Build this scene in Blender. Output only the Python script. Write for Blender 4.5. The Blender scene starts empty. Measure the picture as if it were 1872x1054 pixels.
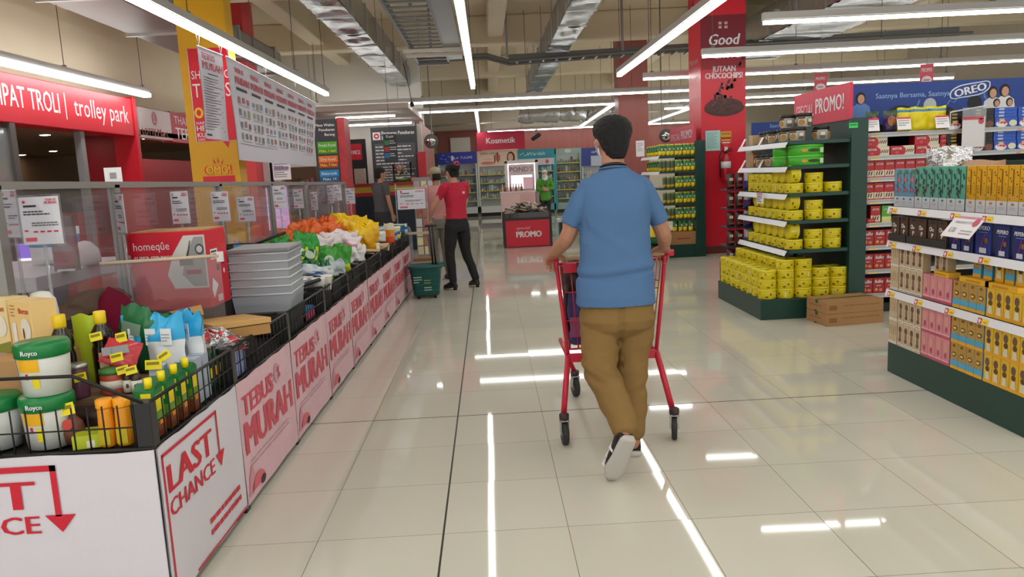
import bpy, bmesh, math, random
import numpy as np
from mathutils import Vector, Matrix, noise
sc = bpy.context.scene
COL = sc.collection
rnd = random.Random(7)
PI = math.pi

# ------------------------------------------------------------ camera (solved from the floor tiles, 0.5 m each)
CAM = Vector((0.2485, -4.3675, 1.4087)); FPX = 1388.675
PITCH, YAW, ROLL = -0.14969, 0.024988, -0.047452
fwd = Vector((math.sin(YAW)*math.cos(PITCH), math.cos(YAW)*math.cos(PITCH), math.sin(PITCH)))
_r = Vector((math.cos(YAW), -math.sin(YAW), 0)); _u = _r.cross(fwd)
rgt = _r*math.cos(ROLL) + _u*math.sin(ROLL); upv = -_r*math.sin(ROLL) + _u*math.cos(ROLL)
cam = bpy.data.cameras.new('camera'); cam.sensor_width = 36; cam.lens = FPX/1872*36
cam.clip_start = 0.05; cam.clip_end = 200
co = bpy.data.objects.new('camera', cam); COL.objects.link(co)
co.matrix_world = Matrix(((rgt.x, upv.x, -fwd.x, CAM.x), (rgt.y, upv.y, -fwd.y, CAM.y), (rgt.z, upv.z, -fwd.z, CAM.z), (0, 0, 0, 1)))
sc.camera = co
# ------------------------------------------------------------ world, exposure
w = bpy.data.worlds.new('world'); sc.world = w; w.use_nodes = True
w.node_tree.nodes['Background'].inputs[0].default_value = (1.0, 0.985, 0.95, 1)
w.node_tree.nodes['Background'].inputs[1].default_value = 0.85
sc.view_settings.view_transform = 'Standard'; sc.view_settings.look = 'None'
sc.view_settings.exposure = 0.33; sc.view_settings.gamma = 1; sc.view_settings.use_curve_mapping = False
LED = 13.0          # radiance of the LED tubes
cy = sc.cycles
cy.use_denoising = True; cy.max_bounces = 8; cy.diffuse_bounces = 4; cy.glossy_bounces = 4; cy.transparent_max_bounces = 16
cy.sample_clamp_indirect = 6.0; cy.caustics_reflective = False; cy.caustics_refractive = False

def at(px, py, X=None, Y=None, Z=None):
    """the point of the place seen at a pixel of the photo, on the plane x=X, y=Y or z=Z"""
    d = fwd + rgt*((px-936)/FPX) - upv*((py-527)/FPX)
    if X is not None: t = (X-CAM.x)/d.x
    elif Y is not None: t = (Y-CAM.y)/d.y
    else: t = (Z-CAM.z)/d.z
    return CAM + d*t

# ------------------------------------------------------------ materials
def lin(h):
    if isinstance(h, str):
        h = h.lstrip('#'); c = [int(h[i:i+2], 16)/255 for i in (0, 2, 4)]
    else: c = list(h)
    return tuple((x/12.92 if x <= .04045 else ((x+.055)/1.055)**2.4) for x in c) + (1,)
_M = {}
def mat(h, rough=.5, metal=0., spec=.5, coat=0., bump=0., bscale=40., var=0., vscale=8.):
    k = (h, rough, metal, spec, coat, bump, bscale, var, vscale)
    if k in _M: return _M[k]
    m = bpy.data.materials.new('m_%s' % str(h).strip('#')); m.use_nodes = True
    nt = m.node_tree; b = nt.nodes['Principled BSDF']
    b.inputs['Base Color'].default_value = lin(h); b.inputs['Roughness'].default_value = rough
    b.inputs['Metallic'].default_value = metal; b.inputs['Specular IOR Level'].default_value = spec
    if coat: b.inputs['Coat Weight'].default_value = coat; b.inputs['Coat Roughness'].default_value = .1
    if bump or var:
        tc = nt.nodes.new('ShaderNodeTexCoord'); n = nt.nodes.new('ShaderNodeTexNoise')
        nt.links.new(tc.outputs['Object'], n.inputs['Vector']); n.inputs['Scale'].default_value = bscale if bump else vscale
        n.inputs['Detail'].default_value = 3
        if bump:
            bp = nt.nodes.new('ShaderNodeBump'); bp.inputs['Strength'].default_value = bump; bp.inputs['Distance'].default_value = .02
            nt.links.new(n.outputs['Fac'], bp.inputs['Height']); nt.links.new(bp.outputs[0], b.inputs['Normal'])
        if var:
            n2 = nt.nodes.new('ShaderNodeTexNoise'); nt.links.new(tc.outputs['Object'], n2.inputs['Vector']); n2.inputs['Scale'].default_value = vscale
            hsv = nt.nodes.new('ShaderNodeHueSaturation'); hsv.inputs['Color'].default_value = lin(h)
            mp = nt.nodes.new('ShaderNodeMapRange'); mp.inputs['To Min'].default_value = 1-var; mp.inputs['To Max'].default_value = 1+var
            nt.links.new(n2.outputs['Fac'], mp.inputs['Value']); nt.links.new(mp.outputs[0], hsv.inputs['Value'])
            nt.links.new(hsv.outputs[0], b.inputs['Base Color'])
    _M[k] = m; return m
def emit(h, s):
    k = ('e', h, s)
    if k in _M: return _M[k]
    m = bpy.data.materials.new('lit_%s' % h.strip('#')); m.use_nodes = True; nt = m.node_tree
    nt.nodes.remove(nt.nodes['Principled BSDF']); e = nt.nodes.new('ShaderNodeEmission')
    e.inputs[0].default_value = lin(h); e.inputs[1].default_value = s
    nt.links.new(e.outputs[0], nt.nodes['Material Output'].inputs[0]); _M[k] = m; return m
def clear(h='#ffffff', milk=.0, gloss=.08, milkcol='#e8ebf0', rough=.05):
    k = ('c', h, milk, gloss, milkcol, rough)
    if k in _M: return _M[k]
    m = bpy.data.materials.new('clear'); m.use_nodes = True; nt = m.node_tree
    nt.nodes.remove(nt.nodes['Principled BSDF']); N = nt.nodes.new
    t = N('ShaderNodeBsdfTransparent'); t.inputs[0].default_value = lin(h)
    g = N('ShaderNodeBsdfGlossy'); g.inputs['Roughness'].default_value = rough
    d = N('ShaderNodeBsdfDiffuse'); d.inputs[0].default_value = lin(milkcol)
    a = N('ShaderNodeMixShader'); a.inputs[0].default_value = milk; nt.links.new(t.outputs[0], a.inputs[1]); nt.links.new(d.outputs[0], a.inputs[2])
    f = N('ShaderNodeLayerWeight'); f.inputs[0].default_value = .5
    pw = N('ShaderNodeMath'); pw.operation = 'POWER'; pw.inputs[1].default_value = 4.; nt.links.new(f.outputs['Facing'], pw.inputs[0])
    mx = N('ShaderNodeMath'); mx.operation = 'MULTIPLY_ADD'; mx.inputs[1].default_value = .6; mx.inputs[2].default_value = gloss*.5; mx.use_clamp = True; nt.links.new(pw.outputs[0], mx.inputs[0])
    b = N('ShaderNodeMixShader'); nt.links.new(mx.outputs[0], b.inputs[0]); nt.links.new(a.outputs[0], b.inputs[1]); nt.links.new(g.outputs[0], b.inputs[2])
    nt.links.new(b.outputs[0], nt.nodes['Material Output'].inputs[0]); _M[k] = m; return m
def wood(h, h2, scale=3.):
    k = ('w', h, h2, scale)
    if k in _M: return _M[k]
    m = mat(h, .45).copy(); nt = m.node_tree; b = nt.nodes['Principled BSDF']; N = nt.nodes.new
    tc = N('ShaderNodeTexCoord'); mp = N('ShaderNodeMapping'); mp.inputs['Scale'].default_value = (scale*6, scale*6, scale*.5)
    n = N('ShaderNodeTexNoise'); n.inputs['Scale'].default_value = 1.5; n.inputs['Detail'].default_value = 4
    r = N('ShaderNodeMix'); r.data_type = 'RGBA'; r.inputs[6].default_value = lin(h); r.inputs[7].default_value = lin(h2)
    nt.links.new(tc.outputs['Object'], mp.inputs[0]); nt.links.new(mp.outputs[0], n.inputs['Vector']); nt.links.new(n.outputs['Fac'], r.inputs[0])
    nt.links.new(r.outputs[2], b.inputs['Base Color']); _M[k] = m; return m

WHITE = mat('#e9e7ea', .45); PAPER = mat('#f1eff4', .5); BLACK = mat('#141416', .45); RED = mat('#d5132e', .42); DRED = mat('#a3142a', .4)
INK = mat('#2a2a30', .6); GREEN = mat('#123c33', .38); GREY = mat('#8b8b8c', .5); STEEL = mat('#b9bab9', .3, .8); SILVER = mat('#c9c9cc', .22, .95)
YEL = mat('#f0c419', .45); CARD = mat('#b98e5f', .75); TAPE = mat('#2d5d33', .5); BLACKW = mat('#1b1b1d', .4, .3); TAGY = mat('#ecdc1c', .5)
TAGR = mat('#c2153f', .5); PLASTIC = clear('#f4f4f8', .04, .10); RAILW = mat('#e6e6ee', .35); FOIL = mat('#c6c6ca', .24, .9, bump=.8, bscale=25)

# ------------------------------------------------------------ text shapes (the built-in font)
_T = {}
def glyphs(s, bold=0):
    k = s
    if k in _T: return _T[k]
    c = bpy.data.curves.new('t', 'FONT'); c.body = s; c.size = 1; c.resolution_u = 2
    o = bpy.data.objects.new('t', c); COL.objects.link(o)
    me = bpy.data.meshes.new_from_object(o.evaluated_get(bpy.context.evaluated_depsgraph_get()))
    v = [(p.co.x, p.co.y) for p in me.vertices]; f = [tuple(p.vertices) for p in me.polygons]
    COL.objects.unlink(o); bpy.data.objects.remove(o); bpy.data.meshes.remove(me); bpy.data.curves.remove(c)
    if not v: v = [(0, 0), (.01, 0), (0, .01)]; f = [(0, 1, 2)]
    x0 = min(a for a, b in v); x1 = max(a for a, b in v); cap = .694
    v = [((a-x0)/cap, b/cap) for a, b in v]
    _T[k] = (v, f, (x1-x0)/cap); return _T[k]

# ------------------------------------------------------------ mesh builder
def frame(o, x, up):
    x = Vector(x).normalized(); up = Vector(up); n = x.cross(up).normalized(); up = n.cross(x)
    return Matrix(((x.x, up.x, n.x, o[0]), (x.y, up.y, n.y, o[1]), (x.z, up.z, n.z, o[2]), (0, 0, 0, 1)))
def T(x=0, y=0, z=0, rx=0, ry=0, rz=0, s=1):
    return Matrix.Translation((x, y, z)) @ Matrix.Rotation(rz, 4, 'Z') @ Matrix.Rotation(ry, 4, 'Y') @ Matrix.Rotation(rx, 4, 'X') @ Matrix.Scale(s, 4)
class MB:
    def __init__(s): s.v = []; s.f = []; s.m = []; s.mats = []; s.sm = []
    def mi(s, m):
        if m not in s.mats: s.mats.append(m)
        return s.mats.index(m)
    def add(s, V, F, m, M=None, sm=False):
        b = len(s.v)
        s.v += [tuple(M @ Vector(p)) for p in V] if M is not None else [tuple(p) for p in V]
        for i, f in enumerate(F):
            s.f.append([b+j for j in f]); s.m.append(s.mi(m[i] if isinstance(m, list) else m)); s.sm.append(sm)
        return s
    def box(s, x0, x1, y0, y1, z0, z1, m, M=None):
        V = [(x0, y0, z0), (x1, y0, z0), (x1, y1, z0), (x0, y1, z0), (x0, y0, z1), (x1, y0, z1), (x1, y1, z1), (x0, y1, z1)]
        return s.add(V, [(0, 3, 2, 1), (4, 5, 6, 7), (0, 1, 5, 4), (1, 2, 6, 5), (2, 3, 7, 6), (3, 0, 4, 7)], m, M)   # bottom top -y +x +y -x
    def cbox(s, cx, cy, z0, w, d, h, m, M=None): return s.box(cx-w/2, cx+w/2, cy-d/2, cy+d/2, z0, z0+h, m, M)
    def quad(s, a, b, c, d, m): return s.add([a, b, c, d], [(0, 1, 2, 3)], m)
    def rect(s, F, x0, x1, y0, y1, m, z=.001): return s.add([(x0, y0, z), (x1, y0, z), (x1, y1, z), (x0, y1, z)], [(0, 1, 2, 3)], m, F)
    def poly(s, F, pts, m, z=.001, depth=0.):
        n = len(pts); V = [(a, b, z) for a, b in pts]; Fc = [tuple(range(n))]
        if depth:
            V += [(a, b, z-depth) for a, b in pts]; Fc.append(tuple(range(2*n-1, n-1, -1)))
            Fc += [(i, n+i, n+(i+1) % n, (i+1) % n) for i in range(n)]
        return s.add(V, Fc, m, F)
    def ell(s, F, cx, cy, rx, ry, m, z=.001, n=24, a0=0, a1=2*PI):
        return s.poly(F, [(cx+rx*math.cos(a0+(a1-a0)*i/n), cy+ry*math.sin(a0+(a1-a0)*i/n)) for i in range(n if a1-a0 > 6.2 else n+1)], m, z)
    def tube(s, P, r, m, n=8, closed=False, sm=True):
        P = [Vector(p) for p in P]; k = len(P); R = r if isinstance(r, (list, tuple)) else [r]*k
        V = []; up = None
        for i in range(k):
            a = P[(i-1) % k] if (i > 0 or closed) else P[0]; b = P[(i+1) % k] if (i < k-1 or closed) else P[-1]
            t = (b-a).normalized() if (b-a).length > 1e-9 else Vector((0, 0, 1))
            if up is None: up = Vector((0, 0, 1)) if abs(t.z) < .9 else Vector((1, 0, 0))
            x = t.cross(up).normalized(); up = x.cross(t).normalized()
            V += [P[i] + (x*math.cos(2*PI*j/n) + up*math.sin(2*PI*j/n))*R[i] for j in range(n)]
        F = []
        for i in range(k if closed else k-1):
            for j in range(n):
                q = ((i+1) % k)*n; F.append((i*n+j, i*n+(j+1) % n, q+(j+1) % n, q+j))
        if not closed: F.append(tuple(range(n-1, -1, -1))); F.append(tuple((k-1)*n+j for j in range(n)))
        return s.add(V, F, m, None, sm)
    def lathe(s, prof, m, n=24, M=None, sm=True, sx=1., sy=1.):
        V = []; F = []; k = len(prof); ms = []
        for (r, z) in prof: V += [(sx*r*math.cos(2*PI*j/n), sy*r*math.sin(2*PI*j/n), z) for j in range(n)]
        for i in range(k-1):
            for j in range(n):
                F.append((i*n+j, i*n+(j+1) % n, (i+1)*n+(j+1) % n, (i+1)*n+j)); ms.append(m[i] if isinstance(m, list) else m)
        if prof[0][0] > 1e-6: F.append(tuple(range(n-1, -1, -1))); ms.append(m[0] if isinstance(m, list) else m)
        if prof[-1][0] > 1e-6: F.append(tuple((k-1)*n+j for j in range(n))); ms.append(m[-1] if isinstance(m, list) else m)
        return s.add(V, F, ms, M, sm)
    def rings(s, R, m, n=20, sm=True):
        """R: list of (centre, across vec, front vec, rx, ry[, power]) lofted and capped"""
        V = []; F = []
        for q in R:
            c, ax, ay, rx, ry = q[:5]; p = q[5] if len(q) > 5 else 2.
            for j in range(n):
                a = 2*PI*j/n; ca, sa = math.cos(a), math.sin(a)
                V.append(Vector(c) + Vector(ax)*rx*math.copysign(abs(ca)**(2/p), ca) + Vector(ay)*ry*math.copysign(abs(sa)**(2/p), sa))
        for i in range(len(R)-1):
            for j in range(n): F.append((i*n+j, i*n+(j+1) % n, (i+1)*n+(j+1) % n, (i+1)*n+j))
        F.append(tuple(range(n-1, -1, -1))); F.append(tuple((len(R)-1)*n+j for j in range(n)))
        return s.add(V, F, m, None, sm)
    def ball(s, c, rx, ry, rz, m, n=16, R=None, sm=True):
        k = n//2; M = Matrix.Translation(c) @ (R if R is not None else Matrix.Identity(4)) @ Matrix.Diagonal((rx, ry, rz, 1))
        return s.lathe([(max(1e-7, math.sin(PI*i/k)), -math.cos(PI*i/k)) for i in range(k+1)], m, n, M, sm)
    def text(s, t, F, x, y, h, m, w=None, bold=0., al='C', z=.002, slant=0., wmax=None):
        """t in the frame F (x right, y up), baseline at y; w stretches to a width"""
        v, f, wd = glyphs(t, bold); k = h if w is None else w/wd
        if wmax and wd*k > wmax: k = wmax/wd
        W = wd*k; x0 = x - (W/2 if al == 'C' else W if al == 'R' else 0)
        for i, d in enumerate((0, -.5, .5) if bold else (0,)):          # bold: the stroke laid three times, a hair apart
            s.add([(x0+a*k+slant*b*h+d*bold*h*2.2, y+b*h, z+.00012*i) for a, b in v], f, m, F)
        return s
    def lines(s, F, x0, x1, y0, n, dy, m, th=.3, z=.0015, seed=1):
        r = random.Random(seed)
        for i in range(n):
            x = x0; y = y0-i*dy; e = x1-(x1-x0)*r.random()*.4
            while x < e:
                l = (x1-x0)*r.uniform(.06, .16); s.rect(F, x, min(x+l, e), y, y+dy*th, m, z); x += l+(x1-x0)*.02
        return s
    def pouch(s, w, h, d, bands, M=None, n=8, k=10, seed=0, crimp=.05, rough=.12, wild=0.):
        """pillow bag standing on z=0; bands: list of (upto fraction of height, material) from the bottom"""
        r = random.Random(seed); V = []; F = []; ms = []; ph = [r.uniform(0, 6) for _ in range(6)]
        for side in (1, -1):
            for i in range(k+1):
                v = i/k
                for j in range(n+1):
                    u = j/n*2-1
                    prof = max(0, 1-abs(u)**2.6)*max(0, min(1, v/.12))**.6*max(0, min(1, (1-v)/.25))**.7
                    wr = rough*(math.sin(u*5+v*9+ph[0])+math.sin(v*13-u*4+ph[1])*.7+math.sin(u*11+ph[2])*.4)
                    x = u*w/2*(1-.10*(1-abs(2*v-1))*prof) + .01*w*math.sin(v*8+ph[3]); y = side*(d/2*prof*(1+wr)+.0008) + .06*d*math.sin(u*3+ph[4])*v
                    if wild:
                        q = Vector((u*2.2+seed, v*2.6, side*.6*(1-abs(u)))); y += d*wild*noise.noise(q*1.6)*(.3+v); x += w*.5*wild*noise.noise(q+Vector((9, 0, 0)))*v
                    V.append((x, y, v*h*(1+(.02+.9*wild)*math.sin(u*(4+3*wild)+ph[5])*v*v*(.3 if wild else 1)+(.5*wild*noise.noise(Vector((u*3+seed*2, 0, 0)))*v*v))))
        b = (n+1)*(k+1)
        for sd in range(2):
            for i in range(k):
                for j in range(n):
                    q = sd*b+i*(n+1)+j; f = (q, q+1, q+n+2, q+n+1)
                    F.append(f if sd == 1 else f[::-1]); vv = (i+.5)/k
                    mm = [m_ for t_, m_ in bands if vv <= t_]
                    mm = mm[0] if mm else bands[-1][1]
                    ms.append(mm(((j+.5)/n*2-1), vv) if callable(mm) and not isinstance(mm, bpy.types.Material) else mm)
        return s.add(V, F, ms, M, True)
    def mesh(s, name):
        me = bpy.data.meshes.new(name); me.from_pydata(s.v, [], s.f)
        for m in s.mats: me.materials.append(m)
        me.polygons.foreach_set('material_index', s.m); me.polygons.foreach_set('use_smooth', s.sm); me.update(); return me
    def build(s, name, parent=None, world=False, bevel=0., loc=None, rz=0.):
        if parent is not None and world:
            I = Matrix.Translation(parent.location) @ parent.rotation_euler.to_matrix().to_4x4(); I.invert()
            if parent.parent is not None:
                pp = parent.parent; J = Matrix.Translation(pp.location) @ pp.rotation_euler.to_matrix().to_4x4(); I = I @ J.inverted()
            s.v = [tuple(I @ Vector(p)) for p in s.v]
        o = bpy.data.objects.new(name, s.mesh(name)); COL.objects.link(o)
        if parent is not None: o.parent = parent
        if loc is not None: o.location = loc
        o.rotation_euler.z = rz
        if bevel:
            b = o.modifiers.new('bevel', 'BEVEL'); b.width = bevel; b.segments = 2; b.limit_method = 'ANGLE'
        return o
def remesh(o, voxel, it=2, disp=None):
    """one continuous skin out of overlapping closed shells; disp(co, no)->offset"""
    r = o.modifiers.new('r', 'REMESH'); r.mode = 'VOXEL'; r.voxel_size = voxel; r.use_smooth_shade = True
    if it: s_ = o.modifiers.new('s', 'SMOOTH'); s_.factor = .5; s_.iterations = it
    dg = bpy.context.evaluated_depsgraph_get(); me = bpy.data.meshes.new_from_object(o.evaluated_get(dg)); old = o.data
    mats = list(old.materials); o.modifiers.clear(); o.data = me
    me.materials.clear()
    for m in mats: me.materials.append(m)
    if disp:
        nn = [v.normal.copy() for v in me.vertices]
        for v, n_ in zip(me.vertices, nn): v.co += n_*disp(v.co)
    for p in me.polygons: p.use_smooth = True; p.material_index = 0
    return o
def thing(name, label, cat, loc=(0, 0, 0), rz=0., group=None):
    o = bpy.data.objects.new(name, None); COL.objects.link(o); o.empty_display_size = .1
    o.location = loc; o.rotation_euler = (0, 0, rz); return tag(o, label, cat, group)
def tag(o, label, cat, group=None):
    o['label'] = label; o['category'] = cat
    if group: o['group'] = group
    return o
def struct(o, label=None):
    o['kind'] = 'structure'
    if label: o['label'] = label
    return o
def dup(root, loc=None, rz=None, label=None, group=None):
    r = root.copy(); COL.objects.link(r)
    if loc is not None: r.location = loc
    if rz is not None: r.rotation_euler.z = rz
    if label: r['label'] = label
    if group: r['group'] = group
    for ch in list(root.children):
        c = ch.copy(); COL.objects.link(c); c.parent = r
        for g in list(ch.children):
            d = g.copy(); COL.objects.link(d); d.parent = c
    return r
ORD = 'first second third fourth fifth sixth seventh eighth ninth tenth eleventh twelfth thirteenth fourteenth fifteenth sixteenth'.split()
class Kind:
    """first use places the made thing itself, later uses copy it"""
    def __init__(s, o): s.o = o; s.used = False
    def put(s, loc, rz=0., label=None, group=None):
        if not s.used:
            s.used = True; o = s.o; o.location = loc; o.rotation_euler.z = rz
            if label: o['label'] = label
            if group: o['group'] = group
            return o
        return dup(s.o, loc, rz, label, group)
def px(col, i=None): return col
# ============================================================ THE SETTING
def floor_mat():
    m = bpy.data.materials.new('floor_tiles'); m.use_nodes = True; nt = m.node_tree; N = nt.nodes.new; L = nt.links.new
    b = nt.nodes['Principled BSDF']; tc = N('ShaderNodeTexCoord'); sp = N('ShaderNodeSeparateXYZ'); L(tc.outputs['Object'], sp.inputs[0])
    def mth(op, a, bb=None):
        n = N('ShaderNodeMath'); n.operation = op
        for i, v in enumerate((a, bb)):
            if v is None: continue
            if isinstance(v, (int, float)): n.inputs[i].default_value = v
            else: L(v, n.inputs[i])
        return n.outputs[0]
    def grout(c, wd):
        f = mth('FRACT', mth('DIVIDE', c, .5)); d = mth('MULTIPLY', mth('MINIMUM', f, mth('SUBTRACT', 1.0, f)), .5)
        return mth('LESS_THAN', d, wd)
    def joint(c, wd): return mth('LESS_THAN', mth('ABSOLUTE', c), wd)
    x, y = sp.outputs[0], sp.outputs[1]
    g = mth('MAXIMUM', grout(x, .0015), grout(y, .0015)); j = mth('MAXIMUM', joint(x, .0042), joint(y, .0048))
    cell = N('ShaderNodeVectorMath'); cell.operation = 'FLOOR'; sc_ = N('ShaderNodeVectorMath'); sc_.operation = 'SCALE'; sc_.inputs['Scale'].default_value = 2.0
    L(tc.outputs['Object'], sc_.inputs[0]); L(sc_.outputs[0], cell.inputs[0])
    wn = N('ShaderNodeTexWhiteNoise'); wn.noise_dimensions = '2D'; L(cell.outputs[0], wn.inputs['Vector'])
    ns = N('ShaderNodeTexNoise'); ns.inputs['Scale'].default_value = 1.3; ns.inputs['Detail'].default_value = 5; L(tc.outputs['Object'], ns.inputs['Vector'])
    fac = mth('ADD', mth('MULTIPLY', wn.outputs['Value'], .35), mth('MULTIPLY', ns.outputs['Fac'], .65))
    c1 = N('ShaderNodeMix'); c1.data_type = 'RGBA'; c1.inputs[6].default_value = lin('#c8c5b7'); c1.inputs[7].default_value = lin('#d7d4c9'); L(fac, c1.inputs[0])
    c2 = N('ShaderNodeMix'); c2.data_type = 'RGBA'; L(g, c2.inputs[0]); L(c1.outputs[2], c2.inputs[6]); c2.inputs[7].default_value = lin('#77705f')
    c3 = N('ShaderNodeMix'); c3.data_type = 'RGBA'; L(j, c3.inputs[0]); L(c2.outputs[2], c3.inputs[6]); c3.inputs[7].default_value = lin('#2e2b26')
    L(c3.outputs[2], b.inputs['Base Color'])
    rr = mth('ADD', mth('MULTIPLY', ns.outputs['Fac'], .03), .025); L(mth('ADD', rr, mth('MULTIPLY', mth('MAXIMUM', g, j), .5)), b.inputs['Roughness'])
    b.inputs['Specular IOR Level'].default_value = .33
    # each tile lies very slightly tilted, so reflections break at the joints
    ge = N('ShaderNodeNewGeometry'); sub = N('ShaderNodeVectorMath'); sub.operation = 'SUBTRACT'; L(wn.outputs['Color'], sub.inputs[0]); sub.inputs[1].default_value = (.5, .5, .5)
    k = N('ShaderNodeVectorMath'); k.operation = 'MULTIPLY'; L(sub.outputs[0], k.inputs[0]); k.inputs[1].default_value = (.0032, .0032, 0)
    a = N('ShaderNodeVectorMath'); a.operation = 'ADD'; L(ge.outputs['Normal'], a.inputs[0]); L(k.outputs[0], a.inputs[1])
    nn = N('ShaderNodeVectorMath'); nn.operation = 'NORMALIZE'; L(a.outputs[0], nn.inputs[0]); L(nn.outputs[0], b.inputs['Normal'])
    return m
CREAM = mat('#e2d6bb', .85, var=.10, vscale=.8); CREAM2 = mat('#e6dbc2', .85, var=.06, vscale=1.2); WOODR = wood('#8e4a44', '#a05d52', 1.2)
DARKB = mat('#3b2a22', .7); PLWALL = mat('#d9d4cf', .7)
struct(MB().box(-10, 12, -7, 24.5, -.12, 0, floor_mat()).build('floor'), 'pale cream polished tile floor with dark expansion joints')
struct(MB().box(-10, 12, -7, 24.5, 4.55, 4.7, CREAM).build('ceiling'), 'bare cream painted concrete ceiling')
for i, y in enumerate((-1.5, 2.6, 6.9, 11.6, 16.8, 21.5)):
    struct(MB().box(-10, 12, y-.2, y+.2, 4.0, 4.55, CREAM2).build('trim_%d' % (i+1), bevel=.03), 'cream concrete beam crossing under the ceiling')
for i, x in enumerate((-6.2, -3.0, .55, 4.6, 8.4)):
    struct(MB().box(x-.16, x+.16, -7, 24.5, 4.12, 4.55, CREAM2).build('trim_%d' % (i+7), bevel=.03), 'cream concrete beam running along the aisle under the ceiling')
struct(MB().box(-10, 12, 23.2, 23.4, 0, 4.55, mat('#cfc6b6', .8)).build('wall_back'), 'pale back wall above the cosmetics shelves')
struct(MB().box(11.8, 12, -7, 23.4, 0, 4.55, mat('#b8afa2', .8)).build('wall_right'), 'plain wall at the far end of the right aisles')
struct(MB().box(-10, -9.8, -7, 23.4, 0, 4.55, mat('#8a6f58', .8)).build('wall_left'), 'brown wall deep inside the trolley park')
struct(MB().box(1.4, 8.5, 23.08, 23.18, 2.05, 3.0, WOODR).box(-1.5, .1, 23.08, 23.18, 1.9, 3.0, WOODR).build('trim_20'), 'red brown wood panelling high on the back wall')
struct(MB().box(3.09, 3.72, 12, 12.5, 0, 4.55, WOODR).build('wall_column'), 'red brown wood clad column behind the shopper')
struct(MB().box(-1.25, -1.15, 12.3, 16.5, 0, 2.6, WOODR).build('service_wall'), 'wood clad panel beside the service board')
# customer service nook
struct(MB().box(-6, -1.2, 14.2, 14.35, 0, 4.55, PLWALL).build('nook_wall'), 'bright white wall of the service nook')
struct(MB().box(-6.5, -1.2, 10.6, 14.2, 2.75, 2.85, mat('#d6cfc6', .7)).build('trim_21'), 'plain dropped ceiling over the service nook')

struct(MB().box(-5.75, -5.6, -7, 14.2, 2.84, 4.55, CREAM2).build('wall_upper'), 'cream wall above the trolley park fascia')
# ---------------------------------------------------------- trolley park front, along x = -5.2
XS = -5.2
struct(MB().box(-9.8, XS-.02, 1, 14, 2.30, 2.38, mat('#97866f', .7)).build('trim_22'), 'dropped ceiling inside the trolley park')
struct(MB().box(-6.15, XS-.36, 8.0, 8.12, 0, 2.3, DRED).build('wall_partition'), 'red partition inside the trolley park')
struct(MB().box(-9.7, -8.6, 1, 7.9, 0, 1.5, mat('#5d3d24', .6)).build('wall_low'), 'brown wooden wall deep in the trolley park')
struct(MB().box(XS-.5, XS-.35, 8.3, 13.5, 0, 1.95, mat('#b5132c', .4)).build('red_wall'), 'low red wall under the thank-you sign')
struct(MB().box(-6.4, XS-.3, 3.0, 7.0, 0, 1.15, mat('#a8142c', .4)).build('kick_wall'), 'low red wall of the trolley park')
t = thing('fascia_sign', 'long red trolley park fascia sign with white lettering', 'sign', (XS, 4.6, 2.26))
MB().box(XS-.3, XS, 1.0, 7.88, 2.26, 2.83, RED).build('panel', t, True, bevel=.01)
F = frame((XS, 4.55, 2.26), (0, 1, 0), (0, 0, 1)); b = MB()
b.text('TEMPAT TROLI', F, 1.27, .19, .25, WHITE, bold=.012, w=1.62, al='R'); b.rect(F, 1.40, 1.425, .12, .46, WHITE, .002)
b.text('trolley park', F, 1.62, .19, .25, WHITE, w=1.55, al='L'); o = b.build('lettering', t, True)
t = thing('portal_post', 'red portal post at the end of the trolley park fascia', 'post', (XS, 8.0, 0))
MB().box(XS-.35, XS+.02, 7.88, 7.99, 0, 2.86, RED).build('post_body', t, True, bevel=.01)
t = thing('logo_sign', 'white fascia sign with red round logo and shop name', 'sign', (XS, 9, 2.26))
MB().box(XS-.2, XS-.02, 8.13, 9.35, 2.26, 2.74, mat('#d8cfcf', .5)).build('panel', t, True)
F = frame((XS-.02, 8.14, 2.26), (0, 1, 0), (0, 0, 1)); b = MB()
b.ell(F, .55, .33, .1, .115, DRED, .002); b.text('L', F, .55, .27, .12, WHITE, z=.004); b.text('LOTTE', F, .05, .05, .11, DRED, w=.52, bold=.02, al='L'); b.text('Mart', F, .62, .05, .12, DRED, w=.42, bold=.03, al='L')
b.build('lettering', t, True)
t = thing('thanks_sign', 'red fascia sign with white thank-you wording beside the yellow pillar', 'sign', (XS, 11, 2.26))
MB().box(XS-.2, XS-.02, 9.35, 13.2, 2.24, 2.76, mat('#b81e3e', .45)).build('panel', t, True)
F = frame((XS-.02, 9.35, 2.24), (0, 1, 0), (0, 0, 1)); b = MB()
b.text('THANKS FOR', F, .15, .32, .14, WHITE, w=1.6, al='L', bold=.01); b.text('TERIMA', F, .17, .06, .2, WHITE, w=1.3, al='L', bold=.03); b.build('lettering', t, True)
t = thing('door_frame', 'grey metal upright frame at the trolley park opening', 'frame', (XS, 6.6, 0))
for y, x in ((6.4, XS-.1),): MB().box(x-.05, x+.05, y-.05, y+.05, 0, 2.26, GREY).build('upright', t, True, bevel=.006)
t = thing('door_frame', 'grey glazed door frame at the left edge of the trolley park opening', 'frame', (XS, 5, 0))
MB().box(XS-.1, XS, 4.72, 4.82, 0, 2.26, mat('#57504d', .4)).build('upright', t, True); MB().box(XS-.06, XS-.04, 4.3, 4.72, 0, 2.2, clear('#cfcfd6', .25, .15)).build('pane', t, True)
for i, (px_, py_) in enumerate(((82, 245), (40, 282), (97, 275), (268, 252), (305, 257))):
    p = at(px_, py_, Z=2.30); t = thing('downlight', 'small round downlight in the trolley park ceiling, %s from the left' % ORD[i], 'downlight', (p.x, p.y, 2.3), 0, 'downlights in the trolley park')
    MB().lathe([(.085, -.015), (.085, 0), (.07, 0), (.07, -.015)], WHITE, 20).build('trim_ring', t); MB().lathe([(.068, -.0165), (.068, -.001)], emit('#ffe9c8', 45), 20).build('lamp', t)
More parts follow.
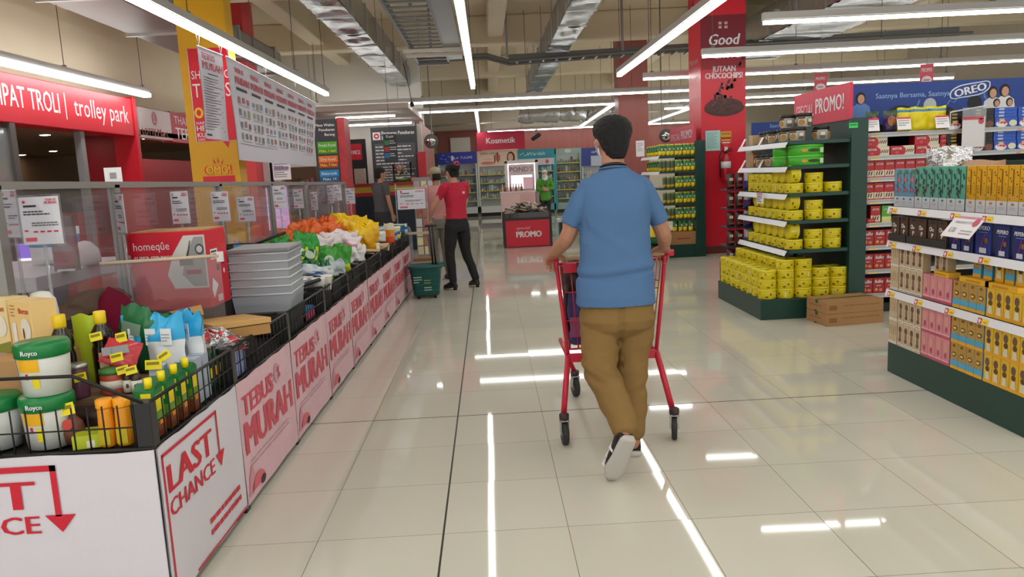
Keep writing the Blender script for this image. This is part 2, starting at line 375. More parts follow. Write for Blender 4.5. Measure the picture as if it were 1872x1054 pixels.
# ---------------------------------------------------------- pillars
def graphics_column(name, label, x0, x1, y0, y1, z1, m):
    t = thing(name, label, 'pillar', ((x0+x1)/2, (y0+y1)/2, 0)); t['kind'] = 'structure'
    MB().box(x0, x1, y0, y1, 0, z1, m).build('shaft', t, True); return t
t = graphics_column('advert_pillar', 'yellow pillar with red panel and white promotion lettering behind the counter', -3.11, -2.57, 4.5, 4.75, 4.55, mat('#d9a40f', .45))
F = frame((-3.11, 4.5, 0), (1, 0, 0), (0, 0, 1)); b = MB()
b.poly(F, [(.09, 2.95), (.09, 1.93), (.38, 1.93), (.44, 1.85), (.46, 1.93), (.54, 1.93), (.54, 2.95)], RED, .003)
b.tube([F @ Vector(q) for q in ((.09, 2.95, .004), (.09, 1.93, .004), (.54, 1.93, .004))], .004, WHITE, 4)
b.text('SHOPPING', F, .11, 2.62, .09, WHITE, w=.42, al='L', z=.005); b.text('TERUS', F, .11, 2.42, .15, WHITE, w=.42, al='L', z=.005)
b.ell(F, .15, 2.25, .05, .06, YEL, .005); b.ell(F, .15, 2.25, .025, .035, RED, .006)
b.text('HARI', F, .11, 2.12, .035, WHITE, al='L', z=.005); b.text('HEMAT', F, .11, 2.05, .06, WHITE, bold=.03, al='L', z=.005); b.text('KUY', F, .11, 1.98, .05, WHITE, bold=.03, al='L', z=.005)
b.text('SAN', F, .11, 1.94, .03, WHITE, al='L', z=.005)
b.text('OMG!', F, .30, 1.56, .10, mat('#e03a1c', .5), w=.30, bold=.06, z=.005); b.text('OMG!', F, .30, 1.565, .09, YEL, w=.27, bold=.02, z=.007); b.rect(F, .12, .48, 1.47, 1.54, RED, .006)
b.poly(F, [(.26, 1.68), (.25, 1.74), (.28, 1.69)], RED, .005); b.poly(F, [(.30, 1.69), (.305, 1.76), (.32, 1.69)], RED, .005); b.poly(F, [(.34, 1.68), (.37, 1.73), (.355, 1.67)], RED, .005)
b.build('printed_panel', t, True)
t = graphics_column('red_pillar', 'coral red pillar behind the yellow one', -4.2, -3.6, 8.6, 9.2, 4.55, mat('#e0474e', .5))
# right column with the biscuit advert
t = graphics_column('biscuit_advert_column', 'tall red column with chocolate chip biscuit advert and extinguisher', 3.61, 4.31, 7.6, 8.3, 4.55, mat('#d91a31', .4))
F = frame((3.61, 7.6, .55), (1, 0, 0), (0, 0, 1)); b = MB(); CH = mat('#3a1713', .4); CH2 = mat('#57231c', .45)
b.rect(F, 0, .7, 2.52, 3.1, mat('#7b1026', .4), .002); b.rect(F, .01, .69, 2.30, 2.52, mat('#a81728', .4), .002)
b.text('Good', F, .12, 2.66, .16, WHITE, w=.46, al='L', bold=.03, z=.004, slant=.2); b.text('time', F, .20, 2.46, .15, mat('#f0d9d2', .5), w=.42, al='L', bold=.03, z=.004, slant=.2)
for k in range(4): b.rect(F, .28+.09*(k % 2), .33+.09*(k % 2), 2.9+.06*(k//2), 2.94+.06*(k//2), mat('#c9a9a2', .5), .003)
b.text('JUTAAN', F, .36, 2.26, .085, WHITE, w=.36, bold=.04, z=.004); b.text('CHOCOCHIPS!', F, .36, 2.16, .085, WHITE, w=.58, bold=.04, z=.004)
r = random.Random(3)
for k in range(60):
    u = r.random(); x = .62-.33*u+r.uniform(-.12, .12)*(u+.3); y = 2.42-.62*u+r.uniform(-.03, .03)
    if x > .67 or (y > 2.13 and x < .6): continue
    a = r.uniform(0, 6); s = r.uniform(.018, .03)
    b.poly(F, [(x+s*math.cos(a+q)*(1 if i else 1.4), y+s*math.sin(a+q)*(1 if i else 1.4)) for i, q in enumerate((0, 1.6, 3.1, 4.7))], CH, .004)
b.build('printed_panel', t, True)
F = frame((3.61, 7.6, .46), (1, 0, 0), (0, 0, 1)); b = MB(); b.ell(F, .36, 1.80, .31, .12, CH, .012, 32); b.ell(F, .36, 1.835, .29, .115, CH2, .014, 32)
for k in range(40):
    a = r.uniform(0, 6.28); q = math.sqrt(r.random())*.9; b.ell(F, .36+.27*q*math.cos(a), 1.84+.10*q*math.sin(a), r.uniform(.018, .035), r.uniform(.013, .022), r.choice([CH, CH, mat('#6b3328', .4)]), .015+.0003*k, 9)
b.build('biscuit_picture', t, True)
G = frame((3.61, 8.3, 0), (0, -1, 0), (0, 0, 1)); b = MB()
for s, z in (('Makanan', 2.98), ('Ringan', 2.72), ('Snacks', 2.40)): b.text(s, G, .06, z, .09, mat('#efb5b5', .5), w=.5, al='L', z=.003)
b.build('lettering', t, True); MB().box(3.6, 4.32, 7.59, 8.31, 0, .12, mat('#6b3328', .5)).build('baseboard', t, True)
def flat_notice(name, label, cat, F, w, h, m, fn=None):
    t = thing(name, label, cat, tuple(F.translation)); MB().box(-w/2, w/2, -h/2, h/2, .0, .006, m, F).build('sheet', t, True)
    if fn: b = MB(); fn(b, F); b.build('print', t, True)
    return t
p = at(1303, 257, Y=7.59); flat_notice('notice', 'pale green printed notice taped to the red column', 'notice', frame(p, (1, 0, 0), (0, 0, 1)), .23, .31, mat('#b4dcd6', .5), lambda b, F: b.lines(F, -.09, .09, .12, 14, .018, mat('#5c8f92', .6), z=.007))
p = at(1327, 250, Y=7.59); flat_notice('sticker', 'small yellow and red sticker above the extinguisher', 'sticker', frame(p, (1, 0, 0), (0, 0, 1)), .17, .17, mat('#d8a51c', .5), lambda b, F: (b.rect(F, -.08, .08, -.08, -.005, mat('#8e1f1c', .5), .007), b.text('AWAS', F, 0, .03, .035, DRED, z=.008, bold=.03), b.text('DILARANG', F, 0, -.06, .03, YEL, z=.008, bold=.03, w=.14)))
p = at(1327, 265, Y=7.59); t = thing('triangle_sign', 'red triangular extinguisher sign on the red column', 'sign', tuple(p)); F = frame(p, (1, 0, 0), (0, 0, 1))
MB().poly(F, [(-.09, .09), (.09, .09), (0, -.12)], mat('#e33a3e', .5), .008, .008).build('sheet', t, True); MB().rect(F, -.025, .025, -.10, -.03, WHITE, .012).rect(F, -.06, .06, .03, .045, WHITE, .012).build('print', t, True)
# fire extinguisher
p = at(1327, 303, Y=7.50); t = thing('fire_extinguisher', 'red fire extinguisher hanging on the red column', 'extinguisher', (p.x, 7.5, 1.14))
MB().lathe([(.001, 0), (.07, 0), (.075, .02), (.075, .30), (.06, .36), (.028, .40), (.028, .42), (.001, .42)], mat('#b81526', .25), 24).build('cylinder', t)
MB().lathe([(.077, .20), (.077, .30)], WHITE, 24).build('label_band', t)
MB().cbox(0, 0, .42, .03, .04, .04, BLACK).tube([(0, 0, .46), (.09, -.01, .50)], .009, BLACK).tube([(0, 0, .445), (.10, -.01, .465)], .008, BLACK).build('valve_handle', t)
MB().tube([(-.02, -.01, .44), (-.07, -.02, .47), (-.10, -.02, .40), (-.098, -.02, .2), (-.09, -.02, .06)], .01, BLACK).build('hose', t)
MB().box(-.04, .04, .06, .10, .30, .34, STEEL).build('bracket', t)
# ---------------------------------------------------------- sign pillars on the left
t = graphics_column('policy_pillar', 'dark grey pillar with green, orange and blue exchange-time labels', -2.68, -2.29, 9.0, 9.5, 2.48, mat('#34373d', .45))
F = frame((-2.68, 9.0, 0), (1, 0, 0), (0, 0, 1)); b = MB()
for s, z in (('Masa Waktu', 2.36), ('Penukaran', 2.28), ('Barang', 2.20)): b.text(s, F, .35, z, .045, WHITE, al='R', bold=.02, z=.003)
for (c, c2, z, s, s2) in (('#57b32a', '#3f9b22', 2.02, 'Fresh Food', 'Maks. 1 hari'), ('#ef7c2d', '#b4401f', 1.78, 'Dry Food', 'Maks. 7 Hari'), ('#1c8fd6', '#1c5f94', 1.54, 'Elektronik', 'Maks. 14')):
    b.rect(F, .04, .37, z-.03, z+.08, mat(c, .5), .002); b.rect(F, .04, .37, z-.12, z-.03, mat(c2, .5), .002)
    b.text(s, F, .205, z, .045, WHITE, wmax=.28, bold=.02, z=.004); b.text(s2, F, .205, z-.095, .045, mat('#f3e04a', .5) if c != '#1c8fd6' else WHITE, wmax=.28, bold=.02, z=.004)
b.build('printed_panel', t, True)
t = graphics_column('patterned_pillar', 'narrow red patterned pillar beside the dark grey one', -2.29, -2.16, 9.02, 9.5, 2.5, mat('#c23a44', .5, var=.3, vscale=14))
t = thing('service_sign', 'red customer service sign on a black panel', 'sign', (-2.6, 12.4, 1.0))
MB().box(-2.85, -2.35, 12.4, 12.48, 0, 2.3, mat('#191617', .5)).build('panel', t, True); b = MB(); F = frame((-2.85, 12.39, 0), (1, 0, 0), (0, 0, 1))
b.box(0, .42, 1.86, 2.2, 0, .02, mat('#d5162c', .4), F); b.text('SERVICE', F, .24, 1.98, .085, WHITE, w=.30, bold=.02, z=.023); b.build('lettering', t, True)
t = thing('rules_board', 'large dark grey goods exchange rules board with white text', 'board', (-1.68, 12, 1.0))
MB().box(-2.16, -1.2, 12.0, 12.08, 0, 2.5, mat('#3c4046', .45)).build('panel', t, True); F = frame((-2.16, 12.0, 0), (1, 0, 0), (0, 0, 1)); b = MB()
b.rect(F, .04, .2, 2.24, 2.40, WHITE, .002); b.ell(F, .12, 2.32, .055, .055, RED, .003); b.ell(F, .12, 2.32, .03, .022, WHITE, .004)
b.text('Peraturan Penukaran', F, .23, 2.34, .075, WHITE, w=.68, al='L', bold=.03, z=.003); b.text('Barang', F, .23, 2.24, .075, WHITE, w=.24, al='L', bold=.03, z=.003)
b.rect(F, .06, .92, 1.3, 2.16, mat('#585c61', .5), .002); b.lines(F, .08, .9, 2.08, 6, .07, WHITE, .35, .004, 4); b.lines(F, .08, .9, 1.66, 6, .055, WHITE, .35, .004, 5); b.build('printed_text', t, True)
t = thing('hanging_sign', 'small dark hanging sign with green, red and blue labels before the rules board', 'sign', (-1.75, 10.8, 1.6))
pc = at(714, 271, Y=10.5); F = frame(pc, (1, .35, 0), (0, 0, 1)); MB().box(-.13, .13, -.27, .27, -.01, .01, mat('#2f3338', .45), F).build('panel', t, True)
b = MB(); b.text('Kasir', F, .0, .2, .05, WHITE, z=.012, bold=.02)
for k, c in enumerate(('#2f9b4a', '#d22a3e', '#2a7fd0')): b.rect(F, -.12, -.03, .06-.12*k, .15-.12*k, mat(c, .5), .012); b.lines(F, -.02, .12, .13-.12*k, 2, .04, WHITE, .4, .013, k)
b.build('print', t, True); MB().tube([F @ Vector((0, .27, 0)), (pc.x, 10.5, 4.5)], .004, BLACK, 5).build('suspension_wire', t, True)
t = thing('red_strip_panel', 'narrow red patterned panel at the right of the rules board', 'panel', (-1.1, 11.9, 0)); MB().box(-1.19, -1.02, 11.8, 11.95, 0, 1.95, mat('#c6303c', .5, var=.25, vscale=10)).build('panel', t, True)
t = thing('tall_cream_post', 'tall pale post beside the service nook', 'post', (-1.15, 12.1, 0)); MB().box(-1.2, -1.1, 12.1, 12.25, 0, 2.55, mat('#cfc8c2', .5)).build('post_body', t, True)
# service counter
t = thing('service_counter', 'service counter with red and yellow band and dark blue front', 'counter', (-2, 10.9, 0))
for (z0, z1, m, nm) in ((0, 1.10, mat('#0f2230', .45), 'front'), (1.10, 1.17, mat('#a81a2a', .4), 'red_band'), (1.17, 1.29, mat('#b59a2c', .45), 'yellow_band'), (1.29, 1.35, mat('#9c1d26', .4), 'top')):
    MB().box(-3.3, -1.08, 10.8 - (.03 if nm == 'top' else 0), 11.4, z0, z1, m).build(nm, t, True)
for i, x_ in enumerate((636, 776)):
    pass
for i, (q, h) in enumerate(((635, .32), (720, .34), (752, .36))):
    p = at(q, 320, Y=11.0); t = thing('black_stand', 'slim black display stand on the service counter, %s from left' % ORD[i], 'stand', (p.x, 11.0, 1.35), 0, 'black stands on the service counter')
    MB().lathe([(.05, 0), (.05, .015), (.018, .02), (.018, h), (.03, h), (.03, h+.02)], BLACK, 14).build('post', t)
    for s in (-1, 1): MB().tube([(0, 0, h*.55), (s*.06, 0, h*.6), (s*.07, 0, h*.75), (s*.05, 0, h*.8)], .007, BLACK, 5).build('hook', t)
p = at(730, 318, Y=11.15); t = thing('flower_arrangement', 'small arrangement of pink and cream flowers in a white pot on the service counter', 'flowers', (p.x, 11.15, 1.35))
MB().lathe([(.05, 0), (.07, .09), (.06, .09), (.05, .02)], WHITE, 16).build('pot', t); b = MB(); r = random.Random(5)
for k in range(34): b.ball((r.gauss(0, .06), r.gauss(0, .05), .16+r.random()*.16), .03, .03, .026, r.choice([mat('#c9788a', .6), mat('#e2cfa4', .6), mat('#5c7a35', .6), mat('#f0e6e4', .6), mat('#7a4434', .6)]), 8)
b.build('blossoms', t)
p = at(736, 330, Y=10.95); t = thing('green_packet', 'flat green packet lying on the service counter', 'packet', (p.x, 10.95, 1.351)); MB().pouch(.3, .12, .05, [(1, mat('#5fa02e', .4))], T(0, 0, .02, rx=1.3)).build('bag', t)
p = at(757, 332, Y=10.95); t = thing('orange_packet', 'small orange packet on the service counter', 'packet', (p.x, 10.95, 1.351)); MB().box(-.05, .05, -.03, .03, 0, .08, mat('#e8762a', .5)).build('box', t)
# convex mirrors
def convex_mirror(p, label, r_=.22):
    t = thing('convex_mirror', label, 'mirror', tuple(p)); M = Matrix.Translation(p) @ Matrix.Rotation(PI/2, 4, 'X')
    MB().lathe([(.001, .09), (r_*.4, .08), (r_*.75, .045), (r_, 0)], mat('#d0d4d6', .03, 1.), 28, M).build('dome', t, True); MB().lathe([(r_, -.02), (r_+.02, -.01), (r_+.02, .01), (r_, .012)], mat('#55565a', .5), 28, M).build('rim', t, True)
    MB().tube([p, (p.x, p.y+.3, p.z+.05), (p.x, p.y+.3, 4.56)], .012, GREY).build('bracket', t, True)
convex_mirror(at(788, 258, Y=12.0), 'round convex security mirror beside the service board', .13)
convex_mirror(at(1217, 248, Y=9.2), 'round convex security mirror behind the coffee shelves', .10)
# ============================================================ CEILING SERVICES
LEDM = emit('#f3f4ef', LED)
def led_row(p0, p1, label, wires=True, fat=1.):
    p0 = Vector(p0); p1 = Vector(p1); d = (p1-p0); L = d.length; t = thing('ceiling_light', label, 'light', tuple((p0+p1)/2), 0, 'white strip lights of the hall')
    F = Matrix.Translation(p0) @ Matrix(((d.x/L, -d.y/L, 0, 0), (d.y/L, d.x/L, 0, 0), (0, 0, 1, 0), (0, 0, 0, 1)))
    HG = mat('#c9c6c4', .4)
    MB().box(0, L, -.045, .045, .03, .10, HG, F).box(0, L, -.03, .03, .015, .03, HG, F).build('housing', t, True)
    MB().box(.01, L-.01, -.028*fat, .028*fat, -.018*fat, .014, LEDM, F).build('tube', t, True)
    n = max(2, int(L/1.9)+1)
    if wires:
        for k in range(n):
            a = F @ Vector((.15+(L-.3)*k/(n-1), 0, .10)); MB().tube([a, (a.x, a.y, 4.55)], .005, mat('#5c5852', .6), 5).build('suspension_wire', t, True)
            MB().cbox(a.x, a.y, a.z, .05, .03, .03, GREY).build('clip', t, True)
    return t
H = 2.88
led_row((.08, -6, H), (.08, 8.9, H), 'long strip light straight above the middle of the aisle', True, 1.2)
led_row((.06, 13.9, H), (.03, 22.3, H), 'far strip light along the aisle before the red cosmetics sign')
led_row((-2.42, -5, H), (-2.4, 8.95, H), 'strip light above the promotion counter holding the white banners', True, 1.25)
led_row((2.46, -5, H), (2.43, 8.1, H), 'strip light to the right of the aisle ending before the red column', True, 1.2)
led_row((3.25, 13.6, H), (3.5, 22.3, H), 'far slanting strip light behind the head of the shopper')
led_row((-5.0, -1, H), (-4.95, 7.9, H), 'strip light directly over the red trolley park fascia', True, 2.1)
led_row((-3.35, 10.6, H), (-3.35, 12.2, H), 'short strip light before the service nook')
led_row((-2.75, 11.4, 2.68), (-1.55, 11.4, 2.68), 'strip light shining down on the rules board', False)
led_row((-4.3, 9.0, H), (-4.3, 12.6, H), 'added unseen strip light behind the yellow pillar, brightening the shop name sign')  # added fill lamp, out of sight behind pillar and banner, brightens the logo sign
led_row((-5, 13.3, 2.66), (-1.4, 13.3, 2.66), 'strip light hidden behind the rules board', False)
led_row((-3.2, 11.2, H), (9.6, 10.9, H), 'nearest of the long strip lights running across the hall')
led_row((-3.7, 13.45, H), (9.6, 13.3, H), 'second long strip light running across the hall')
led_row((.33, 22.5, H), (9, 22.2, H), 'farthest cross strip light over the cosmetics shelves')
led_row((3.28, 4.02, H), (10.5, 3.80, H), 'nearest cross strip light over the right shelves')
led_row((3.28, 6.36, H), (10.5, 6.1, H), 'second cross strip light over the right shelves')
led_row((2.95, 8.75, H), (10.5, 8.45, H), 'third cross strip light over the right shelves')
led_row((4.9, 15.6, H), (10.5, 15.4, H), 'fourth cross strip light, behind the red column')
led_row((5.4, 12.0, H-.05), (5.6, 22.3, H-.05), 'far strip light along the aisle right of the red column')
led_row((3.28, 1.6, H), (10.5, 1.5, H), 'cross strip light over the blue biscuit shelves, out of frame')
led_row((3.28, -1.0, H), (10.5, -1.0, H), 'cross strip light beside the camera, out of frame')
led_row((-9, -4.2, H), (10.5, -4.2, H), 'long cross strip light behind the camera')
led_row((-9, -6.4, H), (10.5, -6.4, H), 'second long cross strip light behind the camera')
led_row((-5.2, 13.0, H), (-5.2, 13.9, H), 'short strip light far behind the yellow pillar', False)
# ducts
def duct(x0, x1, z0, z1, ya, yb, label, seed, ms):
    t = thing('air_duct', label, 'duct', ((x0+x1)/2, (ya+yb)/2, z0)); r = random.Random(seed); y = ya; k = 0
    while y < yb:
        L = min(r.uniform(1.0, 1.35), yb-y); b = MB(); V = []; nx = 10; ny = 8
        for j in range(ny+1):
            for i in range(nx+1):
                u = i/nx; v = j/ny; V.append((x0+(x1-x0)*u, y+L*v, z0+.022*math.sin(v*9+k*2+u*2)*(4*u*(1-u))+.012*math.sin(v*23+u*5+k)-.015))
        b.add(V, [(j*(nx+1)+i, (j+1)*(nx+1)+i, (j+1)*(nx+1)+i+1, j*(nx+1)+i+1) for j in range(ny) for i in range(nx)], ms, None, True)
        for x in (x0, x1): b.quad((x, y, z0), (x, y+L, z0), (x, y+L, z1), (x, y, z1), ms)
        b.quad((x0, y, z1), (x1, y, z1), (x1, y+L, z1), (x0, y+L, z1), ms); b.build('duct_section', t, True)
        MB().box(x0-.02, x1+.02, y-.02, y+.02, z0-.03, z1+.02, STEEL).build('flange', t, True); y += L; k += 1
    for y in np.arange(ya+.8, yb, 2.4):
        for x in (x0-.03, x1+.03): MB().tube([(x, y, z0-.05), (x, y, 4.55)], .006, GREY, 5).build('hanger', t, True)
DUCT = mat('#b4b5b8', .27, .9, bump=.55, bscale=7)
duct(-1.9, -1.45, 3.6, 4.0, -2, 16.8, 'silver foil air duct along the left of the aisle ceiling', 1, DUCT)
duct(1.45, 1.85, 3.6, 4.0, -2, 17, 'silver foil air duct along the right of the aisle ceiling', 2, DUCT)
duct(5.2, 6.4, 3.55, 4.05, 2.5, 12, 'silver air duct above the right shelves', 4, DUCT)
t = thing('crumpled_duct', 'crumpled silver foil duct near the back of the hall', 'duct', (2.5, 18, 3.0)); b = MB(); r = random.Random(8)
b.tube([(1.3+.08*k, 19.0+.03*r.uniform(-1, 1), 3.12+.03*r.uniform(-1, 1)) for k in range(42)], [.24*(1+.16*r.uniform(-1, 1)) for k in range(42)], FOIL, 12)
b.build('foil_body', t, True); MB().tube([(1.2, 18.8, 3.36), (1.2, 18.8, 4.5)], .01, GREY).build('hanger', t, True); MB().tube([(4.6, 18.8, 3.36), (4.6, 18.8, 4.5)], .01, GREY).build('hanger', t, True)
t = thing('metal_duct', 'wide grey left ceiling duct over the trolley park', 'duct', (-4, 3, 3.3)); MB().box(-4.3, -3.5, -3, 10.5, 3.42, 3.85, mat('#8f8d8a', .4, .6)).build('duct_body', t, True, bevel=.03)
for y in range(-2, 11, 2): MB().box(-4.33, -3.47, y-.02, y+.02, 3.39, 3.88, STEEL).build('flange', t, True); MB().tube([(-3.9, y, 3.85), (-3.9, y, 4.55)], .01, GREY, 5).build('hanger', t, True)
# cable tray: along the aisle, then across to the red column
t = thing('cable_tray', 'grey perforated cable tray turning across the aisle ceiling', 'cable tray', (-.5, 5, 3.5)); TR = mat('#77787a', .45, .5)
MB().box(-.90, -.87, -2, 9.9, 3.45, 3.58, TR).box(-.36, -.33, -2, 9.9, 3.45, 3.58, TR).build('side_rail', t, True)
for k in range(40): MB().box(-.88, -.34, -1.9+.30*k, -1.84+.30*k, 3.46, 3.48, TR).build('rung', t, True)
MB().box(-.9, -.33, 9.86, 9.9, 3.42, 3.6, TR).build('end_plate', t, True)
MB().box(-.33, -.08, -2, 9.6, 3.46, 3.5, mat('#8c8d8e', .4, .6)).build('cover_strip', t, True)
b = MB()
for s in (0, 1):
    y = 9.9+.4*s; b.tube([(-.36, y, 3.56), (.35, y, 3.56), (.75, y-.1, 3.42), (4.4, y-.35, 3.50), (9, y-.5, 3.5)], .03, TR, 4, sm=False)
b.build('cross_rail', t, True)
MB().add([(.75, 10.25, 3.46), (9, 9.8, 3.55), (9, 9.8, 3.68), (.75, 10.25, 3.60), (-.36, 10.3, 3.72), (.35, 10.3, 3.72)], [(0, 1, 2, 3)], mat('#6c6d70', .5, .4)).build('back_sheet', t, True)
for k in range(22):
    x = .9+.24*k; y = 9.8-.07*(x-.75)/.9*.3; MB().box(x-.02, x+.02, y, y+.4, 3.42+.02*(x-.75)/3.6, 3.45+.02*(x-.75)/3.6, TR).build('cross_rung', t, True)
for x, y in ((-.6, 2), (-.6, 5.5), (-.6, 9.0), (.72, 9.9), (2.8, 9.75), (4.4, 9.6)): MB().box(x-.02, x+.02, y-.02, y+.02, 3.5, 4.55, GREY).build('hanger', t, True)
for y in (8.3, 8.75): MB().box(-1.0, .1, y-.025, y+.025, 3.4, 3.45, mat('#c9c2b4', .5)).build('cross_bar', t, True)
t = thing('sprinkler_pipe', 'thin pale pipe running across before the back wall', 'pipe', (0, 19, 2.9)); MB().tube([(-2, 19.5, 2.95), (9, 18.2, 3.1)], .03, mat('#d9d2c6', .5)).build('pipe_body', t, True)
for x in (-1, 3, 7): MB().tube([(x, 19.4-.115*(x+2), 2.97+.0136*(x+2)), (x, 19.4-.115*(x+2), 4.55)], .008, GREY, 5).build('hanger', t, True)
# security cameras
for (q, Yc, lab) in (((753, 191), 11.1, 'small dark dome camera on the first cross strip light'),):
    p = at(*q, Y=Yc); t = thing('security_camera', lab, 'camera', tuple(p)); MB().ball(p, .05, .05, .05, BLACK, 12).build('dome', t, True); MB().tube([p, (p.x-.03, p.y, p.z+.3), (p.x-.1, p.y, p.z+.7), (p.x-.12, p.y, 3.65)], .008, BLACK, 6).build('cord', t, True)
p = at(980, 250, Y=20.5); t = thing('security_camera', 'black bullet camera right of the red cosmetics sign', 'camera', tuple(p)); F = T(p.x, p.y, p.z, ry=.5, rz=2.6)
MB().box(-.16, .16, -.06, .06, -.05, .05, BLACK, F).build('body', t, True); MB().tube([p, (p.x+.05, p.y+.2, p.z+.25), (p.x+.05, p.y+2.6, p.z+.3)], .015, GREY).build('bracket', t, True)
# ============================================================ PROMOTION COUNTER ON THE LEFT
YS = [-1.96, -1.2, -.35, .5, 1.28, 2.08, 2.88, 3.68, 4.48, 5.25]
xo = lambda y: -.885 + .014*(y+1.96)
XD = -1.6; ZT = .58
WIRE = mat('#202022', .35, .5); POST = mat('#2c2c2e', .4, .3)
def wires(b, a, c, z0, z1, n, r=.0028):
    a = Vector(a); c = Vector(c)
    for i in range(n+1):
        p = a.lerp(c, i/n); b.tube([(p.x, p.y, z0), (p.x, p.y, z1)], r, WIRE, 5)
    b.tube([(a.x, a.y, (z0+z1)/2), (c.x, c.y, (z0+z1)/2)], r, WIRE, 5)
pos = 'nearest second third fourth fifth sixth seventh eighth farthest'.split()
for i in range(9):
    y0, y1 = YS[i], YS[i+1]; xa, xb = xo(y0), xo(y1)
    t = thing('wire_dump_table', 'black wire basket table behind the pink skirting, %s along the counter' % pos[i] if i else 'nearest black wire basket table at the corner of the counter, full of groceries', 'basket table', ((XD+xa)/2, (y0+y1)/2, 0), 0, 'black wire basket tables of the counter')
    b = MB(); b.add([(XD+.02, y0, ZT-.012), (xa, y0, ZT-.012), (xb, y1, ZT-.012), (XD+.02, y1, ZT-.012)], [(0, 1, 2, 3)], mat('#262224', .6)).build('tray', t, True)
    b = MB(); b.box(xa-.05, xa+.004, y0, y0+.05, .0, .735, POST); b.build('corner_post', t, True, bevel=.004)
    b = MB(); b.box(XD+.02, XD+.06, y0, y0+.04, 0, .735, POST); b.box(XD+.02, XD+.06, y1-.05, y1-.01, 0, .735, POST); b.build('inner_leg', t, True)
    b = MB(); wires(b, (xa, y0+.05, 0), (xb, y1, 0), ZT, .73, 14); b.tube([(xa, y0+.02, .732), (xb, y1, .732)], .006, WIRE, 6); b.tube([(xa, y0+.02, ZT), (xb, y1, ZT)], .006, WIRE, 6); b.build('side_grid', t, True)
    b = MB(); za = .84 if i == 0 else .73
    if i == 0:
        b.tube([(XD+.03, y0, .84), (-1.112, y0, .835), (-.90, y0, .735)], .006, WIRE, 6); b.tube([(XD+.03, y0, ZT), (xa, y0, ZT)], .007, WIRE, 6); wires(b, (XD+.03, y0, 0), (xa-.05, y0, 0), ZT, .73, 13)
    else:
        wires(b, (XD+.05, y0+.025, 0), (xa-.05, y0+.025, 0), ZT, .72, 10); b.tube([(XD+.05, y0+.025, .73), (xa-.02, y0+.025, .73)], .006, WIRE, 6)
    b.build('front_grid', t, True)
    if i >= 2: MB().box(XD+.02, XD+.40, y0+.05, y1-.02, ZT-.01, .80, mat('#1d1a1b', .7)).build('rear_tier', t, True)
    MB().cbox(xb-.04, y1-.04, 0, .05, .06, .05, BLACK).build('foot', t, True)
# skirting banners ---------------------------------------------------------------
CLOTH = mat('#d2ced9', .5, bump=.25, bscale=9); PINK = mat('#d9b3be', .5, bump=.3, bscale=8, var=.12, vscale=6); TXR = mat('#cc4a5c', .5); TXR2 = mat('#c8142f', .5)
def skirt(a, c, label, m, kind, h=.545):
    a = Vector(a); c = Vector(c); d = c-a; L = d.length; F = frame((a.x, a.y, .03), d, (0, 0, 1)); t = thing('skirt_banner', label, 'banner', ((a.x+c.x)/2, (a.y+c.y)/2, .03), 0, 'skirting banners of the counter')
    n = 12; V = []; r = random.Random(label); ph = r.uniform(0, 6)
    for side in (0, 1):
        for i in range(n+1):
            for j in range(5):
                x = L*i/n; V.append((x, h*j/4+(.004*math.sin(i*1.7+ph) if j == 4 else 0), .0015*math.sin(i*1.1+j*.8+ph)-(.004 if side else 0)))
    k = (n+1)*5; q = []
    for s in (0, 1): q += [((s*k+i*5+j, s*k+(i+1)*5+j, s*k+(i+1)*5+j+1, s*k+i*5+j+1))[::(-1 if s else 1)] for i in range(n) for j in range(4)]
    MB().add(V, q, m, F, True).build('cloth', t, True); b = MB(); Z = .0028
    if kind == 'last':
        x0, x1 = (.02, .50) if L < .8 else (L-.95, L-.34)
        w_ = x1-x0; lw = .012 if L < .8 else .02
        b.rect(F, x0, x0+lw, .0, h-.03, TXR2, Z); b.rect(F, x0, x1+lw, h-.03-lw, h-.03, TXR2, Z); b.rect(F, x1, x1+lw, .34, h-.03, TXR2, Z)
        b.poly(F, [(x1-.035, .345), (x1+.045+lw, .345), (x1+.006+lw/2, .285)], TXR2, Z)
        b.text('LAST', F, x1-.06, .37, .095, TXR2, w=.385 if L < .8 else .42, al='R', bold=.07, z=Z); b.text('CHANCE', F, x1-.055, .285, .06, TXR2, w=.40 if L < .8 else .44, al='R', bold=.04, z=Z)
        if L < .8: b.lines(F, .35, .70, .115, 2, .045, TXR2, .45, Z); b.rect(F, .2, L-.01, .005, .014, TXR2, Z)
        else: b.lines(F, L-.5, L-.05, .06, 1, .03, TXR2, .5, Z)
    else:
        b.text('TEBUS', F, .05, .385, .09, TXR, w=.44*L/.85, al='L', bold=.075, z=Z); b.text('MURAH', F, .05, .215, .145, TXR, w=.74*L/.85, al='L', bold=.075, z=Z)
        b.ell(F, .67*L, .45, .045, .05, mat('#c999a6', .5), Z); b.text('%', F, .70*L, .42, .06, TXR, z=Z+.001, bold=.02); b.lines(F, .53*L, .63*L, .45, 3, .025, mat('#b98a98', .5), .4, Z)
        b.lines(F, .08, L*.9, .17, 2, .022, mat('#b98a98', .5), .25, Z, 3)
        b.ell(F, .16, .035, .10, .06, mat('#d6626f', .5), Z, a1=PI, n=10); b.ell(F, .22, .04, .035, .02, INK, Z+.001); b.poly(F, [(.02, .03), (.05, .12), (.09, .16), (.12, .10), (.08, .03)], mat('#cf8e9b', .5), Z)
    b.build('print', t, True); return t
skirt((-2.35, YS[0]-.006, 0), (xo(YS[0])+.004, YS[0]-.006, 0), 'white last chance skirting banner on the front end of the counter', CLOTH, 'last')
for i in range(9):
    y0, y1 = YS[i]+.006, YS[i+1]-.004
    skirt((xo(y0)+.008, y0, 0), (xo(y1)+.008, y1, 0), 'white last chance skirting banner on the side of the counter corner' if i == 0 else 'pink skirting banner with red slogan, %s along the counter side' % ORD[i-1], CLOTH if i == 0 else PINK, 'last' if i == 0 else 'tebus')
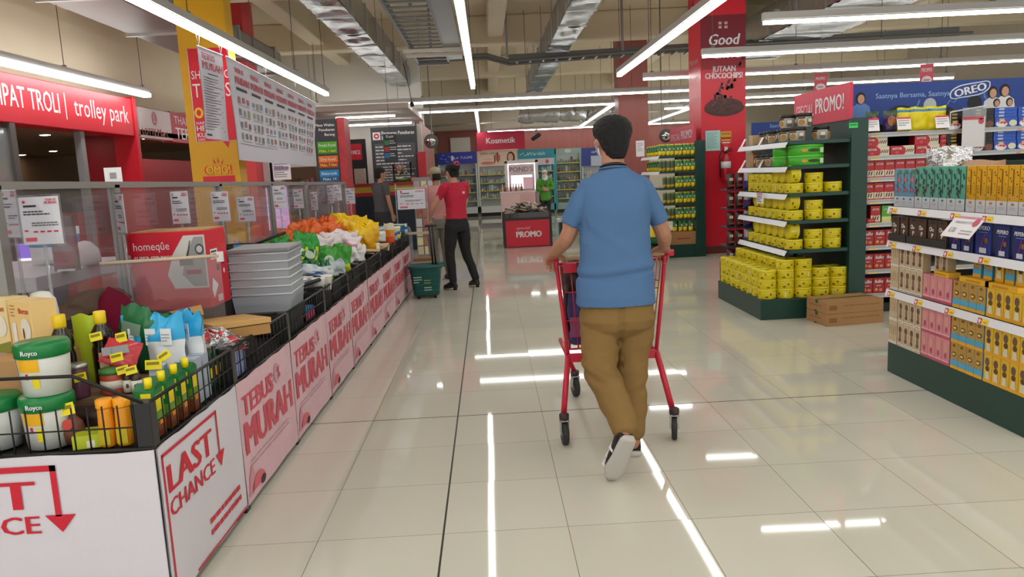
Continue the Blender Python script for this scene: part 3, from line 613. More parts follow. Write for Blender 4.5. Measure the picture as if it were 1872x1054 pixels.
# inner glass divider ------------------------------------------------------------
GL = clear('#eeeef0', .11, .06, '#bdb7bb'); t = thing('glass_divider', 'long glass divider with grey rail and posts along the middle of the counter', 'divider', (XD, 2, .58))
GR = mat('#8d8b89', .35, .5); MB().add([(XD-.02, -1.96, 1.445), (XD+.02, -1.96, 1.445), (XD+.02, 5.6, 1.375), (XD-.02, 5.6, 1.375), (XD-.02, -1.96, 1.475), (XD+.02, -1.96, 1.475), (XD+.02, 5.6, 1.405), (XD-.02, 5.6, 1.405)], [(0, 3, 2, 1), (4, 5, 6, 7), (0, 1, 5, 4), (1, 2, 6, 5), (2, 3, 7, 6), (3, 0, 4, 7)], GR).build('rail', t, True)
dy = [-1.45, -.52, .95, 2.2, 3.4, 4.6, 5.58]
for k, y in enumerate(dy): MB().box(XD-.02, XD+.02, y-.025, y+.025, .0, 1.46-.0093*(y+1.96), GR).build('post', t, True)
for k in range(6): MB().box(XD-.004, XD+.004, dy[k]+.025, dy[k+1]-.025, .62, 1.44-.0093*(dy[k]+1.96), GL).build('pane', t, True)
MB().box(XD-.02, XD+.02, -1.5, 5.58, .55, .60, GR).build('bottom_rail', t, True)
# cross plate with a beige rail on top
t = thing('cross_partition', 'clear cross partition with beige top rail behind the blankets', 'partition', (-1.5, -.5, .6)); a = at(182, 482, X=-1.575); c = at(402, 467, Y=-.52)
MB().tube([a, c], .009, mat('#d2bfa8', .5), 8).build('top_rail', t, True); MB().add([(a.x, a.y, .6), (c.x, c.y, .6), (c.x, c.y, c.z), (a.x, a.y, a.z)], [(0, 1, 2, 3)], clear('#ececf0', .2, .1, '#b4aeb4')).build('pane', t, True)
MB().cbox(c.x, c.y, c.z-.03, .03, .02, .05, WHITE).build('clip', t, True)
# other half of the counter, seen through the glass
t = thing('dump_table', 'dark basket table on the far side of the glass divider', 'basket table', (-2.0, 1.6, 0)); MB().box(-2.38, -1.64, -1.9, 5.2, .5, .58, mat('#2a2628', .6)).build('tray', t, True)
for y in np.arange(-1.9, 5.3, 1.4): MB().box(-2.38, -2.33, y, y+.05, 0, .75, POST).build('leg', t, True)
MB().box(-2.39, -2.37, -1.95, 5.2, .05, .58, PINK).build('skirt', t, True)
rr = random.Random(21)
for k, (y, c, nm) in enumerate(((.0, '#b4462c', 'orange red'), (.9, '#8a6a4a', 'brown paper'), (1.5, '#a3622e', 'tan'), (2.3, '#7a2f2a', 'dark red'), (2.9, '#8a3a30', 'maroon'), (3.9, '#c2b6a8', 'pale'), (4.5, '#6b6f74', 'grey'))):
    t = thing('parcel', '%s wrapped parcel behind the glass divider of the counter' % nm, 'parcel', (-1.95, y, .58)); MB().pouch(.5, .36, .22, [(1, mat(c, .5))], T(-1.95, y, .58, rz=1.4+.2*k), seed=k).build('bag', t, True)
def price_card(p, w, h, label, tilt=0., yaw=.1, post=True, seed=0, floor=.6):
    F = frame(p, (math.cos(yaw), -math.sin(yaw)*1, 0), (math.sin(tilt), 0, math.cos(tilt))); t = thing('price_sign', label, 'price sign', (p.x, p.y, floor), 0, 'price signs on clear stands along the counter')
    MB().box(-w/2-.008, w/2+.008, -h/2-.008, h/2+.008, -.004, .0, PLASTIC, F).build('holder', t, True); MB().box(-w/2, w/2, -h/2, h/2, -.003, -.0005, PAPER, F).build('card', t, True); b = MB()
    b.ell(F, -w*.36, h*.40, w*.035, w*.035, RED, .002); b.rect(F, -w*.38, -w*.06, h*.29, h*.33, INK, .002); b.text('TEBUS', F, w*.45, h*.41, h*.045, TXR, w=w*.28, al='R', bold=.04); b.text('MURAH', F, w*.45, h*.345, h*.055, TXR, w=w*.30, al='R', bold=.05)
    b.lines(F, -w*.4, w*.35, h*.18, 2, h*.055, INK, .45, .002, seed); b.lines(F, -w*.22, w*.46, -h*.06, 2, h*.05, mat('#6d6a75', .5), .5, .002, seed+1)
    for k in range(4): b.rect(F, -w*.2+w*.17*k, -w*.09+w*.17*k, -h*.245, -h*.215, TXR2, .002)
    b.rect(F, -w*.42, -w*.33, -h*.22, -h*.19, TXR2, .002); b.rect(F, -w*.42, -w*.14, -h*.43, -h*.35, mat('#d8586a', .5), .002); b.build('print', t, True)
    if post: q = F @ Vector((0, -h/2, -.006)); MB().tube([q, (q.x, q.y, floor)], .007, clear('#e8e8ee', .2, .12), 8).build('stem', t, True)
    return t
for n, (q, w_, h_, X, tl, yw, lab) in enumerate((((74, 403), .16, .187, -1.52, .03, .05, 'largest white price sign on a clear stand, nearest on the counter'), ((219, 390), .13, .185, -1.53, 0, .85, 'narrow turned price sign beside the grey glass post'),
    ((329, 379), .115, .182, -1.5, 0, .3, 'white price sign directly above the red mop box'), ((403, 377), .12, .19, -1.5, -.06, .2, 'slightly tilted price sign right of the mop box'), ((450, 382), .13, .175, -1.5, -.16, .2, 'most tilted white price sign above the frying pan'),
    ((511, 360), .105, .18, -1.45, .0, .1, 'white price sign standing behind the green pouches'), ((545, 363), .10, .18, -1.55, -.12, .3, 'greyish price sign in front of the pink screen'), ((574, 367), .09, .18, -1.5, 0, .6, 'narrow price sign right of the pink screen'),
    ((604, 355), .10, .2, -1.5, 0, .7, 'narrow price sign above the orange bags'), ((617, 352), .09, .18, -1.5, -.1, .1, 'price sign overlapping a narrower one above the orange bags'), ((640, 358), .11, .18, -1.4, .02, .1, 'last small price sign past the end of the glass divider'))):
    p = at(q[0], q[1], X=X); price_card(p, w_, h_, lab, tl, yw, True, n, .6)
price_card(at(20, 390, X=-1.75), .12, .2, 'dim price sign behind the glass at the left edge', 0, .6, True, 30, .58)
t = price_card(at(752, 364, Y=5.1), .34, .24, 'wide landscape price sign in a clear stand at the far end of the counter', 0, .0, False, 20, .75); p = at(752, 364, Y=5.1)
for s in (-1, 1): MB().tube([(p.x+s*.19, p.y+.02, .75), (p.x+s*.19, p.y+.02, p.z+.2)], .008, clear('#e8e8ee', .2, .12), 8).build('stem', t, True)
MB().box(p.x-.2, p.x+.2, p.y+.0, p.y+.03, p.z+.13, p.z+.145, mat('#b4ad96', .4)).build('top_bar', t, True); MB().box(p.x-.2, p.x+.2, p.y+.0, p.y+.03, .72, .75, mat('#b4ad96', .4)).build('base', t, True)

# ============================================================ GROCERIES IN THE NEAREST BASKET
def tub(label, loc):
    t = thing('seasoning_tub', label, 'tub', loc, rz=-.25, group='white seasoning tubs with green lids'); g = mat('#0f7a3c', .35)
    MB().lathe([(.07, 0), (.079, .13), (.078, .135)], mat('#dfe2e0', .35), 28).build('tub_body', t)
    MB().lathe([(.0795, .128), (.084, .13), (.084, .165), (.078, .176), (.001, .178)], g, 28).build('lid', t); b = MB()
    for a0, a1, z0, z1, m in ((-2.0, -1.0, .085, .127, mat('#efb416', .4)), (-2.9, -2.2, .02, .127, mat('#e8e8ea', .4)), (-1.62, -1.5, .06, .08, RED), (-1.35, -1.05, .03, .075, TAGY)):
        n = 6; V = []; 
        for k in range(n+1):
            a = a0+(a1-a0)*k/n
            for z in (z0, z1): V.append(((.0705+.009*z/.13)*1.01*math.cos(a), (.0705+.009*z/.13)*1.01*math.sin(a), z))
        b.add(V, [(2*k, 2*k+2, 2*k+3, 2*k+1) for k in range(n)], m)
    for a in (-2.35, -1.25): b.text('Royco', frame((.0845*math.cos(a), .0845*math.sin(a), .135), (-math.sin(a), math.cos(a), 0), (0, 0, 1)), 0, .008, .016, WHITE, w=.05, bold=.03)
    b.build('printed_label', t); return t
tub('lower white seasoning tub with green lid at the basket front', (-1.268, -1.85, ZT)); tub('upper white seasoning tub with green lid, stacked on another', (-1.262, -1.845, ZT+.179))
tub('partly cut off seasoning tub at the left picture edge', (-1.45, -1.84, ZT)); 
def carton(name, label, x, y, z, w, d, h, m, rz=0, cat='box', side=None, fn=None, group=None, rx=0):
    t = thing(name, label, cat, (x, y, z), rz, group); M = Matrix.Rotation(rx, 4, 'X')
    mm = side or m; MB().box(-w/2, w/2, -d/2, d/2, 0, h, [mm, m, m, mm, m, mm], M).build('box_body', t, bevel=.0015)
    if fn: b = MB(); fn(b, M @ frame((-w/2, -d/2, 0), (1, 0, 0), (0, 0, 1)), w, h); b.build('print', t)
    return t
carton('carton', 'plain brown carton holding up the bottles inside the nearest basket', -1.22, -1.53, ZT, .58, .38, .115, mat('#7d5f4a', .8), cat='carton'); ZR = ZT+.116
carton('carton', 'brown carton under the cream tea boxes', -1.445, -1.60, ZR, .24, .2, .145, CARD, cat='carton'); ZB = ZR+.146
def tea(b, F, w, h):
    b.rect(F, .02, w*.3, h*.25, h*.6, WHITE, .002); b.lines(F, .015, w*.33, h*.9, 4, h*.06, mat('#b0713c', .5), .3, .002); b.text('Beras', F, w*.7, h*.78, h*.1, mat('#c8442c', .5), wmax=w*.5, bold=.03)
    b.ell(F, w*.72, h*.5, w*.22, h*.2, mat('#e9e0cf', .5), .002); b.ell(F, w*.62, h*.42, w*.04, h*.1, mat('#6a4a36', .5), .003); b.poly(F, [(w*.38, 0), (w, 0), (w, h*.22), (w*.38, h*.12)], mat('#8a8a35', .5), .002)
carton('drink_box', 'cream drink box with orange lettering standing on a brown carton', -1.425, -1.60, ZB, .145, .09, .2, mat('#ecc887', .5), -.55, fn=tea, group='cream drink boxes')
carton('drink_box', 'cream drink box cut off by the left picture edge', -1.585, -1.50, ZB, .145, .09, .2, mat('#ecd39a', .5), -.4, fn=tea, group='cream drink boxes')
t = thing('white_canister', 'white rounded plastic canister behind the cream drink boxes', 'canister', (-1.535, -1.35, ZT)); MB().lathe([(.05, 0), (.055, .02), (.055, .38), (.05, .425), (.03, .455), (.001, .46)], mat('#e9e6e2', .35), 24).build('canister_body', t); MB().box(-.02, .02, -.054, -.048, .40, .41, INK).build('slot', t)
def soy(label, x, y, h):
    t = thing('sauce_bottle', label, 'bottle', (x, y, ZR), -.3, 'dark sauce bottles with yellow caps'); s = h/.29; D = mat('#1d0f0a', .15, spec=.6)
    MB().lathe([(.035, 0), (.042, .01), (.042, .14), (.036, .16), (.042, .18), (.040, .205), (.020, .240), (.018, .25)], D, 24, Matrix.Scale(s, 4)).build('bottle_body', t)
    MB().lathe([(.021, .242), (.0225, .245), (.0225, .288), (.020, .29), (.001, .29)], mat('#ecc90e', .35), 24, Matrix.Scale(s, 4)).build('cap', t); b = MB(); 
    V = []; [V.append((.0428*s*math.cos(a), .0428*s*math.sin(a), z*s)) for a in np.linspace(-1.3, -.5, 6) for z in (.03, .13)]
    b.add(V, [(2*k, 2*k+2, 2*k+3, 2*k+1) for k in range(5)], mat('#cdb58a', .5)); b.lathe([(.0186, .222), (.0205, .2405)], mat('#d8d03a', .4), 20, Matrix.Scale(s, 4)); b.build('label_band', t); return t
soy('dark sauce bottle with yellow cap, nearer of the two', -1.335, -1.60, .285); soy('dark sauce bottle with yellow cap, farther of the two', -1.24, -1.50, .275)
def tag_yellow(p, label, w=.045, h=.03, yaw=0., tilt=.2):
    t = thing('price_tag', label, 'price tag', tuple(p), 0, 'small yellow price tags in the basket'); F = frame(p, (math.cos(yaw), math.sin(yaw), tilt), (0, .2, 1)); MB().box(-w/2, w/2, -h/2, h/2, -.0007, .0007, TAGY, F).build('paper', t, True); b = MB(); b.lines(F, -w*.4, w*.4, 0, 1, h*.5, mat('#8a7a10', .5), .6, .002); b.build('print', t, True)
def can(name, label, x, y, z, r, h, m, cap=None, band=None, group=None):
    t = thing(name, label, 'can', (x, y, z), 0, group); MB().lathe([(r*.93, 0), (r, .006), (r, h-.006), (r*.93, h), (.001, h-.002)], m, 22).build('can_body', t)
    if band: MB().lathe([(r*1.005, h*.25), (r*1.005, h*.6)], band, 22).build('label_band', t)
    if cap: MB().lathe([(r*1.03, h-.012), (r*1.03, h+.004), (.001, h+.005)], cap, 22).build('lid', t)
    return t
can('drink_can', 'purple drink can with a yellow tag behind the wire front', -1.238, -1.70, ZR, .033, .118, mat('#5d3a4c', .3), STEEL); tag_yellow(Vector((-1.212, -1.735, ZR+.08)), 'yellow price tag stuck on the purple drink can')
can('tinned_food', 'red and white tin with green lid in the middle of the basket', -1.135, -1.66, ZR, .045, .085, mat('#b4482f', .4), mat('#3f7d3a', .4), mat('#d8d0c6', .45))
for k, (x, y, rz) in enumerate(((-1.15, -1.63, .5), (-1.125, -1.615, .7))):
    t = thing('foil_packet', 'glossy red foil packet leaning on the green lidded tin, %s' % ('front one' if k == 0 else 'rear one'), 'packet', (x, y, ZR+.092), rz, 'pair of red foil packets'); MB().pouch(.10, .10, .022, [(1, mat('#c73a44', .22))], Matrix.Rotation(-.5, 4, 'X') @ Matrix.Rotation(.5, 4, 'Y'), seed=k).build('packet_body', t)
    MB().box(-.028, .028, -.03, -.029, .035, .065, mat('#8a8f92', .4), Matrix.Rotation(-.3, 4, 'X')).build('print', t)
tag_yellow(Vector((-1.10, -1.69, ZR+.135)), 'yellow price tag on the red foil packets'); tag_yellow(Vector((-1.20, -1.62, ZR+.20)), 'yellow price tag hanging at the second sauce bottle'); tag_yellow(Vector((-1.13, -1.58, ZR+.185)), 'yellow price tag standing before the green pouch', .04, .036)
t = thing('green_pouch', 'large dark green refill pouch leaning behind the sauce bottles', 'pouch', (-1.19, -1.37, ZR), -.2); MB().pouch(.2, .27, .07, [(.6, mat('#0f4a2c', .3)), (1, mat('#15693c', .3))], Matrix.Rotation(.25, 4, 'Y'), wild=.12, n=12).build('pouch_body', t); MB().box(-.06, .02, -.038, -.036, .16, .21, mat('#7e9a88', .4), Matrix.Rotation(.25, 4, 'Y')).build('print', t)
t = thing('lime_pouch', 'small lime green sachet standing between the sauce bottles', 'sachet', (-1.30, -1.50, ZR)); MB().pouch(.09, .265, .02, [(1, mat('#b9d032', .4))]).build('sachet_body', t)
for k, (x, y, rz, h) in enumerate(((-1.14, -1.36, .2, .225), (-1.05, -1.40, -.2, .235), (-.985, -1.30, -.7, .23))):
    t = thing('detergent_bag', 'sky blue and white refill bag, %s of the three in the nearest basket' % ('left', 'middle', 'right')[k], 'bag', (x, y, ZR), rz, 'blue and white refill bags')
    MB().pouch(.17, h, .08, [(.60, mat('#e4e8ec', .35)), (1, mat('#2fa8df', .3))], seed=k+5, n=12, k=14, wild=.12).build('bag_body', t); b = MB()
    for q in (-.055, .012): b.box(q, q+.045, -.043, -.041, .12, .185, mat('#eef2f6', .4)); b.lines(frame((q, -.0435, .12), (1, 0, 0), (0, 0, 1)), .004, .04, .04, 3, .012, mat('#8fa2b8', .5))
    b.build('print', t)
for k, x in enumerate((-1.075, -1.04)):
    t = thing('spread_jar', 'small chocolate spread jar with white label, %s' % ('left one' if k == 0 else 'right one'), 'jar', (x, -1.68-.012*k, ZR), 0, 'pair of chocolate spread jars')
    MB().lathe([(.016, 0), (.0185, .004), (.0185, .058), (.015, .066), (.012, .07), (.012, .082), (.001, .083)], mat('#3a2218', .3), 18).build('jar_body', t); MB().lathe([(.0189, .006), (.0189, .05)], mat('#d9d6cc', .5), 18).build('label_band', t); MB().ball((.004, -.0185, .03), .006, .002, .009, mat('#5b4432', .6), 8).build('print', t)
    tag_yellow(Vector((x-.005, -1.70-.012*k, ZR+.09)), 'yellow price tag on the %s spread jar' % ('left' if k == 0 else 'right'), .04, .028, .2)
carton('soap_box', 'blue and white soap refill pack with a yellow tag', -1.0, -1.60, ZR, .055, .04, .08, mat('#c3cbe0', .4), .1, side=mat('#7c8cc8', .4)); tag_yellow(Vector((-1.0, -1.635, ZR+.088)), 'yellow price tag over the blue soap pack', .06, .035, 0, .0); tag_yellow(Vector((-.965, -1.62, ZR+.115)), 'slanted yellow price tag above the green packs', .05, .03, 0, .6)
for k in range(4):
    y = -1.82+.095*k; t = thing('juice_pack', 'green drink pack with yellow screw cap, %s from the corner post' % ORD[k], 'drink pack', (-.945+.004*k, y, ZT), 0, 'green drink packs with yellow caps')
    MB().box(-.034, .034, -.034, .034, 0, .05, mat('#7a3a1c', .4)).box(-.034, .034, -.034, .034, .05, .09, mat('#6a9a2c', .4)).box(-.034, .034, -.034, .034, .09, .165, mat('#1b7a3c', .35)).build('pack_body', t)
    MB().add([(-.034, -.034, .165), (.034, -.034, .165), (.034, .034, .165), (-.034, .034, .165), (-.034, 0, .185), (.034, 0, .185)], [(0, 1, 5, 4), (2, 3, 4, 5), (1, 2, 5), (3, 0, 4)], mat('#17693a', .35)).build('gable', t)
    MB().lathe([(.013, .17), (.013, .205), (.001, .206)], mat('#f0da12', .35), 14, T(.012, -.018, 0)).build('cap', t); MB().box(.0345, .036, -.028, .024, .09, .145, TAGY).box(-.01, .024, -.036, -.0345, .11, .155, TAGY).build('yellow_label', t); MB().box(.0345, .0362, -.012, .012, .04, .06, mat('#e88a1c', .5)).build('fruit_print', t)
for k in range(2): carton('silver_pack', 'silver and blue carton beside the green drink packs, %s' % ('nearer' if k == 0 else 'farther'), -.945, -1.44+.075*k, ZT, .06, .055, .18, mat('#aab4c4', .35), group='silver blue cartons'); 
for k in range(3):
    t = thing('oil_bottle', 'dark green bottle with orange label along the basket side, %s from the front' % ORD[k], 'bottle', (-.945, -1.30+.055*k, ZT), 0, 'dark green bottles by the wire side')
    MB().lathe([(.022, 0), (.024, .005), (.024, .12), (.010, .15), (.010, .17), (.001, .171)], mat('#123022', .15), 14).build('bottle_body', t); MB().box(.0235, .025, -.012, .012, .06, .1, mat('#e88a1c', .5) if k % 2 else mat('#d8c81a', .5)).build('label_band', t)
for k in range(2):
    t = thing('dishwash_bottle', 'orange bottle with wide screw cap in the basket front, %s one' % ('left' if k == 0 else 'right'), 'bottle', (-1.052+.054*k, -1.905+.005*k, ZT), 0, 'two orange bottles')
    MB().rings([((0, 0, z), (1, 0, 0), (0, 1, 0), rx, ry, 2.6) for z, rx, ry in ((0, .022, .02), (.004, .025, .022), (.06, .025, .022), (.12, .023, .02), (.135, .021, .019))], mat('#e8961a', .35)).build('bottle_body', t)
    MB().lathe([(.026, .132), (.0265, .135), (.0265, .158), (.024, .16), (.001, .16)], mat('#f5a312', .35), 20).build('cap', t); MB().box(-.018, .018, -.0235, -.022, .01, .06, mat('#c7b21e', .45)).build('print', t)
carton('small_box', 'small yellow green box lying at the basket front', -1.125, -1.88, ZT, .085, .10, .045, mat('#b9c62c', .45), .25, side=mat('#c6d13e', .45), fn=lambda b, F, w, h: b.rect(F, w*.5, w*.8, .004, h*.6, mat('#dfe0c8', .5), .001))
t = thing('cocoa_pouch', 'round brown pouch with red seal at the basket front', 'pouch', (-1.185, -1.86, ZT)); MB().lathe([(.001, 0), (.03, .004), (.036, .04), (.028, .075), (.012, .095), (.010, .105), (.001, .106)], mat('#6b3f30', .45), 18).build('pouch_body', t); MB().ell(frame((0, -.034, .075), (1, 0, 0), (0, .35, 1)), 0, 0, .018, .018, mat('#c0392b', .5), .002).build('seal', t)
tag_yellow(Vector((-1.19, -1.885, ZT+.125)), 'crumpled yellow price tag hanging above the brown pouch', .055, .04, .1, .2)
t = thing('brown_bag', 'large dark brown bag lying behind the wire front', 'bag', (-1.15, -1.775, ZT)); MB().pouch(.3, .105, .07, [(1, mat('#33201c', .5))], seed=3).build('bag_body', t)
t = thing('foil_bundle', 'crumpled silver foil bundle with red print at the basket corner', 'bundle', (-1.02, -1.03, ZT)); r = random.Random(2); b = MB(); V = []; n, k = 26, 14
for i in range(k+1):
    for j in range(n): a = 2*PI*j/n; v = i/k; q = (1-v**2)**.5*(1+.16*r.uniform(-1, 1)); V.append((.15*q*math.cos(a), .13*q*math.sin(a), .12+.09*v*(1+.15*r.uniform(-1, 1))))
b.add(V, [(i*n+j, i*n+(j+1) % n, (i+1)*n+(j+1) % n, (i+1)*n+j) for i in range(k) for j in range(n)], [FOIL if r.random() < .8 else mat('#c4434c', .3, .4) for _ in range(n*k)]); b.build('foil', t); MB().box(-.13, .10, -.10, .10, 0, .125, mat('#2b2a30', .5)).build('dark_pack', t)
for k in range(5): carton('blue_packet', 'blue and white packet standing at the wire side, %s from the near post' % ORD[k], -.915, -1.10+.035*k, ZT, .035, .028, .145, mat('#34489a', .35), 0, 'packet', side=mat('#8a95c4', .4), group='blue packets in the second basket')
# ============================================================ SECOND AND THIRD BASKETS
def open_carton(label, cx, cy, z, w, d, h, rz, tilt=0.):
    t = thing('cardboard_box', label, 'cardboard box', (cx, cy, z), rz, 'tan cardboard boxes on the counter'); M = Matrix.Rotation(tilt, 4, 'Y'); C = mat('#c59a5e', .75); C2 = mat('#a77d48', .75)
    MB().box(-w/2, w/2, -d/2, d/2, 0, h*.62, C2, M).build('tray', t, bevel=.003); MB().box(-w/2-.006, w/2+.006, -d/2-.006, d/2+.006, h*.66, h, C, M).build('lid', t, bevel=.003); return t
carton('stack_support', 'dark crate under the tan cardboard boxes', -1.12, -.78, ZT, .3, .5, .12, mat('#2a2422', .7), cat='crate')
open_carton('long tan cardboard box lying across the second basket', -1.03, -.72, ZT+.125, .50, .25, .075, PI/2+.55, .10)
open_carton('smaller tan cardboard box half hidden behind the long one', -1.26, -.80, ZT+.18, .26, .16, .075, .40, -.12)
carton('stack_support', 'low dark crate under the smaller cardboard box', -1.33, -.80, ZT, .11, .22, .16, mat('#2a2422', .7), cat='crate')
def cloth_heap(name, label, cx, cy, z, rx, ry, h, m, seed):
    t = thing(name, label, 'blanket', (cx, cy, z)); b = MB(); V = []; n, k = 40, 16; s = Vector((seed*3.1, seed, 0))
    for i in range(k+1):
        for j in range(n):
            a = 2*PI*j/n; v = i/k; q = max(0, 1-v**3)**.6; p = Vector((math.cos(a)*q, math.sin(a)*q, v)); d = 1+.20*noise.noise(p*1.7+s)+.07*math.sin(a*5+v*7+seed)*q
            V.append((rx*d*p.x, ry*d*p.y, h*v*(1+.25*noise.noise(p*1.3+s*2))))
    b.add(V, [(i*n+j, i*n+(j+1) % n, (i+1)*n+(j+1) % n, (i+1)*n+j) for i in range(k) for j in range(n)], m, None, True); b.build('cloth', t); return t
FL = lambda c: mat(c, .95, spec=.1, bump=.3, bscale=120)
cloth_heap('blanket', 'maroon fleece blanket folded beside the glass divider', -1.43, -1.03, ZT, .14, .22, .43, FL('#6a152e'), 1)
cloth_heap('blanket', 'grey brown fleece blanket lying over the maroon one', -1.49, -1.06, ZT+.335, .075, .27, .085, FL('#5d4c43'), 2)
cloth_heap('blanket', 'dark brown fleece blanket slumping towards the blue bags', -1.28, -.99, ZT, .16, .14, .31, FL('#40302a'), 3)
cloth_heap('blanket', 'dusky purple fabric heap behind the foil bundle', -1.12, -1.0, ZT, .13, .12, .23, FL('#39303a'), 4)
# mop box
t = thing('mop_box', 'red spin mop carton with picture of a mop bucket', 'box', (-1.385, -.33, .80), -.03)
MB().box(-.19, .19, -.14, .14, 0, .40, RED).build('box_body', t, bevel=.003); F = frame((-.19, -.14, 0), (1, 0, 0), (0, 0, 1)) @ Matrix.Diagonal((.76, .90, 1, 1)); b = MB()
b.text('homeqûe', F, .02, .345, .045, WHITE, w=.24, al='L', z=.002); b.text('SUPER SPINMOP', F, .02, .285, .026, WHITE, w=.26, al='L', bold=.03, z=.002)
b.poly(F, [(.5, .42), (.5, .12), (.27, .12), (.23, .2), (.28, .32), (.36, .42)], mat('#d8d6d2', .5), .002); b.poly(F, [(.49, .41), (.49, .13), (.40, .13), (.33, .2), (.37, .32), (.43, .41)], mat('#9c9b9b', .5), .003)
b.rect(F, .32, .41, .25, .29, mat('#6f6e70', .5), .004); b.ell(F, .46, .34, .03, .03, mat('#4d4d50', .5), .004); b.ell(F, .46, .34, .02, .02, mat('#c9c9cc', .5), .005); b.rect(F, .36, .46, .2, .225, DRED, .005); b.poly(F, [(.37, .3), (.40, .39), (.405, .39), (.38, .3)], INK, .005)
G = frame((.19, -.14, 0), (0, 1, 0), (0, 0, 1)) @ Matrix.Diagonal((.95, .9, 1, 1)); b.rect(G, .05, .15, .27, .33, WHITE, .002); b.lines(G, .06, .14, .31, 2, .02, INK, .5, .003); b.ell(G, .22, .25, .02, .02, INK, .002); b.rect(G, .12, .16, .2, .235, INK, .002); b.ell(G, .22, .19, .012, .015, WHITE, .002); b.poly(G, [(.05, .05), (.12, .12), (.05, .17), (.03, .1)], WHITE, .002); b.rect(G, .1, .17, .02, .06, mat('#e9cfd2', .5), .002); b.build('print', t)
MB().box(-.185, .185, -.135, .135, .40, .405, CARD).build('top_flap', t)
carton('stack_support', 'dark shelf board under the red mop carton', -1.385, -.28, ZT, .34, .28, .219, mat('#2a2426', .7), cat='crate')
t = thing('blue_tag', 'pale blue handwritten price label on the clear partition', 'label', tuple(at(366, 508, Y=-.46))); F = frame(at(366, 508, Y=-.46), (1, 0, 0), (.1, 0, 1)); MB().box(-.02, .02, -.03, .03, 0, .001, mat('#a8cfe2', .5), F).build('paper', t, True); b = MB(); b.lines(F, -.015, .015, .01, 2, .02, INK, .35, .003); b.build('print', t, True)
# clear tubs
TUBM = clear('#eef0f4', .5, .10, '#cdd4de', .15)
for k in range(6):
    t = thing('storage_tub', 'stacked clear plastic storage tub, %s from the bottom of the stack' % ORD[k], 'tub', (-1.045, .02, ZT+.13+.0455*k), .05, 'nested clear plastic tubs'); b = MB(); w0, w1, d0, d1 = .152, .162, .176, .186
    for q in range(4):
        a, c = [(-1, -1), (1, -1), (1, 1), (-1, 1)][q], [(1, -1), (1, 1), (-1, 1), (-1, -1)][q]
        b.quad((a[0]*w0, a[1]*d0, 0), (c[0]*w0, c[1]*d0, 0), (c[0]*w1, c[1]*d1, .10), (a[0]*w1, a[1]*d1, .10), TUBM)
    b.quad((-w0, -d0, 0), (w0, -d0, 0), (w0, d0, 0), (-w0, d0, 0), TUBM); b.build('tub_body', t)
    MB().tube([(-w1, -d1, .10), (w1, -d1, .10), (w1, d1, .10), (-w1, d1, .10)], .006, mat('#c3c7d0', .3), 6, True).build('rim', t)
t = thing('tub_lid', 'grey translucent lid lying on the stack of clear tubs', 'lid', (-1.045, .02, ZT+.13+.0455*5+.107), .05); MB().box(-.172, .172, -.197, .197, 0, .022, mat('#7f8084', .3)).build('lid_body', t, bevel=.006)
carton('stack_support', 'dark crate under the stack of clear tubs', -1.05, .02, ZT, .32, .36, .125, mat('#232022', .7), cat='crate')
p = at(462, 440, Y=.75); t = thing('frying_pan', 'black frying pan with long handle beside the clear tubs', 'pan', (p.x-.1, .75, p.z-.06)); MB().lathe([(.001, 0), (.10, .002), (.12, .04), (.115, .04), (.097, .008), (.001, .006)], BLACK, 28).build('pan_body', t); MB().tube([(.11, 0, .035), (.2, .04, .07), (.3, .08, .1)], .011, BLACK, 8).build('handle', t)
SZ = p.z-.06; carton('stack_support', 'tall dark crate holding the frying pan', p.x-.06, .75, .801, .3, .3, p.z-.06-.802, mat('#2a2628', .7), cat='crate')
p = at(440, 453, Y=.55); t = thing('sachet', 'small blue and white sachet beside the frying pan', 'sachet', (p.x-.02, .62, SZ)); MB().pouch(.1, .05, .03, [(1, mat('#4d93c8', .4))]).build('sachet_body', t)
for k in range(6):
    x = -1.13+.115*(k % 3)+.02*(k//3); y = .62+.13*(k//3); t = thing('paper_cup_stack', 'white lidded cup in the third basket, %s of the %s row' % (ORD[k % 3], 'front' if k < 3 else 'back'), 'cup', (x, y, .725-.03), 0, 'white cups in the third basket')
    MB().lathe([(.035, 0), (.046, .085), (.047, .09)], mat('#d9d8d6', .45), 20).build('cup_body', t); MB().lathe([(.048, .088), (.049, .094), (.043, .098), (.001, .094)], WHITE, 20).build('lid', t)
carton('stack_support', 'dark board under the white cups', -1.02, .7, ZT, .30, .3, .112, mat('#18161a', .8), cat='crate')
t = thing('divider_bar', 'black wire divider with grip between the third and fourth baskets', 'divider', (-1.0, .5, .73)); MB().tube([(-1.3, .98, .80), (-.9, .70, .79), (-.86, .62, .74)], .007, BLACK, 6).tube([(-1.25, .43, .74), (-1.0, .5, .74), (-.86, .56, .74)], .007, BLACK, 6).build('wire', t, True); MB().tube([(-1.0, .43, .76), (-.87, .55, .79)], .014, BLACK, 8).build('grip', t, True)
t = thing('blue_cloth', 'folded bright blue cloth low in the third basket', 'cloth', (-.98, .22, ZT)); MB().box(-.07, .09, -.12, .2, .045, .07, mat('#2f6fae', .8)).build('top_fold', t, bevel=.008); MB().box(-.07, .09, -.12, .2, 0, .044, mat('#b03563', .8, var=.5, vscale=40)).build('pink_fold', t, bevel=.006)
carton('milk_box', 'blue and white carton behind the cups', -1.2, .90, ZT, .16, .09, .235, mat('#d9dde2', .4), .1, fn=lambda b, F, w, h: b.rect(F, 0, w, h*.72, h*.92, mat('#2f62b4', .4), .002))
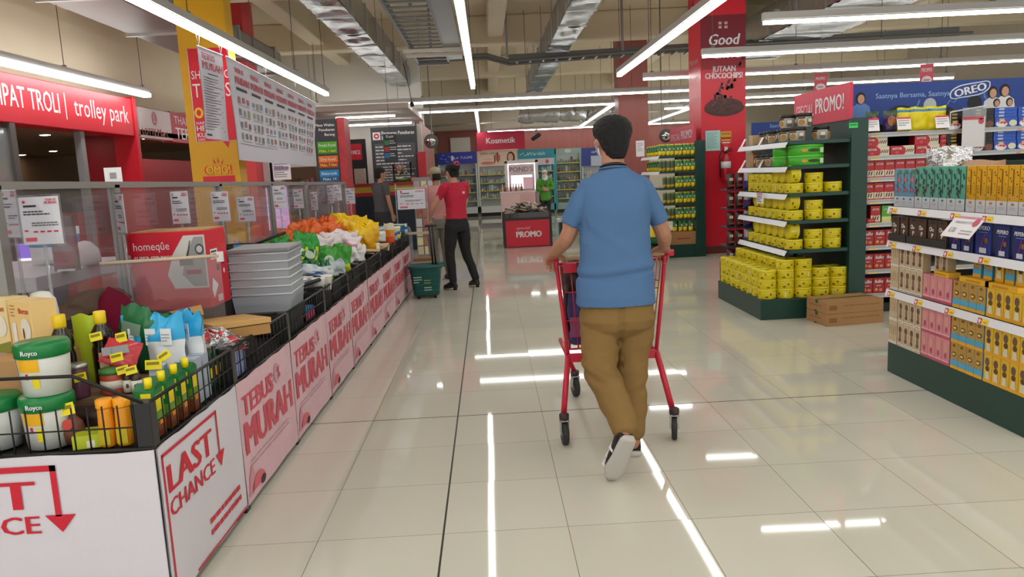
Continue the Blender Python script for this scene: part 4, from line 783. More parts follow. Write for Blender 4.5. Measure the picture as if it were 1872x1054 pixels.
# heaps of pouches ---------------------------------------------------------------
def pouch_kind(name, w, h, d, bands, prints=None, seed=0, n=8, wild=0., rough=.12):
    t = thing(name, 'x', 'pouch'); MB().pouch(w, h, d, bands, seed=seed, n=n, k=14 if wild else 10, wild=wild, rough=rough).build('pouch_body', t)
    if prints:
        b = MB(); prints(b, frame((0, -d*.53, 0), (1, 0, 0), (0, 0, 1))); b.build('print', t)
    return Kind(t)
def heap(kinds, spots, lab, group, cat='pouch'):
    for i, (x, y, z, rz) in enumerate(spots):
        o = kinds[i % len(kinds)].put((x, y, z), rz, lab % ORD[i] if '%s' in lab else lab, group); o['category'] = cat; o.rotation_euler.x = .14*math.sin(i*2.3); o.rotation_euler.y = .22*math.sin(i*3.7+1)
G1, G2 = mat('#187a34', .3), mat('#56b53a', .3)
gp = [pouch_kind('green_refill_pouch', .14, .20, .08, [(.12, G2), (.7, G1), (1, mat('#2f9a3e', .3))], lambda b, F: (b.ell(F, 0, .11, .045, .035, mat('#d9ead2', .4), .004), b.poly(F, [(.03, .05), (.06, .15), (.04, .16), (.015, .06)], mat('#d4dd2a', .4), .004)), s, 14, .13, .3) for s in (1, 2, 3)]
heap(gp, [(-1.43, 1.28, .80, .2), (-1.29, 1.30, .80, -.2), (-1.18, 1.26, .80, .1), (-1.08, 1.30, .79, .3), (-1.36, 1.5, .82, 0), (-1.23, 1.52, .82, -.3), (-1.12, 1.5, .80, .3), (-1.30, 1.78, .83, .1), (-1.18, 1.75, .81, -.2)], 'green refill pouch, %s from the frying pan', 'green refill pouches')
gb = []
for k in range(7):
    x = -1.14+.075*(k % 4)+.02*(k//4); y = 1.02+.1*(k//4); t = thing('green_bottle', 'clear green bottle in the fourth basket, %s in the %s row' % (ORD[k % 4], 'front' if k < 4 else 'back'), 'bottle', (x, y, ZT+.12), 0, 'green bottles behind the white bags')
    MB().lathe([(.03, 0), (.034, .005), (.034, .10), (.014, .15), (.014, .17), (.001, .171)], mat('#1d6a2c', .15), 14).build('bottle_body', t); MB().lathe([(.0345, .03), (.0345, .075)], mat('#8fb23a', .4), 14).build('label_band', t)
carton('stack_support', 'dark crate under the green bottles', -1.05, 1.07, ZT, .36, .26, .118, mat('#1e1c1e', .8), cat='crate')
heap([pouch_kind('lemon_green_pouch', .16, .21, .07, [(.25, mat('#c9d82c', .3)), (1, mat('#3f9a33', .3))], lambda b, F: (b.ell(F, 0, .12, .04, .05, mat('#e4ece0', .4), .005), b.text('Clean', F, 0, .11, .02, mat('#2d5c36', .5), z=.007)), 4, 14, .12, .28)], [(-1.0, 1.86, .70, .1), (-.92, 1.62, .70, -.5), (-1.08, 1.7, .70, .4), (-.98, 1.45, .70, .2)], 'green and lemon pouch near the wire side, %s of the group', 'green and lemon pouches')
heap([pouch_kind('white_blue_bag', .22, .12, .10, [(1, mat('#c9d3dc', .3))], lambda b, F: b.poly(F, [(-.06, .05), (.02, .07), (.07, .05), (.02, .085), (-.05, .08)], mat('#2b5fb0', .4), .012), 6, 14, .2, .3)], [(-1.0, .98, .72, .2), (-.96, 1.16, .72, -.4), (-1.06, 1.32, .72, .5), (-.93, 1.38, .71, -.8)], 'silvery white bag with blue mark, %s from the cups', 'silvery white bags')
OR = mat('#ea6a1e', .3); op = [pouch_kind('orange_bag', .17, .19, .11, [(.2, mat('#d9a06a', .4)), (.42, mat('#e2572a', .3)), (1, OR)], None, s, 14, .22, .25) for s in (7, 8, 9)]
heap(op, [(-1.50, 2.15, .84, .1), (-1.40, 2.2, .81, .5), (-1.50, 2.45, .87, -.4), (-1.38, 2.45, .84, .3), (-1.47, 2.7, .88, .2), (-1.34, 2.65, .85, -.3), (-1.46, 2.95, .88, .4), (-1.32, 2.9, .85, .2), (-1.44, 3.2, .88, -.2), (-1.31, 3.15, .84, .5), (-1.40, 3.45, .88, .1), (-1.27, 3.35, .80, -.3)], 'bright orange crinkled bag, %s along the divider', 'orange bags')
heap([pouch_kind('pink_white_bag', .20, .17, .09, [(.15, mat('#e6dce0', .35)), (.6, mat('#df8fa3', .35)), (1, mat('#ecdfe6', .35))], None, 9, 14, .2, .25), pouch_kind('pink_white_bag', .20, .17, .09, [(.5, mat('#d9788f', .35)), (1, mat('#efe3ea', .35))], None, 10, 14, .2, .25)], [(-1.20, 2.05, .80, .1), (-1.10, 2.2, .79, -.2), (-1.02, 2.38, .77, .2), (-1.16, 2.45, .81, .5), (-1.04, 2.6, .79, -.3)], 'pink and white crinkled bag, %s of the heap', 'pink and white bags')
heap([pouch_kind('white_paper_bag', .15, .14, .08, [(1, mat('#e2e0e2', .4))], None, 11, 12, .3, .3)], [(-.93, 2.15, .70, .3), (-.93, 2.35, .70, -.2), (-.98, 2.5, .70, .4)], 'small white bag in front of the pink ones, %s', 'small white bags')
heap([pouch_kind('yellow_pouch', .24, .26, .10, [(.2, mat('#c58a2a', .3)), (.7, mat('#e0a512', .28)), (1, mat('#f0c41a', .28))], None, s, 14, .16, .25) for s in (12, 13)], [(-1.35, 3.75, .82, .1), (-1.22, 3.5, .78, .3), (-1.10, 3.3, .74, -.2), (-1.0, 3.15, .70, .2), (-1.18, 3.85, .78, 0), (-1.05, 3.6, .74, .2)], 'big glossy yellow pouch, %s of the heap', 'big yellow pouches')
heap([pouch_kind('tan_sachet', .16, .05, .10, [(1, mat('#cfae84', .5))], None, 14), pouch_kind('tan_sachet', .15, .05, .10, [(1, mat('#e2d3bf', .5))], None, 15)], [(-.90, 3.0, .70, .3), (-.92, 3.25, .70, .8), (-.88, 3.45, .70, .1), (-.95, 3.4, .72, .5), (-.90, 3.65, .70, .4)], 'tan flat sachet near the wire side, %s of the heap', 'tan sachets')
for k in range(8): t = thing('blue_white_tube', 'blue capped white roll standing at the far divider end, %s' % ORD[k], 'roll', (-1.46+.06*(k % 4), 4.2+.12*k, .80), 0, 'blue capped rolls'); MB().lathe([(.035, 0), (.038, .005), (.038, .14), (.001, .14)], mat('#dde4ee', .4), 14).build('roll_body', t); MB().lathe([(.039, .09), (.039, .15), (.001, .151)], mat('#4a86cf', .35), 14).build('cap', t)
for k in range(10):
    y = 3.95+.13*k; m = [mat('#e4e7ea', .4), mat('#8fb2d6', .4), mat('#1f5f36', .4), mat('#e8d04a', .4), mat('#c7d2dc', .4)][k % 5]; t = thing('sachet_pack', '%s sachet pack on the far end of the counter, %s from the front' % (['white', 'light blue', 'dark green', 'yellow', 'pale grey'][k % 5], ORD[k]), 'sachet pack', (-.98+.10*(k % 2), y, .74), .4*(k % 3), 'mixed sachet packs'); MB().pouch(.2, .12, .08, [(.4, m), (.7, mat('#2a5fb0', .4) if k % 2 else m), (1, m)], seed=k).build('pack_body', t)
carton('stack_support', 'dark crate under the sachet packs at the far end', -.98, 4.55, ZT, .3, 1.2, .155, mat('#2a2628', .7), cat='crate')
p = at(712, 425, Y=3.95); t = thing('snack_pack', 'upright orange and green snack packet near the far end', 'packet', (p.x, 3.95, .70)); MB().pouch(.11, .24, .04, [(.35, mat('#d9532a', .35)), (.7, mat('#e08a2a', .35)), (1, mat('#d8cdb8', .4))], seed=3).build('packet_body', t)
t = thing('end_panel', 'rounded clear plastic panel closing the far end of the counter', 'panel', (-1.2, 5.26, .5)); F = frame((-1.56, 5.27, .1), (1, 0, 0), (0, 0, 1)); MB().poly(F, [(0, 0), (.82, 0), (.82, .62), (.80, .70), (.74, .74), (0, .74)], clear('#e4e4ea', .25, .15), 0, .01).build('sheet', t, True)
carton('brown_box', 'small brown carton on the floor against the counter end', at(775, 473, Y=5.35).x, 5.36, 0, .26, .18, .40, mat('#8f6a48', .8), cat='carton', fn=lambda b, F, w, h: b.rect(F, 0, w, h*.85, h*.9, mat('#c9a98a', .6), .001))
# hanging banners ------------------------------------------------------------------
def hanging(name, label, P, m, fn, top, thick=.004):
    """P: four corners tl tr br bl in space"""
    P = [Vector(p) for p in P]; c = sum(P, Vector())/4; t = thing(name, label, 'banner', tuple(c)); n, k = 16, 10; V = []
    N = (P[1]-P[0]).cross(P[3]-P[0]).normalized()*-1
    f = lambda u, v, e=0.: (P[0].lerp(P[1], u)).lerp(P[3].lerp(P[2], u), v) + N*(e+.015*math.sin(u*9+v*3)*v)
    for s in (0, 1): V += [f(i/n, j/k, -thick*s) for j in range(k+1) for i in range(n+1)]
    b = (n+1)*(k+1); Fc = []
    for s in (0, 1): Fc += [tuple(q+s*b for q in ((j*(n+1)+i, (j+1)*(n+1)+i, (j+1)*(n+1)+i+1, j*(n+1)+i+1)[::(-1 if s else 1)])) for j in range(k) for i in range(n)]
    MB().add(V, Fc, m, None, True).build('sheet', t, True); q = MB(); fn(q, f); q.build('print', t, True)
    q = MB(); q.tube([P[0], P[1]], .008, mat('#d8d6da', .4), 6); q.build('top_rod', t, True); q = MB()
    for u in top: a = P[0].lerp(P[1], u); q.tube([a, (a.x, a.y+.06, 2.88)], .002, mat('#cfcfd2', .5), 4); q.tube([a, (a.x, a.y-.06, 2.88)], .002, mat('#cfcfd2', .5), 4)
    q.build('hanging_cord', t, True); return t
def warp(q, f, s, u, v, hv, wu, m, bold=.03, e=.006):
    V, Fc, w = glyphs(s); [q.add([f(u+a/w*wu+d*bold*hv, v-b*hv, e+.0002*i) for a, b in V], Fc, m) for i, d in enumerate((0, -.7, .7))]
def wr(q, f, u0, u1, v0, v1, m, e=.004): q.add([f(u0, v0, e), f(u0, v1, e), f(u1, v1, e), f(u1, v0, e)], [(0, 1, 2, 3)], m)
BW = mat('#d4cfdc', .5)
def big(q, f):
    r = random.Random(4)
    for k in range(7):
        u = .05+.135*k; warp(q, f, 'TEBUS', u, .12, .05, .075, TXR); warp(q, f, 'MURAH', u, .235, .075, .115, TXR, .04); wr(q, f, u, u+.09, .27, .30, INK)
        for j in range(4):
            for i_ in range(3):
                c = r.choice(['#8b8aa0', '#a3776f', '#9fa08a', '#b06a78', '#7f98a8', '#6f6f7c']); a = u+.04*i_; wr(q, f, a, a+.022, .36+.12*j+.02*r.random(), .42+.12*j+.02*r.random(), mat(c, .6))
            wr(q, f, u, u+.1, .445+.12*j, .452+.12*j, mat('#8d8898', .6))
    wr(q, f, .03, .985, .835, .84, mat('#8d7f92', .6))
hanging('hanging_banner', 'wide white hanging banner with rows of offers under the strip light', (at(413, 103, X=-2.4), at(577, 188, X=-2.36), at(576, 304, X=-2.3), at(437, 292, X=-2.3)), BW, big, (.02, .35, .7, .98))
def small(q, f):
    warp(q, f, 'TEBUS', .08, .12, .07, .55, TXR, .04); warp(q, f, 'MURAH', .1, .23, .085, .82, TXR, .05); wr(q, f, .3, .7, .27, .28, INK); r = random.Random(9)
    for j in range(20): wr(q, f, .08, .5+.42*r.random(), .32+.03*j, .328+.03*j, mat('#77727f', .6))
    wr(q, f, .1, .3, .945, .965, INK)
hanging('hanging_poster', 'narrow white hanging notice before the yellow pillar', (at(361, 84, X=-2.42), at(406, 101, X=-2.42), at(420, 258, X=-2.38), at(376, 252, X=-2.38)), BW, small, (.05, .95))
t = thing('small_hanging_card', 'small pale card hanging by the start of the left strip light', 'card', tuple(at(295, 5, X=-2.42))); pc = at(295, 5, X=-2.44); MB().box(pc.x-.003, pc.x+.003, pc.y-.3, pc.y+.15, pc.z-.06, pc.z+.3, mat('#d9c3ca', .5)).build('sheet', t, True)
# things behind the glass ------------------------------------------------------------
t = thing('checkout_table', 'white table behind the glass divider at the left edge', 'table', (-3.1, .6, 0)); a = at(190, 478, Y=.9); ZW = a.z
MB().box(-3.35, a.x, .1, 1.3, ZW-.09, ZW, mat('#c9c6ce', .4)).build('tabletop', t, True, bevel=.006)
for x in (-3.3, a.x-.08):
    for y in (.15, 1.22): MB().box(x, x+.05, y, y+.05, 0, ZW-.09, WHITE).build('leg', t, True)
p = at(122, 475, Y=.4); t = thing('acrylic_holder', 'clear leaflet holder on the white table', 'holder', (p.x, .4, ZW)); MB().box(-.07, .07, -.02, .02, 0, .34, clear('#c9b9bd', .3, .12, '#9b7d80')).build('holder_body', t); MB().box(-.05, .06, -.03, .06, 0, .012, WHITE).build('base', t); MB().box(-.06, .06, -.024, -.021, .03, .12, mat('#9b4d5c', .5)).build('leaflet', t)
p = at(150, 470, Y=.7); t = thing('white_dispenser', 'white rounded dispenser on the white table', 'dispenser', (p.x, .75, ZW)); MB().lathe([(.09, 0), (.09, .04), (.08, .10), (.04, .15), (.001, .16)], mat('#dedce0', .35), 24).build('dispenser_body', t)
p = at(95, 470, Y=.8); t = thing('blue_bag', 'white bag with blue stripes on the white table', 'bag', (p.x, .85, ZW)); MB().pouch(.34, .25, .14, [(.5, WHITE), (.75, mat('#3f86c8', .4)), (1, WHITE)], seed=2).build('bag_body', t)
p = at(75, 480, Y=3.0); t = thing('lit_screen', 'glowing white and purple screen behind the white table', 'screen', (p.x, 3.0, 0)); MB().box(-.26, .20, .0, .05, .0, 1.05, mat('#332b3a', .4)).build('stand', t); F = frame((-.2, -.002, .55), (1, 0, 0), (0, 0, 1)); MB().rect(F, 0, .32, .0, .42, emit('#8e6ad8', 1.2), .002).rect(F, .0, .18, .03, .28, emit('#f4f4ff', 1.6), .004).ell(F, .13, .12, .05, .06, emit('#e85a8a', 1.0), .006).build('display', t)
p = at(555, 395, Y=4.4); t = thing('pink_screen', 'upright glowing pink display behind the glass divider', 'screen', (p.x-.28, 4.4, 0)); MB().box(-.13, .13, .0, .04, 0, 1.40, mat('#8d7f8f', .4)).build('stand', t); F = frame((-.12, -.002, .9), (1, 0, 0), (0, 0, 1)); MB().rect(F, 0, .24, 0, .48, emit('#e3b4e6', .95), .002).build('display', t)
p = at(208, 320, X=-2.9); t = thing('paper_notice', 'small white notice on top of the glass rail', 'notice', tuple(p)); F = frame(at(207, 319, X=-1.62), (1, .2, 0), (0, 0, 1)); MB().box(-.04, .04, -.045, .035, 0, .004, PAPER, F).build('sheet', t, True); b = MB(); b.rect(F, -.015, .015, -.02, .01, mat('#9a98a6', .5), .006); b.build('print', t, True)
t = thing('partition_screen', 'plain white panel left of the dark exchange pillar', 'panel', (-3.5, 9, 0)); a = at(462, 300, Y=9.0); c = at(490, 300, Y=9.0); MB().box(a.x, c.x, 9, 9.08, 0, 1.8, mat('#dedcdc', .5)).build('panel', t, True)
t = thing('door_surround', 'dark door frame beside the white panel', 'frame', (-3.3, 9.2, 0)); a = at(493, 300, Y=9.2); MB().box(a.x-.03, a.x+.03, 9.2, 9.3, 0, 2.5, BLACK).build('upright', t, True)
a = at(515, 310, Y=8.8); t = flat_notice('notice', 'white notice with small pictures below the wide banner', 'notice', frame(a, (1, 0, 0), (0, 0, 1)), .3, .34, PAPER, lambda b, F: (b.lines(F, -.13, .13, .12, 8, .035, mat('#8f8d9c', .5), .5, .007), b.rect(F, -.12, .12, .0, .05, mat('#8d7fa8', .5), .008))); MB().box(a.x-.02, a.x+.02, 8.82, 8.86, 0, a.z+.15, GREY).build('stand', t, True)
t = thing('ornament_shelf', 'brown shelf with small items behind the white notice', 'shelf', (-3.4, 11.6, 0)); a = at(545, 310, Y=11.6); MB().box(a.x-.3, a.x+.35, 11.6, 11.9, 0, 1.75, mat('#6e5844', .6)).build('shelf_body', t, True)
for k in range(6): MB().cbox(a.x-.22+.1*k, 11.57, 1.36, .07, .04, .1+.03*(k % 3), mat(['#c9c0b0', '#8b2f2f', '#3e5a3a', '#d0c38a', '#a78', '#ccc'][k] if len(['#c9c0b0', '#8b2f2f', '#3e5a3a', '#d0c38a', '#a78', '#ccc'][k]) == 7 else '#aa7788', .5)).build('ornament', t, True)
for k, q in enumerate((620, 650)):
    p = at(q, 330, Y=10.5); t = thing('white_box_stack', 'pale box on the service counter, %s one' % ('left' if k == 0 else 'right'), 'box', (p.x, 11.1, 1.351), 0, 'pale boxes on the service counter'); MB().box(-.1, .1, -.1, .1, 0, .2+.1*k, mat('#b8b0a2', .6)).build('box_body', t)
# ============================================================ GONDOLAS ON THE RIGHT
def rail_tags(b, F, L, step, seed, h=.035):
    r = random.Random(seed); x = .03
    while x < L-.1:
        b.rect(F, x, x+.032, .003, h-.002, TAGR, .002); b.poly(F, [(x+.008, .008), (x+.024, .008), (x+.024, .02), (x+.03, .02), (x+.016, h-.006), (x+.002, .02), (x+.008, .02)], mat('#f3dfe4', .5), .003)
        b.rect(F, x+.032, x+.085, .003, h-.002, mat('#f2cf3a', .5), .002); b.rect(F, x+.045, x+.075, .012, .018, mat('#c08a1a', .5), .003); x += step*(1+.2*r.random())
def endcap(name, label, xf, xb, y0, y1, zb, shelves, ztop, xsh, tags=True, post=True):
    t = thing(name, label, 'shelf unit', ((xf+xb)/2, (y0+y1)/2, 0))
    MB().box(xf, xb, y0, y1, 0, zb, GREEN).build('plinth', t, True, bevel=.004)
    MB().box(xb, xb+.03, y0, y1, zb, ztop, mat('#0f332b', .4)).build('back_panel', t, True)
    if post:
        for y in (y0, y1-.04): MB().box(xb-.02, xb+.13, y-.01, y+.05, 0, ztop, GREEN).build('upright', t, True, bevel=.004)
    for k, z in enumerate(shelves):
        o = MB().box(xsh, xb, y0+.01, y1-.01, z-.03, z, mat('#16433a', .4)).build('shelf', t, True)
        if tags is not None:
            F = frame((xsh-.03, y1-.0, z-.042), (0, -1, 0), (.25, 0, 1)); q = MB().box(0, y1-y0, 0, .045, -.006, 0, RAILW, F)
            if tags: rail_tags(q, F, y1-y0, tags, k)
            q.build('price_rail', o, True)
    return t
# --- yellow tin end display
X0, Y0, Y1, XB = 2.64, 2.28, 3.56, 3.45; XSH = 2.9; SH = [.62, .88, 1.12, 1.36, 1.575]
endcap('gondola_end', 'dark green end display unit stacked with yellow biscuit tins', X0, XB, Y0, Y1, .185, SH, 1.75, XSH, None)
for k, z in enumerate(SH):
    F = frame((XSH-.05, Y1, z-.05), (0, -1, 0), (.55, 0, 1)); t = thing('price_strip', 'white price strip on the %s shelf of the yellow tin display' % ORD[k], 'price strip', (XSH, 2.9, z), 0, 'white price strips of the tin display'); MB().box(0, Y1-Y0-.02, 0, .05, -.008, 0, RAILW, F).build('strip', t, True)
    if k >= 3:
        q = MB(); q.box(.02, .07, .05, .14, -.004, 0, PAPER, F); q.box(.55, .60, .03, .13, .0, .004, PAPER, F); q.build('card', t, True)
p = at(1390, 362, X=2.83); flat_notice('price_card', 'white price card hanging on the middle shelf of the tin display', 'price card', frame(p, (0, -1, 0), (0, 0, 1)), .17, .10, PAPER, lambda b, F: (b.rect(F, -.08, .08, .03, .048, mat('#d58a98', .5), .008), b.lines(F, -.07, .07, .015, 4, .017, INK, .4, .008)))
p = at(1560, 229, Y=2.26); flat_notice('green_sticker', 'small bright green sticker on the display upright', 'sticker', frame(p, (1, 0, 0), (0, 0, 1)), .075, .045, mat('#3fcf63', .5), lambda b, F: b.lines(F, -.03, .03, 0, 1, .02, mat('#1f6f38', .5), .5, .008))
t = thing('promo_header', 'red special promo board standing on the tin display', 'sign', (3.46, 2.9, 1.75)); c0 = at(1452, 180, X=3.44); c1 = at(1554, 152, X=3.44)
ya, yb = c0.y, c1.y; z0h, z1h = 1.74, 2.06
MB().box(3.44, 3.47, yb, ya, z0h, z1h, mat('#d5284a', .4)).build('board', t, True); F = frame((3.44, ya, z0h), (0, -1, 0), (0, 0, 1)); b = MB(); W_ = ya-yb
b.rect(F, W_*.40, W_*.403, 0, z1h-z0h, mat('#a01c38', .5), .002); b.text('SPECIAL', F, W_*.05, .09, .115, mat('#f3d3d9', .5), w=W_*.34, al='L'); b.text('PROMO!', F, W_*.43, .10, .14, WHITE, w=W_*.48, al='L', bold=.02); b.build('lettering', t, True)
# tins
YT = mat('#d8c614', .38); YT2 = mat('#e3d431', .35); BRN = mat('#6b3d12', .5)
def tin(seed, plain=False):
    t = thing('biscuit_tin', 'x', 'tin'); r_, h = .079, .085
    MB().lathe([(r_*.97, 0), (r_, .003), (r_, h-.004), (r_*.97, h), (r_*.95, h-.002), (.001, h-.002)], YT, 26).lathe([(r_*1.008, h-.016), (r_*1.008, h-.002), (r_*.97, h+.001)], YT2, 26).build('tin_body', t); b = MB(); r = random.Random(seed)
    def patch(a0, a1, za, zb, m, q=1.006):
        n = 4; V = []
        for k in range(n+1):
            a = a0+(a1-a0)*k/n
            for z in (za, zb): V.append((r_*q*math.cos(a), r_*q*math.sin(a), z))
        b.add(V, [(2*k, 2*k+2, 2*k+3, 2*k+1) for k in range(n)], m)
    for k in range(5):
        a = k*1.257+seed; patch(a, a+.12, .015, .06, mat('#dcdccc', .5)) if k == 2 else patch(a, a+.32, .014, .026, BRN); e = a+.5; patch(e, e+.20, .034, .052, mat('#7d4d1a', .5)) if k % 2 else patch(e, e+.12, .045, .060, BRN)
    F = frame((0, 0, h), (1, 0, 0), (0, 1, 0)); b.ell(F, 0, 0, .05, .05, mat('#c9a824', .4), .0005, 18); b.ell(F, .01, .01, .03, .022, BRN, .001, 12); b.build('print', t); return Kind(t)
TIN = [tin(1), tin(2.2)]; cnt = [0]
def put_tin(x, y, z, label, group, edge=False):
    o = TIN[cnt[0] % 2].put((x, y, z), rnd.uniform(0, 6), label, group); cnt[0] += 1
    if edge: o.rotation_euler = (0, PI/2, 0); o.location = (x, y, z+.0795)
dy_ = .1585
heights = {0: [3]*8, 1: [4]*8, 2: [4, 4], 3: [3, 3], 4: [3, 3]}
for col, hs in heights.items():
    for j, hh in enumerate(hs):
        for k in range(hh):
            if col == 1 and j > 0 and k < 2: continue          # hidden behind the front stacks
            put_tin(2.725+.162*col, Y0+.085+dy_*j, .186+.0865*k, 'yellow biscuit tin on the plinth, %s row back, %s stack, %s from the bottom' % (ORD[col], ORD[j], ORD[k]), 'yellow tins stacked on the plinth')
for s, (z, n, edge0, side) in enumerate(((SH[0], 7, 0, (2, 2)), (SH[1], 7, 0, (2, 1)), (SH[2], 7, 0, (2, 1)))):
    nm = ('lowest', 'second', 'third')[s]
    for j in range(7): put_tin(XSH+.07, Y0+.10+dy_*j, z+.001, 'yellow biscuit tin lying flat, %s from the near end, %s shelf' % (ORD[j], nm), 'yellow tins on the %s shelf' % nm)
    for j in range(7):
        if s == 2 and j > 2: put_tin(XSH+.07, Y0+.10+dy_*j, z+.088, 'yellow biscuit tin in the upper layer, %s from the near end, %s shelf' % (ORD[j], nm), 'yellow tins on the %s shelf' % nm)
    if s < 2:
        for j in range(6): put_tin(XSH+.02, Y0+.12+dy_*1.02*j, z+.088, 'yellow biscuit tin turned on edge, %s from the near end, %s shelf' % (ORD[j], nm), 'yellow tins on the %s shelf' % nm, True)
    else:
        for j in range(3): put_tin(XSH+.02, Y0+.10+dy_*j, z+.088, 'yellow biscuit tin turned on edge, %s from the near end, third shelf' % ORD[j], 'yellow tins on the third shelf', True)
    for q, n_ in enumerate(side):
        for k in range(n_): put_tin(XSH+.245+.17*q, Y0+.095, z+.001+.0865*k, 'yellow biscuit tin deeper on the %s shelf, %s column, %s' % (nm, ORD[q], 'below' if k == 0 else 'on top'), 'yellow tins on the %s shelf' % nm)
# dark biscuit tubs and green tins on the upper shelves
def tub2(seed):
    t = thing('biscuit_tub', 'x', 'tub'); MB().lathe([(.055, 0), (.064, .005), (.066, .085), (.067, .09)], mat('#c8c3ba', .4), 24).build('tub_body', t); MB().lathe([(.069, .086), (.070, .115), (.066, .118), (.001, .118)], mat('#1f1b19', .35), 24).build('lid', t); b = MB()
    for a in (0, 2.1, 4.2):
        a += seed; M = frame((.067*math.cos(a), .067*math.sin(a), .04), (-math.sin(a), math.cos(a), 0), (0, 0, 1)); b.ell(M, 0, 0, .036, .034, mat('#e8dcc0', .5), .001, 18); b.ell(M, 0, -.002, .031, .028, mat('#a8824f', .6), .003, 16); b.rect(M, -.03, .03, .03, .042, mat('#3a2c26', .5), .003)
        M2 = frame((.067*math.cos(a+1.05), .067*math.sin(a+1.05), .04), (-math.sin(a+1.05), math.cos(a+1.05), 0), (0, 0, 1)); b.rect(M2, -.024, .024, -.03, .035, mat('#57514c', .5), .001); b.rect(M2, -.02, .02, .0, .03, mat('#d9d5cc', .5), .002)
    b.build('print', t); return Kind(t)
TB = tub2(PI*1.1); k_ = 0
for lab, x, y, z in (('large biscuit tub with dark lid, right one of the pair at the near shelf end', 3.21, 2.38, SH[4]), ('large biscuit tub with dark lid, left one of the pair at the near shelf end', 3.0, 2.38, SH[4]), ('biscuit tub with dark lid stacked on top of another one', 3.06, 2.39, SH[4]+.119), ('biscuit tub with dark lid stacked at the left of the top one', 2.97, 2.52, SH[4]+.119), ('biscuit tub supporting the left stacked one', 2.97, 2.52, SH[4]),
    ('biscuit tub with dark lid in the middle of the top shelf', 2.97, 2.86, SH[4]), ('biscuit tub with dark lid beside the middle one on the top shelf', 2.99, 3.0, SH[4]), ('farther biscuit tub on the top shelf', 3.0, 3.14, SH[4]), ('biscuit tub between the middle group and the near stack', 3.0, 2.68, SH[4]),
    ('dark lidded biscuit tub on the fourth shelf, nearest of three', 2.97, 2.86, SH[3]), ('dark lidded biscuit tub on the fourth shelf, middle of three', 2.97, 3.02, SH[3]), ('dark lidded biscuit tub on the fourth shelf, farthest of three', 2.97, 3.18, SH[3])):
    TB.put((x, y, z+.001), .3*(k_ % 3), lab, 'biscuit tubs with dark lids'); k_ += 1
t = thing('snack_carton', 'small beige carton at the far end of the top shelf', 'box', (2.97, 3.38, SH[4]+.001)); MB().cbox(0, 0, 0, .08, .1, .1, mat('#c9a883', .5)).build('box_body', t)
t = thing('snack_carton', 'orange carton at the far end of the fourth shelf', 'box', (2.97, 3.36, SH[3]+.001)); MB().cbox(0, 0, 0, .08, .1, .14, mat('#c98a4a', .5)).build('box_body', t)
def oval_tin():
    t = thing('green_tin', 'x', 'tin'); GT = mat('#3fae22', .35); MB().lathe([(.98, 0), (1, .004), (1, .085), (.97, .088), (.001, .088)], GT, 32, None, True, .155, .095).build('tin_body', t); MB().lathe([(1.01, .066), (1.01, .087), (.98, .09), (.001, .09)], mat('#5cc63a', .35), 32, None, True, .155, .095).build('lid', t)
    b = MB(); F = frame((0, -.0955, .02), (1, 0, 0), (0, 0, 1)); b.ell(F, .03, .018, .05, .014, mat('#2a3a1c', .5), .001, 14); b.ell(F, -.05, .018, .028, .014, mat('#d69a2a', .5), .001, 14); b.rect(F, .09, .12, -.005, .04, mat('#bcd8b0', .5), -.010); b.build('print', t); return Kind(t)
GTN = oval_tin()
for lab, x, y, z in (('long green tin, lower one at the near end of the fourth shelf', 3.08, 2.39, SH[3]), ('long green tin stacked on the lower one', 3.08, 2.39, SH[3]+.091), ('green tin behind the near pair, lower', 3.02, 2.60, SH[3]), ('green tin behind the near pair, upper', 3.02, 2.60, SH[3]+.091)): GTN.put((x, y, z+.001), 0, lab, 'long green tins')
# cartons on the floor
def brown_carton(label, z):
    t = thing('shipping_carton', label, 'carton', (3.34, 2.12, z), -.0, 'two brown cartons on the floor'); w, d, h = .52, .33, .105
    M = T(rz=0.12); MB().box(-w/2, w/2, -d/2, d/2, 0, h, mat('#a97f55', .8, var=.06, vscale=5), M).build('carton_body', t, bevel=.003)
    b = MB(); b.box(-w/2-.001, w/2+.001, -.02, .02, h, h+.001, TAPE, M); b.box(-w/2-.0012, -w/2, -.02, .02, h-.03, h, TAPE, M)
    F = M @ frame((-w/2, -d/2, 0), (1, 0, 0), (0, 0, 1)); b.rect(F, .02, .09, .03, .07, mat('#8a6238', .8), .001); b.lines(F, .15, .5, .06, 1, .03, mat('#93693e', .8), .3, .001); G = M @ frame((-w/2, d/2, 0), (0, -1, 0), (0, 0, 1)); b.lines(G, .05, .25, .05, 1, .03, mat('#93693e', .8), .4, .001); b.rect(G, .13, .17, 0, .015, mat('#3c4a2c', .6), .001); b.build('tape', t); return t
p = at(1515, 597, Z=0); 
a1 = brown_carton('lower brown shipping carton on the floor before the tin display', 0); a2 = brown_carton('upper brown shipping carton with green tape, stacked on another', .106)
for o in (a1, a2): o.location.x = 3.30; o.location.y = 2.07
